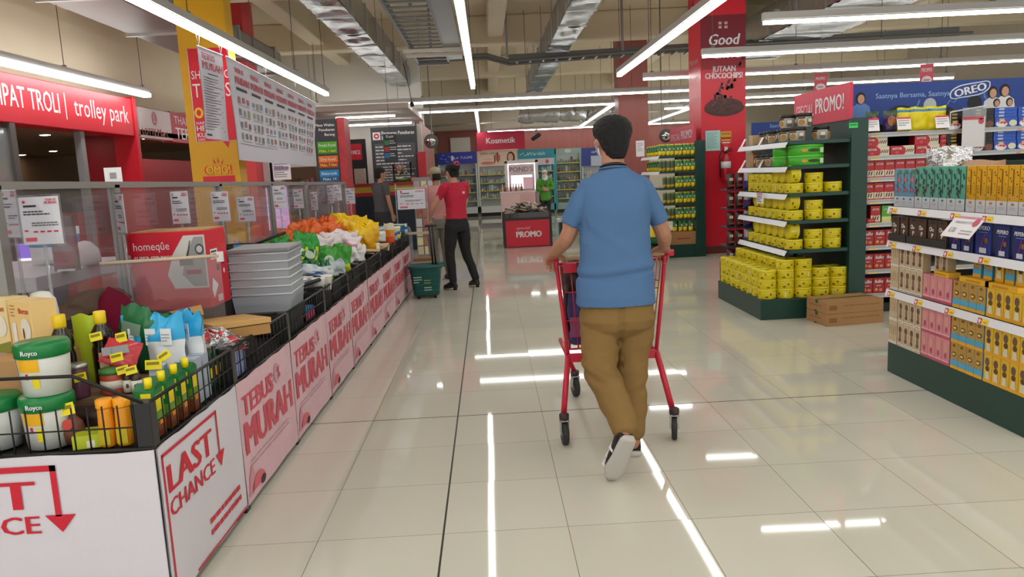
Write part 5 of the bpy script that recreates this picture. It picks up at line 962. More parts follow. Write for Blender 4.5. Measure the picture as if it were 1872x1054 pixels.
# --- snack rack at the far corner of the tin display
t = thing('snack_rack', 'slim rack of brown and blue snack packs beyond the tin display', 'rack', (2.9, 3.78, 0))
MB().box(2.78, 3.1, 3.66, 3.95, .0, .32, mat('#241c1c', .6)).build('plinth', t, True); MB().box(3.06, 3.1, 3.66, 3.95, .32, 1.36, mat('#2d2426', .5)).build('back_panel', t, True)
for k in range(5): MB().box(2.78, 3.06, 3.66, 3.95, .32+.2*k, .335+.2*k, mat('#2a2a3a', .5)).build('shelf', t, True)
kb = [pouch_kind('snack_pack', .085, .165, .05, [(1, mat('#4a2420', .35))], lambda b, F: (b.rect(F, -.02, .02, .09, .12, mat('#cfc3bd', .5), .004), b.rect(F, -.03, .03, .03, .05, mat('#7d4b3c', .5), .004)), 1), pouch_kind('snack_pack', .085, .165, .05, [(.5, mat('#2a56b4', .35)), (1, mat('#d9dcea', .35))], lambda b, F: b.rect(F, -.02, .02, .03, .07, mat('#c23a3a', .5), .004), 2)]
for k in range(5):
    for j in range(3):
        o = kb[0 if j < 2 else 1].put((2.825+.095*j, 3.715, .336+.2*k), 0, '%s snack pack on the slim rack, %s shelf from below, %s' % ('brown' if j < 2 else 'blue and white', ORD[k], ('left', 'middle', 'right')[j]), 'snack packs on the slim rack'); o['category'] = 'snack pack'
# --- shelf run facing the camera with the blue header
YF, YBK = 2.30, 2.86; XA, XZ = 3.585, 6.4; RZ = [1.61, 1.41, 1.22, 1.025, .82, .615, .40, .18]
t = thing('shelf_run', 'grey biscuit shelf run under the blue header', 'shelf unit', (4.9, 2.6, 0)); MB().box(XA, XZ, YBK, YBK+.04, .0, 1.76, mat('#22282b', .6)).build('back_panel', t, True); MB().box(XA, XZ, YF+.1, YBK, 0, .08, BLACK).build('plinth', t, True)
for k, z in enumerate(RZ):
    o = MB().box(XA, XZ, YF+.02, YBK, z-.02, z, mat('#a9abad', .4, .3)).build('shelf', t, True); F = frame((XA, YF+.02, z-.035), (1, 0, 0), (0, .12, 1)); q = MB().box(0, XZ-XA, 0, .04, -.012, 0, mat('#bfc1c4', .4, .2), F)
    for x in (.0, .78, 1.35): q.rect(F, x, x+.045, .002, .038, mat('#d88a98', .5), .001); q.rect(F, x+.045, x+.13, .002, .038, mat('#e8d27a', .5), .001); q.rect(F, x+.06, x+.11, .014, .022, mat('#b89a3a', .5), .002)
    q.build('price_rail', o, True)
BLU = mat('#1c3f8f', .45)
def header(label, x0, x1, y, z0, z1, full=True):
    t = thing('blue_header', label, 'header sign', ((x0+x1)/2, y, z0)); MB().box(x0, x1, y, y+.03, z0, z1, BLU).build('board', t, True); F = frame((x0, y, z0+.065), (1, 0, 0), (0, 0, 1)) @ Matrix.Scale(.82, 4); b = MB(); LB = mat('#8fb0e0', .5); SK = mat('#c99a80', .6); HR = mat('#1c1718', .6)
    b.text('Saatnya Bersama, Saatnya', F, .30, .215, .055, LB, w=.86, al='L', bold=.02)
    X = 1.18; n = 28; b.poly(F, [(X+.21+.235*math.copysign(abs(math.cos(2*PI*k/n))**.6, math.cos(2*PI*k/n)), .265+.075*math.copysign(abs(math.sin(2*PI*k/n))**.7, math.sin(2*PI*k/n))+.05*math.cos(2*PI*k/n)) for k in range(n)], mat('#dfe6f2', .5), .004)
    b.poly(F, [(X+.21+.222*math.copysign(abs(math.cos(2*PI*k/n))**.6, math.cos(2*PI*k/n)), .265+.063*math.copysign(abs(math.sin(2*PI*k/n))**.7, math.sin(2*PI*k/n))+.05*math.cos(2*PI*k/n)) for k in range(n)], BLU, .006)
    G = F @ Matrix.Translation((X+.21, .265, 0)) @ Matrix.Rotation(.2, 4, 'Z'); b.text('OREO', G, 0, -.042, .085, WHITE, w=.37, bold=.06, z=.009)
    if full:
        for cx, cy, s, shirt in ((.13, .10, 1., '#5f86c8'), (1.66, .10, 1., '#d8d6d8'), (1.80, .11, 1.05, '#e3e1e0'), (1.71, .02, .7, '#c9c6c8'), (1.86, .02, .72, '#d9d2cc')):
            b.poly(F, [(cx-.12*s, cy-.10), (cx-.10*s, cy+.03*s), (cx-.04*s, cy+.07*s), (cx+.04*s, cy+.07*s), (cx+.10*s, cy+.03*s), (cx+.12*s, cy-.10)], mat(shirt, .6), .003+.0006*s); b.ell(F, cx-.005, cy+.125*s, .058*s, .07*s, HR, .0045, 16); b.ell(F, cx, cy+.115*s, .04*s, .052*s, SK, .0055, 16)
        b.ell(F, .60, .03, .16, .10, mat('#161d33', .5), .003, 24); b.ell(F, .93, .115, .075, .08, mat('#b9c3c0', .5), .003, 24); b.ell(F, 1.45, .12, .085, .085, mat('#11141c', .5), .003, 24); b.ell(F, 1.05, .0, .2, .1, mat('#11141c', .5), .003, 24)
        b.text('Twist', F @ T(.80, .13, rz=1.2), 0, 0, .03, LB, z=.004); b.text('Celupin', F @ T(1.55, .2, rz=-1.2), 0, 0, .03, LB, z=.004); b.tube([F @ Vector(q) for q in ((1.12, .1, .004), (1.16, .16, .004), (1.2, .13, .004), (1.24, .17, .004))], .004, LB, 4)
    b.build('print', t, True); return t
header('long royal blue biscuit header board over the shelf run', 3.66, 6.4, 2.80, 1.70, 2.075)
header('farther blue header board behind the tin display', 3.85, 6.5, 6.0, 1.62, 1.935, False)
t = thing('far_shelf_run', 'dark shelf run under the farther blue header', 'shelf unit', (5, 6, 0)); MB().box(3.95, 6.5, 5.75, 6.3, 0, 1.62, mat('#22333a', .6)).build('carcass', t, True)
def boxkind(name, w, d, h, front, side, top, prints=None):
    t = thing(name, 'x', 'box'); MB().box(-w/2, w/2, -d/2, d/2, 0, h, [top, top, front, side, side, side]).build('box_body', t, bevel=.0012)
    if prints: b = MB(); prints(b, frame((-w/2, -d/2, 0), (1, 0, 0), (0, 0, 1)), w, h); b.build('print', t)
    return Kind(t)
AR = mat('#b8202c', .35); AR2 = mat('#9c1824', .35); ACR = mat('#d9cdb8', .45); ROLL = mat('#4a2616', .5)
def astor(b, F, w, h):
    b.rect(F, w*.52, w, 0, h, ACR, .001); b.ell(F, w*.5, h*.45, w*.14, h*.45, AR, .0015, 16); b.text('ASTOR', F, w*.27, h*.58, h*.22, WHITE, w=w*.40, bold=.03, z=.003)
    for k in range(4): b.poly(F, [(w*(.64+.08*k), h*.3), (w*(.70+.08*k), h*.62), (w*(.74+.08*k), h*.62), (w*(.68+.08*k), h*.3)], ROLL, .002)
    b.ell(F, w*.28, h*.28, w*.08, h*.14, mat('#d8474f', .4), .002, 12)
def astor_up(b, F, w, h):
    b.rect(F, 0, w, 0, h*.45, ACR, .001); b.ell(F, w*.5, h*.5, w*.5, h*.08, AR, .0012, 16); b.text('ASTOR', F, w*.5, h*.74, h*.12, mat('#e9cfc9', .4), w=w*.7, bold=.03, z=.003)
    for k in range(3): b.poly(F, [(w*(.12+.25*k), h*.16), (w*(.22+.25*k), h*.38), (w*(.34+.25*k), h*.38), (w*(.24+.25*k), h*.16)], ROLL, .002)
    b.rect(F, 0, w, 0, h*.08, mat('#c9303a', .4), .002)
def fullo(b, F, w, h):
    b.text('fullo', F, w*.5, h*.68, h*.22, WHITE, w=w*.74, bold=.03, slant=.2, z=.003); b.ell(F, w*.3, h*.25, w*.14, h*.1, mat('#d89a5a', .5), .002, 12); b.ell(F, w*.7, h*.22, w*.16, h*.09, mat('#d8885a', .5), .002, 12); b.rect(F, w*.3, w*.7, h*.48, h*.53, mat('#e3b9b3', .5), .002)
def tango(c2):
    def f(b, F, w, h): b.ell(F, w*.3, h*.36, w*.26, h*.34, WHITE, .001, 18); b.text('Tango', F, w*.34, h*.40, h*.30, mat('#c8202f', .4), w=w*.48, bold=.06, z=.004); b.rect(F, w*.18, w*.42, h*.72, h*.88, mat('#d9b65a', .4), .002); b.ell(F, w*.8, h*.4, w*.18, h*.32, c2, .002, 14)
    return f
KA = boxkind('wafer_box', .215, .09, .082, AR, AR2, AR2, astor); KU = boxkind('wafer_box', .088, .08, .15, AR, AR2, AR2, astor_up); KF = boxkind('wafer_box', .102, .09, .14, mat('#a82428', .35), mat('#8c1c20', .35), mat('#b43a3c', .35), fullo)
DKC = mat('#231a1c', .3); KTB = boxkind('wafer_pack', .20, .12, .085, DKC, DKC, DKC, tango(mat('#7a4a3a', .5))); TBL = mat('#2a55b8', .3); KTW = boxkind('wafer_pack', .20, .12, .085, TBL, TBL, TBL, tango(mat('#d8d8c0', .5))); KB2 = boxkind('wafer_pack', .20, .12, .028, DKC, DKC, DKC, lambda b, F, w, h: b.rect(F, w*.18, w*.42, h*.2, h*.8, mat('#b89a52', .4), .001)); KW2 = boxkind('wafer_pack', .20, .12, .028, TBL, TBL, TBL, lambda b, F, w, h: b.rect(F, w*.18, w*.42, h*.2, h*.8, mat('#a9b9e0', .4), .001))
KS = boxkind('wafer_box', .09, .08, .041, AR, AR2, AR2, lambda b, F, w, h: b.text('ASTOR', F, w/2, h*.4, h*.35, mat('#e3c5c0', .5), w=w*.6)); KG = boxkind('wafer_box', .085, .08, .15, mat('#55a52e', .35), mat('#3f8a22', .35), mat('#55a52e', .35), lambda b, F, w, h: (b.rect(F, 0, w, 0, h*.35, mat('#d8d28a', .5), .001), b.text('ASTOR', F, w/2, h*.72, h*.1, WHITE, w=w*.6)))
yf = YF+.09
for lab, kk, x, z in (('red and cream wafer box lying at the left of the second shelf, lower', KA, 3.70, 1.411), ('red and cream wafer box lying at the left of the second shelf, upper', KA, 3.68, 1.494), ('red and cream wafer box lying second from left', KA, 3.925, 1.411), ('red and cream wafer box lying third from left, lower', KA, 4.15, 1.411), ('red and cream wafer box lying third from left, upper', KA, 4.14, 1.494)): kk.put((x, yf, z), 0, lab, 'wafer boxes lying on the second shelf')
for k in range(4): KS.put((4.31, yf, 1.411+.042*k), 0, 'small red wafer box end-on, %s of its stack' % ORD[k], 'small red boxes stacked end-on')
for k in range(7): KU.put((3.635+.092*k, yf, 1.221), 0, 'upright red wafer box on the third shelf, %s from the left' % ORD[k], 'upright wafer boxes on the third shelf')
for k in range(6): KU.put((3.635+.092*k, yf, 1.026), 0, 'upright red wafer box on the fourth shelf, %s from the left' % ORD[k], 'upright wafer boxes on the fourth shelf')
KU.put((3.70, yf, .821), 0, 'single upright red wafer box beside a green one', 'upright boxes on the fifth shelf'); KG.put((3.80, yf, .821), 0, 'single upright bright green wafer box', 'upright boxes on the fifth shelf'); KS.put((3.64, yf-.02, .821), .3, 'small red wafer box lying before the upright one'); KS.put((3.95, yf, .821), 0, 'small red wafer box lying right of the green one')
KBL = boxkind('wafer_box', .07, .08, .14, mat('#3a6fb8', .35), mat('#2c5596', .35), mat('#3a6fb8', .35), lambda b, F, w, h: (b.ell(F, w/2, h*.4, w*.3, h*.2, mat('#d0503a', .4), .001, 12), b.rect(F, w*.2, w*.8, h*.7, h*.85, WHITE, .001)))
for s, z in enumerate((.615, .40, .18)):
    for k in range(3): KF.put((3.635+.106*k, yf, z+.001), 0, 'red wafer box with white script, %s shelf from below, %s from left' % (ORD[2-s], ORD[k]), 'red script wafer boxes')
    KBL.put((3.94, yf, z+.001), 0, 'blue wafer box right of the red ones, %s shelf from below' % ORD[2-s], 'blue wafer boxes'); KF.put((4.05, yf, z+.001), 0, 'red wafer box right of the blue one, %s shelf from below' % ORD[2-s], 'red script wafer boxes') if s < 2 else None
for s, z in enumerate((1.61, 1.41)):
    for j, (x, K1, K2, c) in enumerate(((4.42, KTB, KB2, 'black'), (4.63, KTB, KB2, 'black'), (4.84, KTW, KW2, 'blue'), (5.05, KTW, KW2, 'blue'))):
        K1.put((x, yf, z+.001), 0, '%s wafer pack at the bottom of the %s stack, %s shelf' % (c, ORD[j], ('top', 'second')[s]), 'wafer pack stacks')
        for k in range(3): K2.put((x, yf+.01, z+.087+.0285*k), 0, '%s wafer pack, %s above the bottom of the %s stack, %s shelf' % (c, ORD[k], ORD[j], ('top', 'second')[s]), 'wafer pack stacks')
for j, (x, K1) in enumerate(((4.42, KTB), (4.63, KTB), (4.84, KTW), (5.05, KTW))): K1.put((x, yf, 1.221), 0, '%s wafer pack on the third shelf above the tall stick boxes, %s' % ('black' if j < 2 else 'blue', ORD[j]), 'wafer packs on the third shelf'); K1.put((x, yf, 1.026), 0, '%s wafer pack on the fourth shelf behind the tall stick boxes, %s' % ('black' if j < 2 else 'blue', ORD[j]), 'wafer packs on the fourth shelf')
PUR = mat('#4b2766', .3); kp = pouch_kind('snack_pouch', .12, .19, .07, [(.25, mat('#2e1a44', .3)), (.75, PUR), (1, mat('#3b5a3a', .3))], lambda b, F: b.ell(F, 0, .1, .035, .045, mat('#a0642c', .4), .004), 5)
kp.put((3.67, yf, 1.611), .1, 'purple snack pouch at the left end of the top shelf', 'purple snack pouches')['category'] = 'pouch'; kp.put((3.82, yf-.02, 1.611), -.1, 'purple snack pouch beside the yellow ones', 'purple snack pouches')['category'] = 'pouch'
ky = pouch_kind('snack_pouch', .17, .21, .08, [(.8, mat('#e3cf14', .3)), (.9, mat('#3f7fb4', .3)), (1, mat('#d9d41c', .3))], None, 6, 10)
for k, (x, dy2) in enumerate(((3.97, 0), (4.08, -.03), (4.23, -.02))): ky.put((x, yf+dy2, 1.611), .1-.1*k, 'bright yellow snack pouch on the top shelf, %s of three' % ('left', 'middle', 'right')[k], 'yellow snack pouches')['category'] = 'pouch'
for k, x in enumerate((3.62, 3.90, 4.24)):
    p = Vector((x, YF-.01, 1.68)); t = flat_notice('price_card', 'white price card with red edge on the top shelf, %s from the left' % ORD[k], 'price card', frame(p, (1, 0, 0), (0, .25, 1)), .12, .11, PAPER, lambda b, F: (b.rect(F, -.06, .06, .04, .055, mat('#d84a5c', .5), .008), b.lines(F, -.05, .05, .02, 3, .02, mat('#9c98a0', .5), .4, .008))); t['group'] = 'price cards on the top biscuit shelf'
t = thing('hanging_price_holder', 'clear holder with white sheet hanging from a bracket on the top shelf', 'price holder', (4.47, YF-.02, 1.50)); F = frame((4.50, YF-.04, 1.62), (1, 0, 0), (0, 0, 1)); MB().box(-.10, .11, -.17, .17, 0, .003, clear('#eceef2', .15, .14), F).build('holder', t, True); MB().box(-.10, .10, -.17, .09, .003, .004, mat('#d5d3d8', .5), F).rect(F, -.1, .09, .065, .09, mat('#c24a5a', .5), .006).ell(F, .065, .05, .025, .025, mat('#c24a5a', .5), .006).build('sheet', t, True)
MB().tube([(4.33, YF+.02, 1.612), (4.33, YF+.02, 1.76), (4.62, YF-.03, 1.80)], .007, mat('#d8d8dc', .4), 6).cbox(4.33, YF+.02, 1.61, .05, .05, .03, WHITE).build('bracket', t, True)
# red hanging cards
for k, (q, Yc) in enumerate((((1500, 152), 8.2), ((1694, 138), 6.0))):
    p = at(q[0], q[1], Y=Yc); t = thing('hanging_card', 'small red and white card hanging over the %s shelves' % ('tin display' if k == 0 else 'blue header'), 'card', tuple(p), 0, 'red hanging cards'); w_ = .10 if k == 0 else .085; F = frame(p, (1, -.2, 0), (0, 0, 1)); MB().box(-w_, w_, -.16, .15, -.003, .003, mat('#dd3f55', .4), F).build('card', t, True)
    b = MB(); b.text('PROMO', F, 0, .05, .05, WHITE, w=w_*1.5, bold=.02, z=.006); b.ell(F, 0, -.06, w_*.75, .055, WHITE, .006); b.rect(F, -.04, .04, -.068, -.05, mat('#d86a76', .5), .008); b.build('print', t, True); MB().tube([F @ Vector((0, .15, 0)), (p.x, p.y, 4.55)], .003, GREY, 4).build('hanging_cord', t, True)
# --- near right end display
x0, y0n, y1n = 2.83, -.86, .455; S2 = [.552, .872, 1.088]
endcap('gondola_end', 'nearest dark green end display with chocolate stick boxes at the right edge', x0, 3.5, y0n, y1n, .2, S2, 1.30, 2.83, .27, False)
MB().box(3.48, 3.53, y0n, y1n, 1.30, 1.345, mat('#15392f', .4)).build('top_bar', bpy.data.objects['gondola_end.001'], True)
R90 = -PI/2
def strip(kind, ys, z, lab, group, x=2.845, cat=None):
    for i, y in enumerate(ys):
        o = kind.put((x, y, z), R90, lab % ORD[i] if '%s' in lab else lab, group)
        if cat: o['category'] = cat
def stick(c, cd, dots, oval):
    def f(b, F, w, h):
        r = random.Random(hash(c) % 97 if False else len(c)+ord(c[1])); b.rect(F, 0, w, 0, h*.27, mat('#dcdde2', .45), .001); b.ell(F, w*.5, h*.21, w*.16, h*.03, oval, .002, 14); b.lines(F, w*.2, w*.8, h*.13, 2, h*.035, mat('#a9a6b0', .5), .3, .002); b.rect(F, w*.46, w*.54, h*.38, h*.92, cd, .003)
        for k in range(11): b.ell(F, w*r.choice([.12, .2, .3, .72, .82, .9]), h*(.32+.06*k), dots*w*r.uniform(.5, 1), dots*w*r.uniform(.6, 1), cd, .0015+.0001*k, 10)
    return f
TEAL = mat('#5fae98', .35); STY = mat('#e2a818', .35); SBL = mat('#6fa3c2', .35); DOT = mat('#2e3f3c', .5)
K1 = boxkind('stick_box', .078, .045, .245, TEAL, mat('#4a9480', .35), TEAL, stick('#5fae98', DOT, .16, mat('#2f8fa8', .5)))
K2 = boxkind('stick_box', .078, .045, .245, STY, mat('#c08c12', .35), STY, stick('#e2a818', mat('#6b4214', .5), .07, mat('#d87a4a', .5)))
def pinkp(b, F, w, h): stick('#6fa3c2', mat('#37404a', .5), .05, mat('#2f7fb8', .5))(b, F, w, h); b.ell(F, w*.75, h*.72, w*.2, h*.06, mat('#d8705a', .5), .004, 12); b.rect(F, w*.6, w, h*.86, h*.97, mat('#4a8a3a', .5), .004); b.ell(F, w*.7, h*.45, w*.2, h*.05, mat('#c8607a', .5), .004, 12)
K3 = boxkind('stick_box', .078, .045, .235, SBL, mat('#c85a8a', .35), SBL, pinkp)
zs = 1.0895
strip(K3, [.40, .325, .25], zs, 'tall light blue stick box, %s from the left end of the top shelf', 'tall stick boxes on the top shelf', 2.86)
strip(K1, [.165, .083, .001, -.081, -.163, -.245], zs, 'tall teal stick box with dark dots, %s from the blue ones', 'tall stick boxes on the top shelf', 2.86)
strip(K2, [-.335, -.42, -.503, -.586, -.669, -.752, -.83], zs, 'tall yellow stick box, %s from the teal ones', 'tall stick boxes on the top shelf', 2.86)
t = thing('shelf_guard', 'clear guard strip before the tall stick boxes', 'guard', (2.815, -.2, 1.09)); MB().box(2.812, 2.815, y0n, y1n-.02, 1.10, 1.235, clear('#fbfcfd', .0, .02)).build('sheet', t, True)
t = thing('foil_bag', 'crumpled silver foil bag lying behind the tall stick boxes', 'bag', (3.15, .38, 1.088)); MB().pouch(.28, .36, .16, [(1, FOIL)], T(rz=-1.0), n=10, k=12, seed=8, rough=.3).build('bag_body', t)
t = thing('snack_bag', 'brown and white snack bag lying behind the teal stick boxes', 'bag', (3.15, .05, 1.088)); MB().pouch(.32, .27, .14, [(1, mat('#b58a6a', .4))], T(rz=-1.4), seed=4).build('bag_body', t)
PB = mat('#4d3626', .4)
def pprint(b, F, w, h):
    b.rect(F, 0, w, 0, h*.18, mat('#2e241d', .5), .001); b.ell(F, w*.35, h*.66, w*.15, h*.085, WHITE, .002, 14); b.ell(F, w*.35, h*.66, w*.08, h*.05, PB, .003, 12); b.ell(F, w*.5, h*.92, w*.3, h*.06, mat('#2e241d', .5), .002, 12)
    b.text('P', F, w*.58, h*.34, h*.17, WHITE, bold=.05, z=.003); b.text('o', F, w*.62, h*.58, h*.14, WHITE, bold=.05, z=.003); b.rect(F, w*.8, w*.9, h*.03, h*.13, mat('#d8d4cc', .5), .002)
KP = boxkind('chocolate_box', .088, .06, .155, PB, mat('#3a2a1e', .4), mat('#5a402c', .4), pprint)
strip(KP, [.375, .275, .17, .08, -.03, -.125], .873, 'brown chocolate stick box with white letters, %s from the left', 'brown chocolate boxes on the middle shelf')
for k, y in enumerate((.33, .13, -.08)): t = thing('display_tray', 'dark open display tray under the brown chocolate boxes, %s' % ORD[k], 'tray', (2.84, y, .873), R90, 'dark display trays'); MB().box(-.105, .105, -.036, -.034, 0, .045, mat('#2a2724', .5)).box(-.105, -.103, -.036, .05, 0, .045, mat('#2a2724', .5)).build('tray_body', t)
PBL = mat('#1c2a6e', .35)
def pep(b, F, w, h):
    b.text('PEPERO', F, w*.5, h*.72, h*.12, WHITE, w=w*.82, bold=.04, slant=.15); b.rect(F, w*.2, w*.8, h*.64, h*.66, mat('#6f8fd8', .5), .002); b.poly(F, [(w*.35, h*.15), (w*.6, h*.6), (w*.65, h*.6), (w*.40, h*.15)], mat('#a8402c', .5), .002); b.ell(F, w*.72, h*.42, w*.12, h*.08, mat('#8a5a34', .5), .002, 12); b.rect(F, w*.3, w*.75, h*.05, h*.2, mat('#c9c9d8', .5), .003)
KE = boxkind('biscuit_stick_box', .10, .035, .165, PBL, mat('#141f55', .35), PBL, pep); KE2 = boxkind('biscuit_stick_box', .125, .035, .18, mat('#25388c', .35), mat('#141f55', .35), PBL, pep)
for lab, kk, y in (('navy biscuit stick box partly behind the tilted price card', KE, -.225), ('navy biscuit stick box, second from the brown boxes', KE, -.335), ('larger blue biscuit stick box with big white lettering', KE2, -.47), ('navy biscuit stick box nearest the picture edge', KE, -.62), ('navy biscuit stick box at the near end of the middle shelf', KE, -.75)): kk.put((2.845, y, .873), R90, lab, 'blue biscuit stick boxes')
p = at(1762, 398, X=2.77); t = thing('tilted_price_card', 'large white price card with pink band tilted under the tall stick boxes', 'price card', tuple(p)); F = frame((2.785, p.y, 1.04), (0, -1, -.0), (.75, 0, .9)); MB().box(-.125, .125, -.10, .04, -.003, 0, PAPER, F).build('card', t, True)
b = MB(); b.rect(F, -.10, .125, .022, .04, mat('#d68a9c', .5), .002); b.text('HARGA BISKUIT STICK', F, -.01, -.012, .016, mat('#6a6670', .5), w=.15); b.text('8.700', F, -.06, -.07, .03, mat('#77727c', .5), w=.055); b.ell(F, .085, .0, .022, .026, mat('#d0506c', .5), .003); b.lines(F, .01, .11, -.06, 2, .018, mat('#a29da8', .5), .4, .002); b.build('print', t, True)
# milk drink cartons
CR = mat('#cdb797', .45); BRW = mat('#6a5040', .5); PNK = mat('#d98a96', .4); GLD = mat('#b98f3c', .4); LBL = mat('#4fa6cf', .4); YLW = mat('#e0b428', .4)
def creamp(b, F, w, h): b.ell(F, w*.5, h*.72, w*.28, h*.14, BRW, .001, 14); b.ell(F, w*.5, h*.45, w*.2, h*.2, mat('#8a6c58', .5), .0015, 12); b.ell(F, w*.5, h*.28, w*.25, h*.08, BRW, .002, 12); b.rect(F, 0, w, 0, h*.12, mat('#e3dccf', .5), .002); b.lines(F, w*.1, w*.9, h*.04, 1, h*.05, BRW, .5, .003)
def pinkpr(b, F, w, h): b.ell(F, w*.5, h*.66, w*.26, h*.22, mat('#d79c8a', .5), .001, 14); b.ell(F, w*.5, h*.36, w*.16, h*.12, mat('#b4505f', .5), .002, 12); b.rect(F, 0, w, 0, h*.1, mat('#c25468', .5), .002); b.rect(F, 0, w, h*.12, h*.17, mat('#e8b7bd', .5), .002)
def goldpr(b, F, w, h): b.poly(F, [(0, h*.12), (w, h*.12), (w, h*.34), (w*.8, h*.30), (w*.6, h*.42), (w*.4, h*.30), (w*.2, h*.38), (0, h*.32)], LBL, .001); b.rect(F, 0, w, 0, h*.12, mat('#e8ab22', .5), .002); b.ell(F, w*.5, h*.56, w*.3, h*.09, mat('#5a4420', .5), .002, 12); b.ell(F, w*.5, h*.56, w*.22, h*.05, mat('#d8c06a', .5), .003, 12); b.rect(F, w*.3, w*.6, h*.84, h*.94, mat('#7a5a20', .5), .002)
def yelpr(b, F, w, h): b.ell(F, w*.45, h*.74, w*.28, h*.15, BRW, .001, 14); b.ell(F, w*.5, h*.5, w*.26, h*.1, mat('#5a4020', .5), .0015, 12); b.poly(F, [(w*.2, h*.12), (w*.8, h*.12), (w*.7, h*.4), (w*.3, h*.4)], mat('#d9cfb4', .5), .002); b.rect(F, 0, w, 0, h*.12, mat('#e8a81c', .5), .002)
KC = boxkind('drink_carton', .062, .05, .15, CR, mat('#b9a27f', .45), CR, creamp); KN = boxkind('drink_carton', .022, .05, .15, CR, mat('#b9a27f', .45), CR, lambda b, F, w, h: (b.rect(F, w*.3, w*.6, h*.4, h*.8, mat('#a98f6c', .5), .001), b.rect(F, 0, w, 0, h*.12, mat('#e3dccf', .5), .001)))
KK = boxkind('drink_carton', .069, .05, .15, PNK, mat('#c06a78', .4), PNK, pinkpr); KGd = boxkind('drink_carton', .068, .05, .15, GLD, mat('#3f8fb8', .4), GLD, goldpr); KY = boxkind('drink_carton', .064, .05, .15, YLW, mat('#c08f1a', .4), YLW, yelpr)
def drow(z, s, nm, cream=True, rest=True, x=2.858):
    ys = [.44-.024*k for k in range(4)]
    if cream: strip(KN, ys, z, 'narrow cream drink carton edge-on in the %s, %%s from the left' % nm, 'drink cartons in the %s' % nm, x); strip(KC, [.315-.066*k for k in range(4)] if s else [.315-.066*k for k in range(4)], z, 'cream drink carton with brown drawing in the %s, %%s from the left' % nm, 'drink cartons in the %s' % nm, x)
    if rest:
        strip(KK, [.042-.072*k for k in range(4)], z, 'pink drink carton in the %s, %%s from the left' % nm, 'drink cartons in the %s' % nm, x); strip(KGd, [-.255-.071*k for k in range(4)], z, 'gold and light blue drink carton in the %s, %%s from the left' % nm, 'drink cartons in the %s' % nm, x); strip(KY, [-.545-.067*k for k in range(5)], z, 'yellow drink carton in the %s, %%s from the left' % nm, 'drink cartons in the %s' % nm, x)
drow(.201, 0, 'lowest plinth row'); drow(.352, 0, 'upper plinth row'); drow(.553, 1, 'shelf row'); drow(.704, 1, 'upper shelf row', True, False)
strip(KC, [.005-.066*k for k in range(2)], .704, 'plain cream drink carton end in the upper shelf row, %s', 'drink cartons in the upper shelf row', 2.90)
for k, y in enumerate((-.10, -.40, -.62)): t = thing('flat_carton', 'flat yellow carton lying on the front drink cartons, %s from the left' % ORD[k], 'carton', (2.865, y, .704), R90, 'flat yellow cartons'); MB().box(-.13 if k else -.07, .12 if k else .07, -.03, .04, 0, .03, mat('#e6b01e', .4)).rect(frame((-.1, -.03, 0), (1, 0, 0), (0, 0, 1)), .03, .15, .008, .02, mat('#c98a1a', .5), .001).build('carton_body', t)
strip(KGd, [-.36, -.45, -.62], .735, 'gold and light blue drink carton leaning on top of the lowest shelf goods, %s', 'loose drink cartons', 2.90); strip(KY, [-.54, -.70], .735, 'yellow drink carton on top of the lowest shelf goods, %s', 'loose drink cartons', 2.90)
# --- far coffee end display
FX0, FXB, FY0, FY1 = 2.85, 3.45, 7.3, 8.6; FS = [.40, .60, .84, 1.08, 1.33, 1.57]
endcap('gondola_end', 'far dark green end display of coffee pouches beside the red column', FX0, FXB, FY0, FY1, .20, FS[1:], 1.78, 2.88, None)
for k, z in ((4, 1.33), (5, 1.57)): t = thing('price_strip', 'white price strip on the %s coffee shelf' % ('upper' if k == 4 else 'topmost'), 'price strip', (2.86, 8, z)); MB().box(0, FY1-FY0, 0, .05, -.008, 0, RAILW, frame((2.85, FY1, z-.045), (0, -1, 0), (.5, 0, 1))).build('strip', t, True)
t = thing('coffee_carton', 'open brown carton of coffee pouches at the bottom of the far display', 'carton', (3.24, 7.46, .201)); MB().box(-.2, .2, -.14, .14, 0, .2, mat('#a8794e', .8)).rect(frame((-.2, -.14, 0), (1, 0, 0), (0, 0, 1)), .1, .3, .08, .1, mat('#8a4a34', .6), .001).build('carton_body', t)
kc = [pouch_kind('coffee_pouch', .078, .17, .05, [(.38, mat('#f2d21c', .3)), (.85, mat('#2a7a3c', .3)), (1, mat('#e6d64a', .3))], lambda b, F: b.ell(F, 0, .095, .018, .02, mat('#d8d8b8', .5), .005), s, 6) for s in (1, 2)] + [pouch_kind('coffee_pouch', .078, .17, .05, [(.3, mat('#caa82a', .3)), (.85, mat('#4a5a34', .3)), (1, mat('#c2c28a', .3))], None, 3, 6)]
for s, z in enumerate(FS[1:]+[.405]):
    nn = 9 if s >= 3 else 8; nn = 4 if z == .405 else nn
    for j in range(nn):
        x = 3.41-.063*j if z != .405 else 3.36-.08*j; dark = (s < 4 and j > 4); o = kc[2 if dark else j % 2].put((x, FY0+.045+.02*(j % 2), z+.001), .35+.1*(j % 3), 'green and yellow coffee pouch, %s shelf, %s from the upright' % ('bottom carton' if z == .405 else ORD[s], ORD[j]), 'coffee pouches of the far display'); o['category'] = 'coffee pouch'
for s in (3, 4):
    for j in range(6): o = kc[j % 2].put((2.93, FY0+.2+.17*j, FS[1:][s]+.001), R90, 'green and yellow coffee pouch facing the aisle, %s shelf, %s from the near end' % (ORD[s], ORD[j]), 'coffee pouches of the far display'); o['category'] = 'coffee pouch'
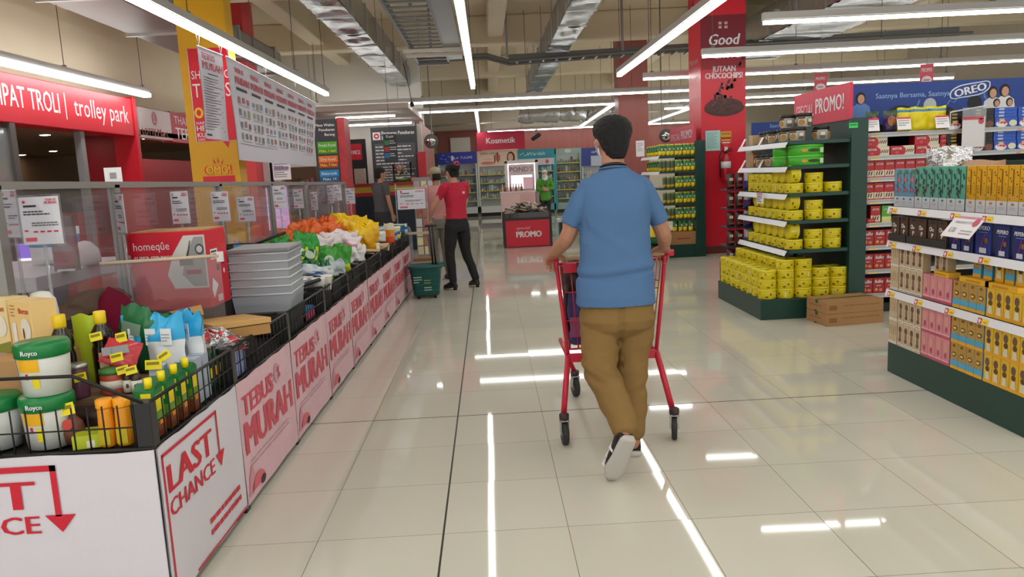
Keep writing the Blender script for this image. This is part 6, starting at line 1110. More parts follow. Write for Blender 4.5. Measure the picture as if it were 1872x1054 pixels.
p = at(1200, 432, Y=7.15); t = thing('loose_pouches_bag', 'bulging yellow and green pouch at the shopper side of the far display', 'pouch', (p.x, 7.16, 0)); MB().pouch(.34, .46, .16, [(.3, mat('#1d5c2e', .3)), (.6, mat('#e5c51a', .3)), (.8, mat('#d8d8c8', .3)), (1, mat('#e5c51a', .3))], T(0, 0, .22), seed=4).box(-.16, .16, -.1, .1, 0, .22, mat('#23302c', .5)).build('pouch_body', t)
t = thing('promo_header', 'smaller red special promo board on the far coffee display', 'sign', (3.4, 7.9, 1.78)); a = at(1225, 234, X=3.43); c = at(1270, 228, X=3.43); MB().box(3.42, 3.45, c.y, a.y, 1.74, 2.03, mat('#d5284a', .4)).build('board', t, True); F = frame((3.42, a.y, 1.74), (0, -1, 0), (0, 0, 1)); W_ = a.y-c.y; b = MB(); b.text('SPECIAL', F, W_*.06, .09, .1, mat('#f3d3d9', .5), w=W_*.40, al='L'); b.text('PROMO!', F, W_*.5, .09, .13, WHITE, w=W_*.42, al='L', bold=.02); b.build('lettering', t, True)
p = at(1165, 260, Y=8.4); flat_notice('price_card', 'white price card holder at the top left of the coffee display', 'price card', frame((2.80, 8.35, 1.72), (1, -.4, 0), (0, 0, 1)), .14, .26, PAPER, lambda b, F: b.lines(F, -.05, .05, .08, 5, .03, mat('#9a98a4', .5), .4, .008))
# ============================================================ MIDDLE AND BACK OF THE HALL
t = thing('promo_bin', 'black framed red special promo bin in the middle of the aisle', 'bin', (.97, 10.6, 0)); bx0, bx1, by0, by1 = .50, 1.44, 10.24, 10.95
MB().box(bx0+.04, bx1-.04, by0+.01, by1, .02, .50, mat('#1d1718', .5)).build('bin_body', t, True)
for x in (bx0, bx1-.05):
    for y in (by0, by1-.05): MB().box(x, x+.05, y, y+.05, 0, .66, mat('#241a1c', .4)).build('corner_post', t, True)
MB().box(bx0+.05, bx1-.05, by0-.003, by0+.01, .01, .515, mat('#d2203c', .4)).build('front_panel', t, True); MB().box(bx0+.05, bx1-.05, by0, by0+.02, .515, .555, mat('#241a1c', .4)).build('front_bar', t, True)
MB().box(bx0+.05, bx1-.05, by0+.004, by0+.008, .56, .66, clear('#6b5a50', .35, .15, '#4a3830')).build('clear_front', t, True)
F = frame((bx0+.05, by0-.003, .01), (1, 0, 0), (0, 0, 1)); b = MB(); b.text('special', F, .20, .335, .055, mat('#eab5be', .5), w=.26, al='L'); b.text('PROMO', F, .20, .18, .115, WHITE, w=.48, al='L', bold=.06); b.build('lettering', t, True)
r = random.Random(12); kk = []
for s in range(3):
    m = [mat('#8f8a84', .28, .6), mat('#4d3424', .35), mat('#d9d4ce', .3, .2)][s]; kk.append(pouch_kind('foil_sachet', .20, .07, .03, [(.3, m), (.5, mat('#6b4a34', .4)), (.75, m), (1, mat('#d0cac2', .3, .3))], None, s, 6))
for i in range(72):
    x = bx0+.12+(bx1-bx0-.24)*r.random(); y = by0+.08+.5*r.random(); e = 1-((x-.97)/.5)**2; z = .57+.22*e*r.random()**.7
    o = kk[i % 3].put((x, y, z), r.uniform(-1.2, 1.2), 'foil sachet heaped in the special promo bin', 'foil sachets heaped in the promo bin'); o['category'] = 'sachet'; o.rotation_euler = (r.uniform(-.9, .9), r.uniform(-.5, .5), r.uniform(-1.4, 1.4))
MB().box(bx0+.06, bx1-.06, by0+.03, by1-.03, .50, .56, mat('#4a3a34', .6)).build('filling', t, True)
t = thing('floor_grate', 'grey metal floor grate before the cosmetics shelves', 'grate', tuple(at(890, 412, Z=0))); a = at(878, 418, Z=0); c = at(912, 407, Z=0); b = MB(); b.box(a.x, c.x+.1, a.y, c.y, .001, .006, mat('#8b8c8a', .5, .3)); b.build('frame', t, True)
for k in range(8): MB().box(a.x+.03, c.x+.07, a.y+(c.y-a.y)*(k+.3)/8, a.y+(c.y-a.y)*(k+.7)/8, .006, .009, mat('#6f706f', .5, .3)).build('slat', t, True)
# --------- cosmetics wall
YC = 22.0
def goods(x0, x1, y, z, n, seed, shelf, unit, cols):
    r = random.Random(seed)
    for k in range(n):
        w_ = (x1-x0)/n; h = r.uniform(.07, .2); t = MB().lathe([(w_*.38, 0), (w_*.40, h*.7), (w_*.2, h*.78), (w_*.2, h), (.001, h)], mat(r.choice(cols), .4), 7).build('cosmetic_bottle') if r.random() < .5 else MB().cbox(0, 0, 0, w_*.82, .05, h, mat(r.choice(cols), .4)).build('cosmetic_box')
        t.location = (x0+w_*(k+.5), y, z); tag(t, 'small cosmetic pack on the %s shelf of the %s unit' % (shelf, unit), 'cosmetics', 'small packs on the %s shelf of the %s unit' % (shelf, unit))
def unit(name, label, x0, x1, zh0, zh1, hcol, body, shelves, text, tcol, seed, cols, ucol, base=.12, top=None):
    t = thing(name, label, 'display shelf', ((x0+x1)/2, YC+.2, 0)); W = mat(body, .45)
    MB().box(x0, x1, YC+.32, YC+.36, base, zh1, mat('#c9cccb', .5) if body != '#1a1a1a' else BLACK).build('back_panel', t, True)
    for x in (x0, x1-.05): MB().box(x, x+.05, YC-.05, YC+.36, base, zh0, W).build('side_panel', t, True)
    MB().box(x0, x1, YC-.05, YC+.36, base, base+.22, W).build('drawer_base', t, True); MB().box(x0+.05, x1-.05, YC+.0, YC+.3, 0, base, BLACK).build('plinth', t, True)
    MB().box(x0, x1, YC-.07, YC-.03, zh0, zh1, mat(hcol, .45)).build('header', t, True); F = frame((x0, YC-.07, zh0), (1, 0, 0), (0, 0, 1)); b = MB(); text(b, F, x1-x0, zh1-zh0); b.build('header_print', t, True)
    for k, z in enumerate(shelves):
        MB().box(x0+.05, x1-.05, YC-.02, YC+.32, z-.03, z, W).rect(frame((x0+.05, YC-.021, z-.035), (1, 0, 0), (0, 0, 1)), 0, x1-x0-.1, 0, .035, mat('#c9b83a' if k % 2 else '#b9c05a', .5)).build('shelf', t, True)
        goods(x0+.08, x1-.08, YC+.08, z+.001, max(4, int((x1-x0-.16)/.085)), seed+k, ORD[k], ucol, cols)
    return t
def th_la(b, F, w, h): b.text('LA TULIPE', F, w*.66, h*.42, h*.2, mat('#d5d8f0', .5), w=w*.46); b.ell(F, w*.38, h*.5, .05, .09, mat('#d5d8f0', .5)); [b.ell(F, w*(.1+.05*k), h*(.5+.3*math.sin(k*1.7)), .05, .02, mat('#6d78d8', .5), .002) for k in range(5)]
def th_cream(b, F, w, h):
    b.text('IMPLORA', F, w*.30, h*.76, h*.11, INK, w=w*.42); b.ell(F, w*.26, h*.2, w*.18, h*.11, mat('#d8817a', .5)); b.ell(F, w*.26, h*.44, w*.12, h*.06, mat('#e5b3a5', .5))
    for k in range(4): b.rect(F, w*(.42+.04*k), w*(.45+.04*k), h*(.22+.1*(k % 2)), h*(.7+.08*(k % 3)), mat(['#8c1c24', '#c2303a', '#5e1418', '#d0453f'][k], .5), .002)
    b.ell(F, w*.84, h*.48, w*.10, h*.40, mat('#4a2c22', .6), .002); b.ell(F, w*.83, h*.5, w*.065, h*.28, mat('#e0b49a', .6), .003); b.poly(F, [(w*.7, 0), (w*.97, 0), (w*.9, h*.2), (w*.78, h*.2)], mat('#e0b49a', .6), .0025)
def th_ward(b, F, w, h): b.text('Wardah', F, w*.5, h*.62, h*.22, mat('#d8f0f0', .5), w=w*.5); b.rect(F, 0, w, 0, h*.42, mat('#a9d8e0', .5), .002); b.rect(F, w*.55, w*.95, h*.05, h*.4, mat('#e6c6d0', .5), .003); b.ell(F, w*.8, h*.2, .06, .07, mat('#b06a6a', .5), .004); [b.ell(F, w*(.08+.06*k), h*(.7+.08*math.sin(k*2)), .04, .015, mat('#bfe6ea', .5), .003) for k in range(4)]
unit('cosmetics_shelf', 'cosmetics shelf with royal blue header near the cashier', -1.42, -.09, 1.82, 2.22, '#2a2f9c', '#d9dcdc', (.55, .85, 1.15, 1.45), th_la, WHITE, 100, ['#d8d4d0', '#7d8ba0', '#c9b24a', '#4a5a8a', '#b0a8a0', '#8f5a5a'], 'blue topped')
unit('cosmetics_shelf', 'cosmetics shelf with cream header showing lipsticks and a face', -.07, 1.30, 1.70, 2.22, '#e6cdb4', '#dfe2e0', (.62, .88, 1.14, 1.42), th_cream, INK, 200, ['#d5dcdc', '#9fc0c4', '#c8c2a8', '#8fa0a0', '#d8b8b0'], 'cream topped')
unit('cosmetics_shelf', 'cosmetics shelf with teal header behind the woman in green', 1.32, 2.56, 1.66, 2.20, '#2a93a8', '#58a3ad', (.6, .9, 1.2, 1.46), th_ward, WHITE, 300, ['#3f96a8', '#a9d5d8', '#c9d8d8', '#2d7f90', '#d0b8c0'], 'teal topped')
unit('cosmetics_shelf', 'grey green glass-fronted cosmetics shelf with teal edge', 2.58, 3.48, 2.0, 2.18, '#8fa8a4', '#93b0ac', (.5, .8, 1.1, 1.4, 1.7), lambda b, F, w, h: b.ell(F, w*.5, h*.5, w*.12, h*.35, mat('#c3cfcc', .5)), WHITE, 400, ['#8a8f86', '#6a5a4a', '#b0b5aa', '#5a6f6c', '#9a7a4a'], 'grey green')
unit('cosmetics_shelf', 'dark blue topped display partly hidden behind the shopper', 3.5, 4.4, 1.55, 2.16, '#2a3c8c', '#c6c9cf', (.6, .9, 1.2), lambda b, F, w, h: (b.rect(F, w*.35, w*.9, 0, h*.55, mat('#b9c3d6', .5)), b.text('care', F, w*.5, h*.7, h*.15, WHITE)), WHITE, 500, ['#c9b59a', '#8a8f9a', '#d0c9c0'], 'dark blue')
MB().box(2.56, 2.62, YC-.07, YC+.36, .1, 2.18, mat('#2f9aa8', .45)).build('edge_panel', bpy.data.objects['cosmetics_shelf.003'], True)
t = thing('category_sign', 'red hanging cosmetics category sign with white lettering', 'sign', (.78, YC, 2.25)); a = at(871, 243, Y=21.8); c = at(960, 275, Y=21.8); MB().box(a.x, c.x, 21.8, 21.85, 2.24, 2.84, mat('#c81c44', .45)).build('board', t, True)
F = frame((a.x, 21.8, 2.24), (1, 0, 0), (0, 0, 1)); MB().text('Kosmetik', F, (c.x-a.x)/2, .21, .19, WHITE, w=.98, bold=.03).build('lettering', t, True); MB().tube([(a.x+.1, 21.82, 2.84), (a.x+.1, 21.82, 4.55)], .008, GREY, 5).tube([(c.x-.1, 21.82, 2.84), (c.x-.1, 21.82, 4.55)], .008, GREY, 5).build('hanging_cord', t, True)
t = thing('dark_green_panel', 'dark green end panel left of the blue topped cosmetics shelf', 'panel', (-1.7, YC, 0)); MB().box(-1.95, -1.45, YC-.1, YC+.3, 0, 2.2, mat('#0f3a2e', .45)).build('panel', t, True); MB().rect(frame((-1.72, YC-.1, 0), (1, 0, 0), (0, 0, 1)), 0, .16, 1.1, 1.75, mat('#7d9a8e', .5), .003).build('sticker', t, True)
for k, (x0, x1, m) in enumerate(((-2.4, -1.5, '#7fa06a'), (-1.0, -.3, '#d8d4c6'))): t = thing('leaning_board', '%s board standing on top of the back wall units' % ('pale green' if k == 0 else 'cream'), 'board', ((x0+x1)/2, 22.9, 1.9)); MB().box(x0+.8*(1-k), x1, 22.95, 23.05, 0, 2.85-.1*k, mat(m, .6)).build('board', t, True)
# light box display
YP = 17.0; t = thing('lightbox_display', 'glowing white and pink brand light box on a pale pink counter', 'display stand', (1.15, YP, 0)); x0, x1 = .74, 1.66
MB().box(x0, x0+.07, YP, YP+.2, 0, 1.76, mat('#ded6d8', .4)).box(x1-.07, x1, YP, YP+.2, 0, 1.76, mat('#ded6d8', .4)).box(x0, x1, YP, YP+.2, 1.70, 1.77, mat('#ded6d8', .4)).build('frame', t, True)
MB().box(x0+.07, x1-.07, YP+.05, YP+.15, .6, 1.70, mat('#d8c9cd', .5)).build('panel', t, True); F = frame((x0, YP+.045, 0), (1, 0, 0), (0, 0, 1)); W_ = x1-x0
b = MB(); 
for q in ((.08, .10, .95, 1.68), (W_-.10, W_-.08, .95, 1.68), (.08, W_-.08, 1.66, 1.68)): b.rect(F, *q, emit('#ffffff', 2.0), .002)
b.rect(F, .16, W_-.16, .98, 1.36, emit('#f7eef2', 1.0), .002); b.build('light', t, True); MB().text("POND'S", F, W_/2, 1.46, .13, mat('#8a5f68', .5), w=.66, bold=.0, z=.006).build('lettering', t, True)
MB().box(.58, 1.52, YP-.55, YP-.05, 0, .90, mat('#e3c1c0', .4)).build('counter', t, True); MB().box(1.1, 1.5, YP-.56, YP-.55, .1, .85, mat('#d9a9a6', .3)).build('front_panel', t, True); MB().box(.56, 1.54, YP-.57, YP-.03, .90, .93, mat('#ecdcdb', .3)).build('top', t, True)
for k in range(8): t = MB().lathe([(.03, 0), (.035, .1), (.012, .13), (.012, .2), (.001, .2)], mat('#8a5a4a' if k % 2 else '#d8b6b0', .3), 12).build('cream_tube'); t.location = (.64+.075*k, YP-.40+.03*(k % 2), .931); tag(t, 'small brown and pink tube on the pink light box counter, %s from the left' % ORD[k], 'cosmetics', 'tubes on the pink counter')
t = thing('mirror_box', 'clear pink framed display case on the light box counter', 'case', (1.36, YP-.3, .931)); MB().box(-.13, .13, -.1, .1, 0, .34, clear('#e6c8cc', .3, .2, '#c9a5aa')).build('case_body', t); MB().box(-.14, .14, -.11, .11, .34, .36, mat('#d9b6ba', .4)).build('top', t)
# low bench / shelf near the back between the promo bin and the shopper
t = thing('low_bench', 'low pale bench beyond the promo bin', 'bench', (2.15, 12.6, 0)); MB().box(1.75, 2.75, 12.4, 12.9, .30, .36, mat('#c9c7be', .4)).build('top', t, True)
for x in (1.8, 2.65): MB().box(x, x+.05, 12.45, 12.85, 0, .3, BLACK).build('leg', t, True)
# shelves left of the cashier, far behind (magazine rack)
t = thing('magazine_rack', 'colourful rack of cards behind the cashier', 'rack', (-.72, 8.0, 0)); MB().box(-.95, -.60, 8.0, 8.1, 0, 1.42, mat('#8d8f90', .5)).build('back_panel', t, True); MB().tube([(-.60, 7.95, 0), (-.60, 7.95, 1.45)], .012, GREY).build('post', t, True); r = random.Random(31)
for k in range(8):
    for j in range(3):
        o = MB().cbox(0, 0, 0, .09, .012, .13, mat(r.choice(['#c9b8a0', '#a86a5a', '#8fb0b8', '#d8d0a0', '#c0c4c8', '#b89aa8']), .5)).build('greeting_card'); o.location = (-.89+.11*j, 7.985, .18+.15*k); tag(o, 'small colourful card in the rack behind the cashier', 'card', 'cards in the rack behind the cashier')
# teal shopping basket of the cashier
pb = at(788, 545, Z=0); t = thing('rolling_basket', 'dark teal rolling shopping basket at the cashier', 'basket', (-.545, 4.62, 0), .12); TL = mat('#0c5350', .4)
b = MB(); V = []; n = 32
def sq(a, rx, ry, p=4.): c, s = math.cos(a), math.sin(a); return (rx*math.copysign(abs(c)**(2/p), c), ry*math.copysign(abs(s)**(2/p), s))
prof = [(.145, .105, .03), (.155, .115, .05), (.185, .145, .34), (.200, .158, .36), (.215, .17, .365), (.215, .17, .395), (.19, .148, .395), (.18, .14, .35), (.145, .11, .06)]
for rx, ry, z in prof: V += [(*sq(2*PI*j/n, rx, ry), z) for j in range(n)]
Fc = [(i*n+j, i*n+(j+1) % n, (i+1)*n+(j+1) % n, (i+1)*n+j) for i in range(len(prof)-1) for j in range(n)]; Fc.append(tuple((len(prof)-1)*n+j for j in range(n))); Fc.append(tuple(range(n-1, -1, -1))); b.add(V, Fc, TL, None, True); b.build('basket_body', t)
for x, y in ((-.1, -.08), (.1, -.08), (-.1, .08), (.1, .08)): MB().lathe([(.03, -.012), (.03, .012)], BLACK, 12, T(x, y, .03, ry=PI/2)).build('wheel', t)
for k in range(4): MB().tube([(*sq(2*PI*j/n, .159+.0085*k, .119+.0085*k), .10+.07*k) for j in range(n)], .004, mat('#0f6460', .4), 5, True).build('rib', t)
F = frame((-.08, -.152, .16), (1, 0, .0), (0, -.1, 1)); b = MB(); b.lines(F, -.07, .03, .10, 3, .03, mat('#9ab8b4', .5), .5, .012); b.lines(F, .05, .13, .06, 2, .03, mat('#8fa84a', .5), .4, .012); b.lines(F, .05, .14, -.03, 2, .03, mat('#9ab8b4', .5), .5, .0); b.build('sticker', t)
MB().tube([(.10, .13, .38), (.09, .135, .62), (.08, .13, .83)], .010, BLACK, 8).tube([(.135, .13, .38), (.125, .135, .62), (.115, .13, .83)], .010, BLACK, 8).tube([(.03, .13, .84), (.17, .13, .84)], .014, BLACK, 8).build('pull_handle', t); MB().box(.19, .23, -.05, .05, .36, .41, TL).build('lug', t)
# ============================================================ PEOPLE
SKIN = mat('#b07d62', .55); SKIN2 = mat('#c39075', .55); HAIR = mat('#0d0c0e', .55, spec=.4, bump=.6, bscale=160)
X_, Y_, Z_ = Vector((1, 0, 0)), Vector((0, 1, 0)), Vector((0, 0, 1))
def limb(b, P, R, m, n=12, sub=4):
    """smooth tapering limb through P with radii R (r or (rx, ry)), rounded ends"""
    P = [Vector(p) for p in P]; k = len(P); pts = []; rad = []
    for i in range(k-1):
        p0 = P[max(i-1, 0)]; p1 = P[i]; p2 = P[i+1]; p3 = P[min(i+2, k-1)]
        for s in range(sub):
            t = s/sub; pts.append(.5*((2*p1)+(p2-p0)*t+(2*p0-5*p1+4*p2-p3)*t*t+(3*p1-p0-3*p2+p3)*t**3)*1.0); rad.append(R[i]+(R[i+1]-R[i])*(t*t*(3-2*t)))
    pts.append(P[-1]); rad.append(R[-1])
    d0 = (pts[0]-pts[1]).normalized(); d1 = (pts[-1]-pts[-2]).normalized(); a = []; ar = []
    for q in (.95, .8, .45): a.append(pts[0]+d0*rad[0]*q*.9); ar.append(rad[0]*math.sqrt(1-q*q))
    e = []; er = []
    for q in (.45, .8, .95): e.append(pts[-1]+d1*rad[-1]*q*.9); er.append(rad[-1]*math.sqrt(1-q*q))
    b.tube(a+pts+e, ar+rad+er, m, n)
def hand(b, wrist, d, palm, thumb, m, curl=.5, s=1., spread=.1):
    """d: wrist to knuckles, palm: palm normal (fingers curl towards it), thumb: side of the thumb"""
    d = Vector(d).normalized(); th = Vector(thumb); th = (th-d*th.dot(d)).normalized(); pn = Vector(palm); pn = (pn-d*pn.dot(d)-th*pn.dot(th)).normalized(); w = Vector(wrist)
    b.rings([(w-d*.01*s, th, pn, .026*s, .020*s), (w+d*.025*s, th, pn, .034*s, .017*s, 2.6), (w+d*.06*s, th, pn, .040*s, .015*s, 3), (w+d*.088*s, th, pn, .039*s, .013*s, 3), (w+d*.098*s, th, pn, .030*s, .008*s)], m, 14)
    for i, (o, L) in enumerate(((.029, .072), (.010, .080), (-.010, .074), (-.029, .058))):
        base = w+d*(.088 if i in (1, 2) else .082)*s+th*o*s; a = 0.; p = base; pts = [base-d*.02*s, base]; dd = d+th*(spread*(1.5-i)*.2)
        for j, f in enumerate((.45, .31, .24)): a += curl*(1.0 if j else .8); q = (dd.normalized()*math.cos(a)+pn*math.sin(a)); p = p+q*L*f*s; pts.append(p)
        limb(b, pts, [.0085*s, .0088*s, .0082*s, .0076*s, .0064*s], m, 8, 2)
    t0 = w+d*.03*s+th*.028*s; a1 = (th*.75+d*.65+pn*.25).normalized(); a2 = (d*.85+th*.25+pn*(.3+.4*curl)).normalized(); limb(b, [t0-th*.012*s, t0+a1*.03*s, t0+a1*.03*s+a2*.034*s, t0+a1*.03*s+a2*.058*s+pn*.012*s*curl], [.013*s, .012*s, .010*s, .0075*s], m, 8, 2)
def head(b, c, f, u, s, m, ears=True):
    """c: centre of head, f: facing, u: up; s scales a 0.215 m tall head"""
    f = Vector(f).normalized(); u = Vector(u); u = (u-f*u.dot(f)).normalized(); r_ = f.cross(u); c = Vector(c)
    Rs = []
    for z, rx, ry, o in ((-.112, .020, .02, .045), (-.10, .040, .038, .035), (-.075, .055, .064, .020), (-.04, .066, .082, .008), (0, .073, .092, .0), (.035, .075, .095, -.004), (.07, .067, .084, -.006), (.095, .046, .058, -.008), (.108, .018, .022, -.008)): Rs.append((c+u*z*s+f*o*s, r_, f, rx*s, ry*s, 2.15))
    b.rings(Rs, m, 20)
    b.ball(c+f*.098*s-u*.022*s, .012*s, .016*s, .02*s, m, 8, Matrix(((r_.x, f.x, u.x, 0), (r_.y, f.y, u.y, 0), (r_.z, f.z, u.z, 0), (0, 0, 0, 1))))       # nose
    if ears:
        for e in (-1, 1): b.ball(c+r_*e*.076*s-u*.012*s-f*.004*s, .010*s, .020*s, .032*s, m, 8, Matrix(((r_.x, f.x, u.x, 0), (r_.y, f.y, u.y, 0), (r_.z, f.z, u.z, 0), (0, 0, 0, 1))))
    return c, f, u, r_
def face(t, h, s, w=False):
    c, f, u, r_ = h; b = MB(); R = Matrix(((r_.x, f.x, u.x, 0), (r_.y, f.y, u.y, 0), (r_.z, f.z, u.z, 0), (0, 0, 0, 1)))
    for e in (-1, 1): b.ball(c+r_*e*.030*s+f*.084*s+u*.004*s, .012*s, .007*s, .006*s, WHITE, 8, R); b.ball(c+r_*e*.030*s+f*.090*s+u*.004*s, .006*s, .003*s, .006*s, BLACK, 8, R); b.ball(c+r_*e*.030*s+f*.088*s+u*.022*s, .018*s, .004*s, .004*s, BLACK, 8, R)
    b.build('eyes', t, w); MB().ball(c+f*.090*s-u*.055*s, .022*s, .005*s, .006*s, mat('#8a4a44', .5), 8, R).build('mouth', t, w)
def skinobj(b, name, t, vox, it=2, disp=None): return remesh(b.build(name, t, True), vox, it, disp)
def shoe(b, heel, d, L, m, sole, h=.075, up=Z_, w=.045):
    d = Vector(d).normalized(); up = Vector(up).normalized(); s_ = d.cross(up).normalized(); up = s_.cross(d); q = Vector(heel)
    S = MB(); S.rings([(q+d*x*L+up*.014, s_, up, w*k, .014, 3) for x, k in ((-.03, .5), (.03, .74), (.2, .80), (.45, .85), (.7, 1.05), (.9, .85), (1.0, .45))], sole, 16)
    U = MB(); U.rings([(q+d*x*L+up*z, s_, up, w*k, hh, 2.4) for x, k, z, hh in ((.03, .55, .036, .026), (.06, .70, .045, .036), (.2, .78, .055, .046), (.4, .80, .048, .038), (.65, .95, .038, .026), (.85, .82, .034, .02), (.97, .4, .03, .012))], m, 16)
    return S, U
def jitter(freq, amp, ax=(1, 1, 1), seed=0): return lambda p: amp*noise.noise(Vector((p.x*freq*ax[0]+seed, p.y*freq*ax[1], p.z*freq*ax[2])))
# ------------------------------------------------------------ the shopper
man = thing('person', 'shopper in blue t-shirt and tan trousers pushing the red trolley, seen from behind', 'person', (.87, -.75, 0))
b = MB(); hc = (.875, -.56, 1.555); hd = (-.12, 1, -.06); hinfo = head(b, hc, hd, (0, -.06, 1), 1.0, SKIN)
limb(b, [(.868, -.60, 1.36), (.868, -.595, 1.43), (.872, -.575, 1.52)], [.064, .056, .055], SKIN, 16)
b.rings([((.868, -.64, .80), X_, Y_, .13, .09), ((.868, -.64, .95), X_, Y_, .135, .09), ((.866, -.63, 1.15), X_, Y_, .135, .09), ((.866, -.62, 1.3), X_, Y_, .13, .075), ((.866, -.615, 1.37), X_, Y_, .08, .05)], SKIN, 20)
EL, WL = Vector((.632, -.60, 1.085)), Vector((.578, -.44, .995)); ER, WR = Vector((1.108, -.60, 1.085)), Vector((1.150, -.44, 1.000))
limb(b, [(.755, -.62, 1.31), (.685, -.62, 1.22), EL, (.600, -.51, 1.03), WL], [.040, .043, .040, .036, .026], SKIN)
limb(b, [(.985, -.62, 1.30), (1.053, -.62, 1.21), ER, (1.135, -.515, 1.035), WR], [.040, .043, .040, .036, .026], SKIN)
hand(b, WL, (-.12, .75, -.42), (.1, -.25, -1), (1, .1, .1), SKIN, .62, 1.0); hand(b, WR, (.10, .75, -.38), (-.1, -.25, -1), (-1, .1, .1), SKIN, .72, 1.0)
HL, HR_ = Vector((.79, -.66, .80)), Vector((.95, -.66, .80)); KL, AL = Vector((.765, -.76, .45)), Vector((.795, -1.13, .255)); KR, AR_ = Vector((.925, -.66, .44)), Vector((.905, -.775, .09))
limb(b, [HL, (.775, -.70, .62), KL, (.775, -.95, .37), AL], [.085, .075, .055, .05, .034], SKIN); limb(b, [HR_, (.945, -.66, .62), KR, (.915, -.73, .27), AR_], [.085, .075, .055, .05, .034], SKIN)
TO, HE = Vector((.747, -1.095, .02)), Vector((.803, -1.205, .225)); dft = (TO-HE).normalized()
limb(b, [AL, AL.lerp(HE, .35)+Vector((0, .02, 0)), HE.lerp(TO, .4)+Vector((0, .055, .03))], [.034, .033, .026], SKIN); limb(b, [AR_, (.905, -.76, .05), (.905, -.70, .045)], [.034, .034, .03], SKIN)
skinobj(b, 'body', man, .0042, 2); face(man, hinfo, 1.0, True)
# hair: short, full at the crown, tapering to the nape
b = MB(); c, f, u, r_ = hinfo
b.rings([(c+u*z+f*o, r_, f, rx, ry, 2.2) for z, rx, ry, o in ((-.104, .034, .026, -.062), (-.085, .048, .044, -.054), (-.05, .064, .060, -.044), (-.015, .076, .076, -.032), (.015, .090, .098, -.012), (.045, .096, .106, -.004), (.070, .091, .102, -.004), (.092, .074, .084, -.006), (.107, .046, .052, -.01), (.114, .018, .02, -.012))], HAIR, 26)
for k in range(60):
    r = random.Random(k); a = r.uniform(0, 6.28); e = r.uniform(.1, .9); q = (r_*math.cos(a)+f*math.sin(a))*.084*math.sqrt(1-e*e*.9)+u*(.02+.084*e); b.ball(c+q-f*.006, .017, .017, .013, HAIR, 8)
skinobj(b, 'hair', man, .005, 1, lambda p: .003*noise.noise(p*70)+.002*noise.noise(p*160))
b = MB(); b.tube([c+r_*(-.080)-f*.002+u*.012, c+r_*(-.083)+f*.03-u*.015, c+r_*(-.066)+f*.075-u*.035], .0022, WHITE, 5); b.tube([c+r_*(-.080)-f*.004-u*.02, c+r_*(-.075)+f*.04-u*.05, c+r_*(-.055)+f*.07-u*.075], .0022, WHITE, 5); b.tube([c+r_*.080-f*.002+u*.012, c+r_*.083+f*.03-u*.015, c+r_*.066+f*.075-u*.035], .0022, WHITE, 5)
b.rings([(c+f*.072-u*z, r_, f, rx, ry, 2.4) for z, rx, ry in ((.02, .052, .03), (.045, .060, .037), (.075, .052, .037), (.098, .032, .03))], mat('#e8e8ea', .6), 18); b.build('face_mask', man, True)
b = MB(); n = 30; b.tube([(.868+.060*math.cos(a), -.597+.058*math.sin(a), 1.420-.014*math.sin(a)) for a in [2*PI*k/n for k in range(n)]], .0075, BLACK, 6, True); b.build('lanyard', man, True)
# t-shirt
BLUE = mat('#51729d', .85, spec=.2, bump=.12, bscale=400)
b = MB(); C = Vector
b.rings([(C((.850, -.68, .752)), X_, Y_, .194, .146, 2.5), (C((.851, -.68, .80)), X_, Y_, .191, .144, 2.4), (C((.855, -.67, .90)), X_, Y_, .184, .128, 2.3), (C((.859, -.66, 1.0)), X_, Y_, .178, .122, 2.3), (C((.862, -.65, 1.12)), X_, Y_, .170, .118, 2.4), (C((.866, -.64, 1.23)), X_, Y_, .170, .118, 2.4), (C((.868, -.63, 1.30)), X_, Y_, .172, .110, 2.4), (C((.869, -.622, 1.346)), X_, Y_, .160, .094, 2.3), (C((.869, -.612, 1.378)), X_, Y_, .120, .078, 2.0), (C((.869, -.605, 1.396)), X_, Y_, .086, .072), (C((.869, -.602, 1.410)), X_, Y_, .070, .063)], BLUE, 36)
for a, e in (((.742, -.622, 1.335), (.643, -.61, 1.142)), ((.996, -.622, 1.33), (1.095, -.61, 1.136))):
    a, e = Vector(a), Vector(e); d = (e-a).normalized(); s_ = Y_.cross(d).normalized()
    b.rings([(a-d*.03, s_, Y_, .030, .040), (a, s_, Y_, .046, .060), (a.lerp(e, .3), s_, Y_, .056, .066), (a.lerp(e, .65), s_, Y_, .054, .062), (a.lerp(e, .92), s_, Y_, .050, .058), (e, s_, Y_, .050, .058)], BLUE, 20)
def folds(p):
    d = 0.
    z = p.z+0; x = p.x
    d += .009*noise.noise(Vector((x*5+z*4, p.y*5, z*7)))+.0045*noise.noise(Vector((x*14-z*9, p.y*9, z*12+3)))
    if z < 1.05: k = z-(.155+.75+.012*math.sin(x*9)); d -= .010*math.exp(-(k/.012)**2)-.007*math.exp(-((k-.03)/.02)**2)
    k = (x-.02)*.8+(z-1.02); d += .005*math.exp(-(k/.03)**2)*(1 if -.15 < x < .2 and z < 1.2 else 0)
    d += .004*math.exp(-((x+.19+.15*(z-1.2))/.02)**2)*(1 if 1.05 < z < 1.3 else 0)
    return d
shirt = skinobj(b, 't_shirt', man, .0065, 2, folds)
MB().tube([(.869+.068*math.cos(a), -.602+.062*math.sin(a), 1.408-.012*math.sin(a)) for a in [2*PI*k/30 for k in range(30)]], .0055, mat('#486d9d', .85), 8, True).build('collar', shirt.parent, True)
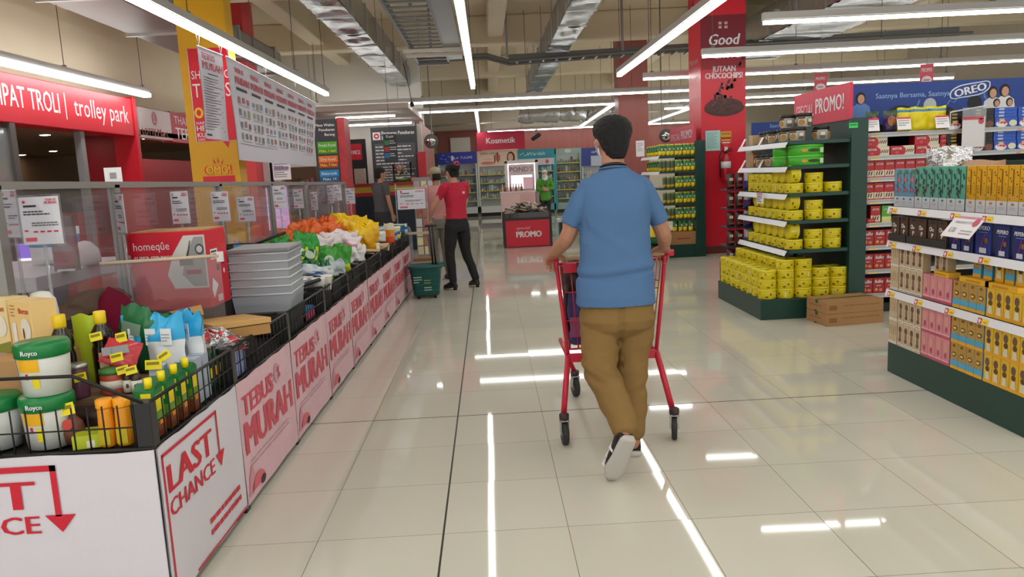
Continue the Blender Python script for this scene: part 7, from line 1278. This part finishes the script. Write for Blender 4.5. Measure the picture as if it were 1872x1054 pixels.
# trousers
TAN = mat('#876a40', .85, spec=.2, bump=.12, bscale=300); b = MB()
b.rings([(C((.862, -.665, .86)), X_, Y_, .15, .10, 2.4), (C((.858, -.675, .79)), X_, Y_, .172, .120, 2.4), (C((.855, -.685, .68)), X_, Y_, .188, .135, 2.6), (C((.856, -.685, .635)), X_, Y_, .172, .118, 2.4), (C((.856, -.685, .60)), X_, Y_, .125, .085), (C((.856, -.685, .575)), X_, Y_, .06, .045)], TAN, 32)
limb(b, [(.77, -.68, .70), (.762, -.70, .58), (.752, -.765, .455), (.772, -.93, .375), (.800, -1.085, .29), (.803, -1.115, .265)], [.098, .097, .086, .077, .064, .060], TAN, 20); limb(b, [(.945, -.67, .70), (.945, -.665, .58), (.925, -.665, .45), (.918, -.71, .29), (.908, -.765, .15), (.907, -.772, .125)], [.098, .093, .080, .071, .061, .058], TAN, 20)
def tf(p):
    d = .006*noise.noise(Vector((p.x*8+p.z*5, p.y*7, p.z*11)))+.0035*noise.noise(Vector((p.x*22, p.y*14, p.z*30+5)))
    k = p.z-(.475-.25*p.x); d += (.008*math.sin(p.z*95+p.x*30)*math.exp(-((p.z-.45)/.05)**2) if p.x < 0 else .004*math.sin(p.z*80-p.x*30)*math.exp(-((p.z-.33)/.08)**2))
    d -= .014*math.exp(-((p.x+.015)/.016)**2)*(1 if p.z > .56 and p.y < .06 else 0)
    return d
skinobj(b, 'trousers', man, .0065, 2, tf)
SO = mat('#bcb8b4', .7)
S, U = shoe(None, HE-dft*.012, dft, .272, BLACK, SO, up=(dft.cross(Vector((-.97, .1, -.25)))), w=.05); lo = U.build('left_shoe', man, True); lo.name = 'shoe'; S.build('sole', lo, True)
q = MB()
for k in range(3): a = HE+dft*(.07+.055*k); s_ = Vector((-.97, .1, -.25)).normalized(); q.tube([a+s_*.043+Vector((0, .03, .01)), a+s_*.052+Vector((0, .055, .02)), a+s_*.03+Vector((0, .09, .03))], .008, WHITE, 6)
q.build('strap', lo, True)
S, U = shoe(None, (.905, -.80, .0), (.05, 1, 0), .25, BLACK, SO, w=.048); ro = U.build('shoe', man, True); S.build('sole', ro, True)
# ------------------------------------------------------------ the trolley
tr = thing('shopping_trolley', 'red metal shopping trolley pushed by the shopper in blue', 'trolley', (.87, -.15, 0)); RT = mat('#c5203c', .35); hy, hz = -.375, .955
MB().tube([(.575, hy, hz), (1.19, hy, hz)], .013, mat('#b99a78', .5), 12).build('handle_bar', tr, True)
for x0_, x1_ in ((.548, .60), (1.165, 1.215)): MB().tube([(x0_, hy, hz), (x1_, hy, hz)], .017, RT, 12).build('handle_end', tr, True)
for s, xt, xb, xl in ((-1, .592, .628, .582), (1, 1.17, 1.10, 1.152)):
    MB().tube([(xt, hy, hz), (xt, hy+.02, hz-.05), (xt+(xb-xt)*.5, hy-.03, .68), (xb, hy-.06, .44)], .011, RT, 10).build('rear_post', tr, True)
    MB().tube([(xb, hy-.06, .44), (xb+(xl-xb)*.5, hy-.12, .30), (xl, -.555, .155)], .016, RT, 10).build('rear_leg', tr, True)
    MB().tube([(xb, hy-.06, .44), (xb+.02*s*-1, .22, .38), (.735 if s < 0 else .985, .27, .155)], .014, RT, 10).build('base_rail', tr, True)
MB().tube([(.628, hy-.06, .43), (1.10, hy-.06, .43)], .013, RT, 10).build('cross_bar', tr, True); MB().box(.63, 1.10, hy-.075, hy-.06, .405, .45, RT).build('cross_plate', tr, True)
def caster(x, y, yaw=0.):
    M = T(x, y, 0, rz=yaw); c_ = MB().lathe([(.058, -.014), (.062, -.008), (.062, .008), (.058, .014)], mat('#26262a', .6), 24, M @ T(0, 0, .062, ry=PI/2)).build('caster_wheel', tr, True)
    MB().box(-.024, -.018, -.02, .02, .06, .135, STEEL, M).box(.018, .024, -.02, .02, .06, .135, STEEL, M).box(-.024, .024, -.02, .02, .128, .136, STEEL, M).build('fork', c_, True); MB().lathe([(.022, .134), (.026, .14), (.026, .165), (.02, .17)], mat('#3a2428', .5), 16, M).build('collar', c_, True); MB().lathe([(.02, -.016), (.02, .016)], GREY, 14, M @ T(0, 0, .062, ry=PI/2)).build('hub', c_, True)
caster(.582, -.575, .1); caster(1.155, -.585, -.25); caster(.735, .27, .2); caster(.985, .27, .1)
# basket of the trolley
bk = [(.61, hy+.03, .92), (1.155, hy+.03, .92), (1.05, .42, .86), (.70, .42, .86)]; bb = [(.645, hy+.0, .46), (1.09, hy+.0, .46), (1.02, .36, .50), (.73, .36, .50)]
b = MB(); b.tube(bk, .008, RT, 8, True); b.tube(bb, .006, RT, 8, True); b.build('basket_rim', tr, True)
def panel(a, b_, c, d, n, k):
    q = MB(); a, b_, c, d = map(Vector, (a, b_, c, d))
    for i in range(n+1): q.tube([a.lerp(b_, i/n), d.lerp(c, i/n)], .0026, RT, 5)
    for j in range(1, k): q.tube([a.lerp(d, j/k), b_.lerp(c, j/k)], .0032, RT, 5)
    return q
panel(bk[0], bk[3], bb[3], bb[0], 14, 4).build('side_grid', tr, True); panel(bk[1], bk[2], bb[2], bb[1], 14, 4).build('side_grid', tr, True); panel(bk[3], bk[2], bb[2], bb[3], 9, 4).build('front_grid', tr, True); panel(bb[0], bb[1], bb[2], bb[3], 9, 6).build('bottom_grid', tr, True); panel(bk[0], bk[1], bb[1], bb[0], 10, 3).build('rear_flap', tr, True)
for x in (.66, 1.06): MB().box(x-.035, x+.035, hy-.005, hy+.02, .875, .925, RT).build('bracket', tr, True)
t = thing('backpack', 'black and purple backpack standing inside the red trolley', 'bag', (.70, -.17, .463)); MB().rings([((0, 0, z), X_, Y_, rx, ry, 3) for z, rx, ry in ((0, .04, .13), (.02, .055, .15), (.2, .06, .15), (.33, .05, .13), (.36, .03, .09))], mat('#463a72', .7), 20).build('bag_body', t); MB().rings([((-.0, 0, z), X_, Y_, rx, ry, 3) for z, rx, ry in ((.30, .062, .152), (.40, .058, .14), (.46, .04, .10), (.475, .02, .06))], BLACK, 20).build('top_flap', t); MB().tube([(-.055, -.13, .3), (-.07, -.16, .2), (-.05, -.13, .08)], .012, BLACK, 6).build('strap', t); MB().box(-.045, .045, -.158, -.15, .05, .16, mat('#8f4f78', .7)).build('pocket', t)
# ------------------------------------------------------------ generic standing figure
def figure(label, loc, H, yaw, skin, top, trous, pose, vox=.009, female=False, hair=True, mask=False, sleeve=.5, hip=1., facing=None):
    """local frame: faces +y, x to its right; sizes for a 1.70 m body scaled to H"""
    s = H/1.70; t = thing('person', label, 'person', loc, yaw); L = lambda x, y, z: Vector((x*s, y*s, z*s)); b = MB(); P = pose
    hd = head(b, L(*P.get('head', (0, .02, 1.585))), P.get('face', (0, 1, 0)), (0, 0, 1), s, skin); nk = P.get('head', (0, .02, 1.585))
    limb(b, [L(0, 0, 1.38), L(nk[0]*.5, nk[1]*.5, 1.45), L(nk[0], nk[1], 1.53)], [.06*s, .05*s, .052*s], skin)
    b.rings([(L(0, 0, z), X_, Y_, rx*s, ry*s) for z, rx, ry in ((.88, .14, .09), (1.1, .125, .085), (1.3, .15, .09), (1.4, .10, .06))], skin, 16)
    shw = .175 if female else .195; T_ = MB(); Q = MB()
    for sg, k in ((-1, 'L'), (1, 'R')):
        sh = (sg*shw, 0, 1.375); el = P['el'+k]; wr = P['wr'+k]; limb(b, [L(*sh), L(*el), L(*wr)], [.045*s, .038*s, .025*s], skin, 10); hd_ = P.get('hd'+k, tuple((Vector(wr)-Vector(el)).normalized()))
        hand(b, L(*wr), hd_, P.get('pn'+k, (-sg, 0, 0)), P.get('th'+k, (0, 1, .2)), skin, P.get('curl', .4), s)
        e2 = Vector(sh).lerp(Vector(el), sleeve) if sleeve <= 1 else Vector(el).lerp(Vector(wr), sleeve-1); pts = [L(sg*shw*.75, 0, 1.37), L(*sh)]+([L(*el)] if sleeve > 1 else [])+[s*e2]; limb(T_, pts, [.055*s, .068*s]+([.056*s] if sleeve > 1 else [])+[(.052 if sleeve <= 1 else .045)*s], top, 12)
        hp = (sg*.09*hip, 0, .88); kn = P['kn'+k]; an = P['an'+k]; limb(b, [L(*hp), L(*kn), L(*an)], [.08*s, .055*s, .036*s], skin, 10); limb(Q, [L(sg*.088*hip, 0, .86), L(*Vector(hp).lerp(Vector(kn), .5)), L(*kn), L(*Vector(kn).lerp(Vector(an), .5)), L(*Vector(kn).lerp(Vector(an), .96))], [.098*s*hip, .092*s, .070*s, .062*s, .054*s], trous, 12)
        fd = Vector(P.get('ft'+k, (0, 1, 0))); S, U = shoe(None, L(*(Vector(an)-fd*.06-Vector((0, 0, .085)))), fd, .24*s, P.get('shoe', BLACK), P.get('sole', BLACK), w=.042*s); o = U.build('shoe', t); S.build('sole', o)
        if P.get('heel'): MB().cbox(*(L(*(Vector(an)-fd*.03-Vector((0, 0, .085))))[:2]), 0, .035*s, .035*s, .05*s, BLACK).build('heel', o)
    remesh(b.build('body', t), vox, 2); face(t, hd, s)
    zb = P.get('hem', .92)
    T_.rings([(L(0, .0, z), X_, Y_, rx*s, ry*s, 2.4) for z, rx, ry in ((zb, .155*hip, .115), *(((.80, .19, .145), (.92, .178, .135), (1.0, .165, .128)) if zb < .85 else ((1.0, .148, .11),)), (1.1, .142 if female else .155, .108), (1.25, .165 if female else .18, .118), (1.34, .165 if female else .18, .10), (1.395, .12, .075), (1.43, .07, .06))], top, 24); remesh(T_.build('top', t), vox, 2, jitter(9/s, .006))
    Q.rings([(L(0, 0, z), X_, Y_, rx*s*hip, ry*s*hip, 2.4) for z, rx, ry in ((1.0, .14, .105), (.92, .158, .118), (.84, .165, .125), (.78, .155, .115))], trous, 24); remesh(Q.build('trousers', t), vox, 2, jitter(8/s, .006, seed=3))
    if hair:
        c, f, u, r_ = hd; Hh = MB(); Hh.rings([(c+u*z*s+f*o*s, r_, f, rx*s, ry*s, 2.2) for z, rx, ry, o in ((-.085, .05, .04, -.052), (-.04, .068, .066, -.04), (.0, .078, .080, -.026), (.03, .082, .096, -.010), (.07, .078, .092, -.006), (.10, .056, .066, -.008), (.115, .028, .034, -.01))], HAIR, 20); remesh(Hh.build('hair', t), .006, 1, jitter(60, .004))
    if mask:
        c, f, u, r_ = hd; MB().rings([(c+f*.070*s-u*z*s, r_, f, rx*s, ry*s, 2.4) for z, rx, ry in ((.028, .048, .034), (.045, .056, .040), (.075, .050, .038), (.10, .030, .03))], mat('#c9d0d8', .6), 16).build('face_mask', t)
    return t, hd, s
# cashier in the red polo shirt
t, hd, s = figure('cashier in red polo shirt and black trousers holding the teal basket handle', (-.165, 5.2, 0), 1.585, .75, SKIN2, mat('#bb1c3a', .8), mat('#17171a', .8), dict(elL=(-.27, .13, 1.14), wrL=(-.20, .33, .945), hdL=(.1, .6, -.7), pnL=(.3, -.2, -1), thL=(1, 0, 0), elR=(.24, .10, 1.12), wrR=(.16, .28, 1.0), knL=(-.12, .04, .50), anL=(-.14, -.02, .115), knR=(.13, .0, .50), anR=(.20, -.10, .115), ftL=(-.1, 1, -.15), ftR=(.2, 1, -.15), face=(.15, 1, -.25), head=(.0, .04, 1.575), hem=.95, heel=True, curl=.8), .008, True, True, True, .55, 1.02)
c, f, u, r_ = hd; MB().ball(c-f*.10*s+u*.035*s, .07*s, .065*s, .06*s, HAIR, 14).build('hair_bun', t); b = MB()
for k in range(7): a = k*.9; b.ball(c-f*(.14+.01*(k % 2))*s+u*(.07+.022*math.sin(a))*s+r_*.03*math.cos(a)*s, .018*s, .018*s, .014*s, mat('#c0405a', .6), 8)
b.build('hair_bow', t); MB().box(.02*s, .06*s, -.125*s, -.121*s, 1.28*s, 1.31*s, mat('#e8b9c0', .5)).build('logo', t); MB().tube([Vector((-.20, .33, .945))*s+Vector((.028*math.cos(a), .01*math.sin(a), .028*math.sin(a))) for a in np.linspace(0, 6.28, 14)], .005, mat('#d9c2b0', .3), 6).build('bracelet', t)
# person with cap and pink shirt
t, hd, s = figure('person in beige cap, pink shirt and grey trousers partly hidden by the cashier', (-.46, 6.15, 0), 1.55, .35, SKIN, mat('#c98a8a', .85), mat('#77736a', .85), dict(elL=(-.25, .1, 1.1), wrL=(-.22, .32, 1.0), elR=(.25, .1, 1.1), wrR=(.2, .3, 1.0), knL=(-.1, .03, .48), anL=(-.1, 0, .09), knR=(.1, .0, .48), anR=(.11, -.04, .09), face=(-.3, 1, -.2)), .010, True, False, False, 1.5)
c, f, u, r_ = hd; b = MB(); b.rings([(c+u*z*s, r_, f, rx*s, ry*s) for z, rx, ry in ((.0, .082, .1), (.05, .085, .102), (.09, .07, .085), (.115, .03, .04))], mat('#a39880', .8), 18); b.rings([(c+f*x*s+u*(.02-.1*(x-.08))*s, r_, u, w_*s, .006*s) for x, w_ in ((.07, .07), (.11, .065), (.15, .045))], mat('#a39880', .8), 12); b.build('cap', t); MB().rings([(c+u*z*s-f*.03*s, r_, f, .07*s, .06*s) for z in (-.09, -.03, .02)], HAIR, 14).build('hair', t)
# man in grey polo behind the counter
t, hd, s = figure('man in dark grey polo shirt standing behind the promotion counter', (-1.55, 8.5, 0), 1.62, -.95, SKIN, mat('#4a4c50', .85), mat('#2b2d33', .85), dict(elL=(-.24, .02, 1.12), wrL=(-.23, .08, .88), elR=(.24, .02, 1.12), wrR=(.23, .08, .88), knL=(-.09, .02, .48), anL=(-.1, 0, .09), knR=(.09, .0, .48), anR=(.1, -.03, .09), face=(.1, 1, -.05)), .010, False, True, False, .55)
# woman in green
GRN = mat('#4f9a35', .8); t, hd, s = figure('woman in green uniform, white headscarf and mask with folded arms', (1.83, 16.9, 0), 1.47, PI, SKIN2, GRN, mat('#24241f', .8), dict(elL=(-.25, .06, 1.12), wrL=(-.02, .19, 1.12), hdL=(1, 0, .05), pnL=(0, -1, 0), thL=(0, 0, 1), elR=(.25, .06, 1.10), wrR=(.02, .21, 1.06), hdR=(-1, 0, .05), pnR=(0, -1, 0), thR=(0, 0, 1), knL=(-.09, .02, .48), anL=(-.09, 0, .09), knR=(.09, .0, .48), anR=(.09, 0, .09), face=(.1, 1, -.05), hem=.72), .010, True, False, True, 1.75, 1.05)
c, f, u, r_ = hd; b = MB(); b.rings([(c+u*z*s+f*o*s, r_, f, rx*s, ry*s) for z, rx, ry, o in ((-.24, .12, .09, -.01), (-.16, .10, .09, -.01), (-.10, .082, .085, -.02), (-.04, .082, .085, -.032), (.02, .086, .092, -.028), (.07, .084, .098, -.012), (.105, .06, .07, -.008), (.122, .02, .03, -.01))], mat('#e6e2df', .8), 20); b.build('headscarf', t); MB().tube([Vector((-.07, .11, 1.38))*s, Vector((-.03, .135, 1.25))*s, Vector((0, .145, 1.14))*s], .006, BLACK, 6).tube([Vector((.07, .11, 1.38))*s, Vector((.03, .135, 1.25))*s, Vector((0, .145, 1.14))*s], .006, BLACK, 6).build('lanyard', t)
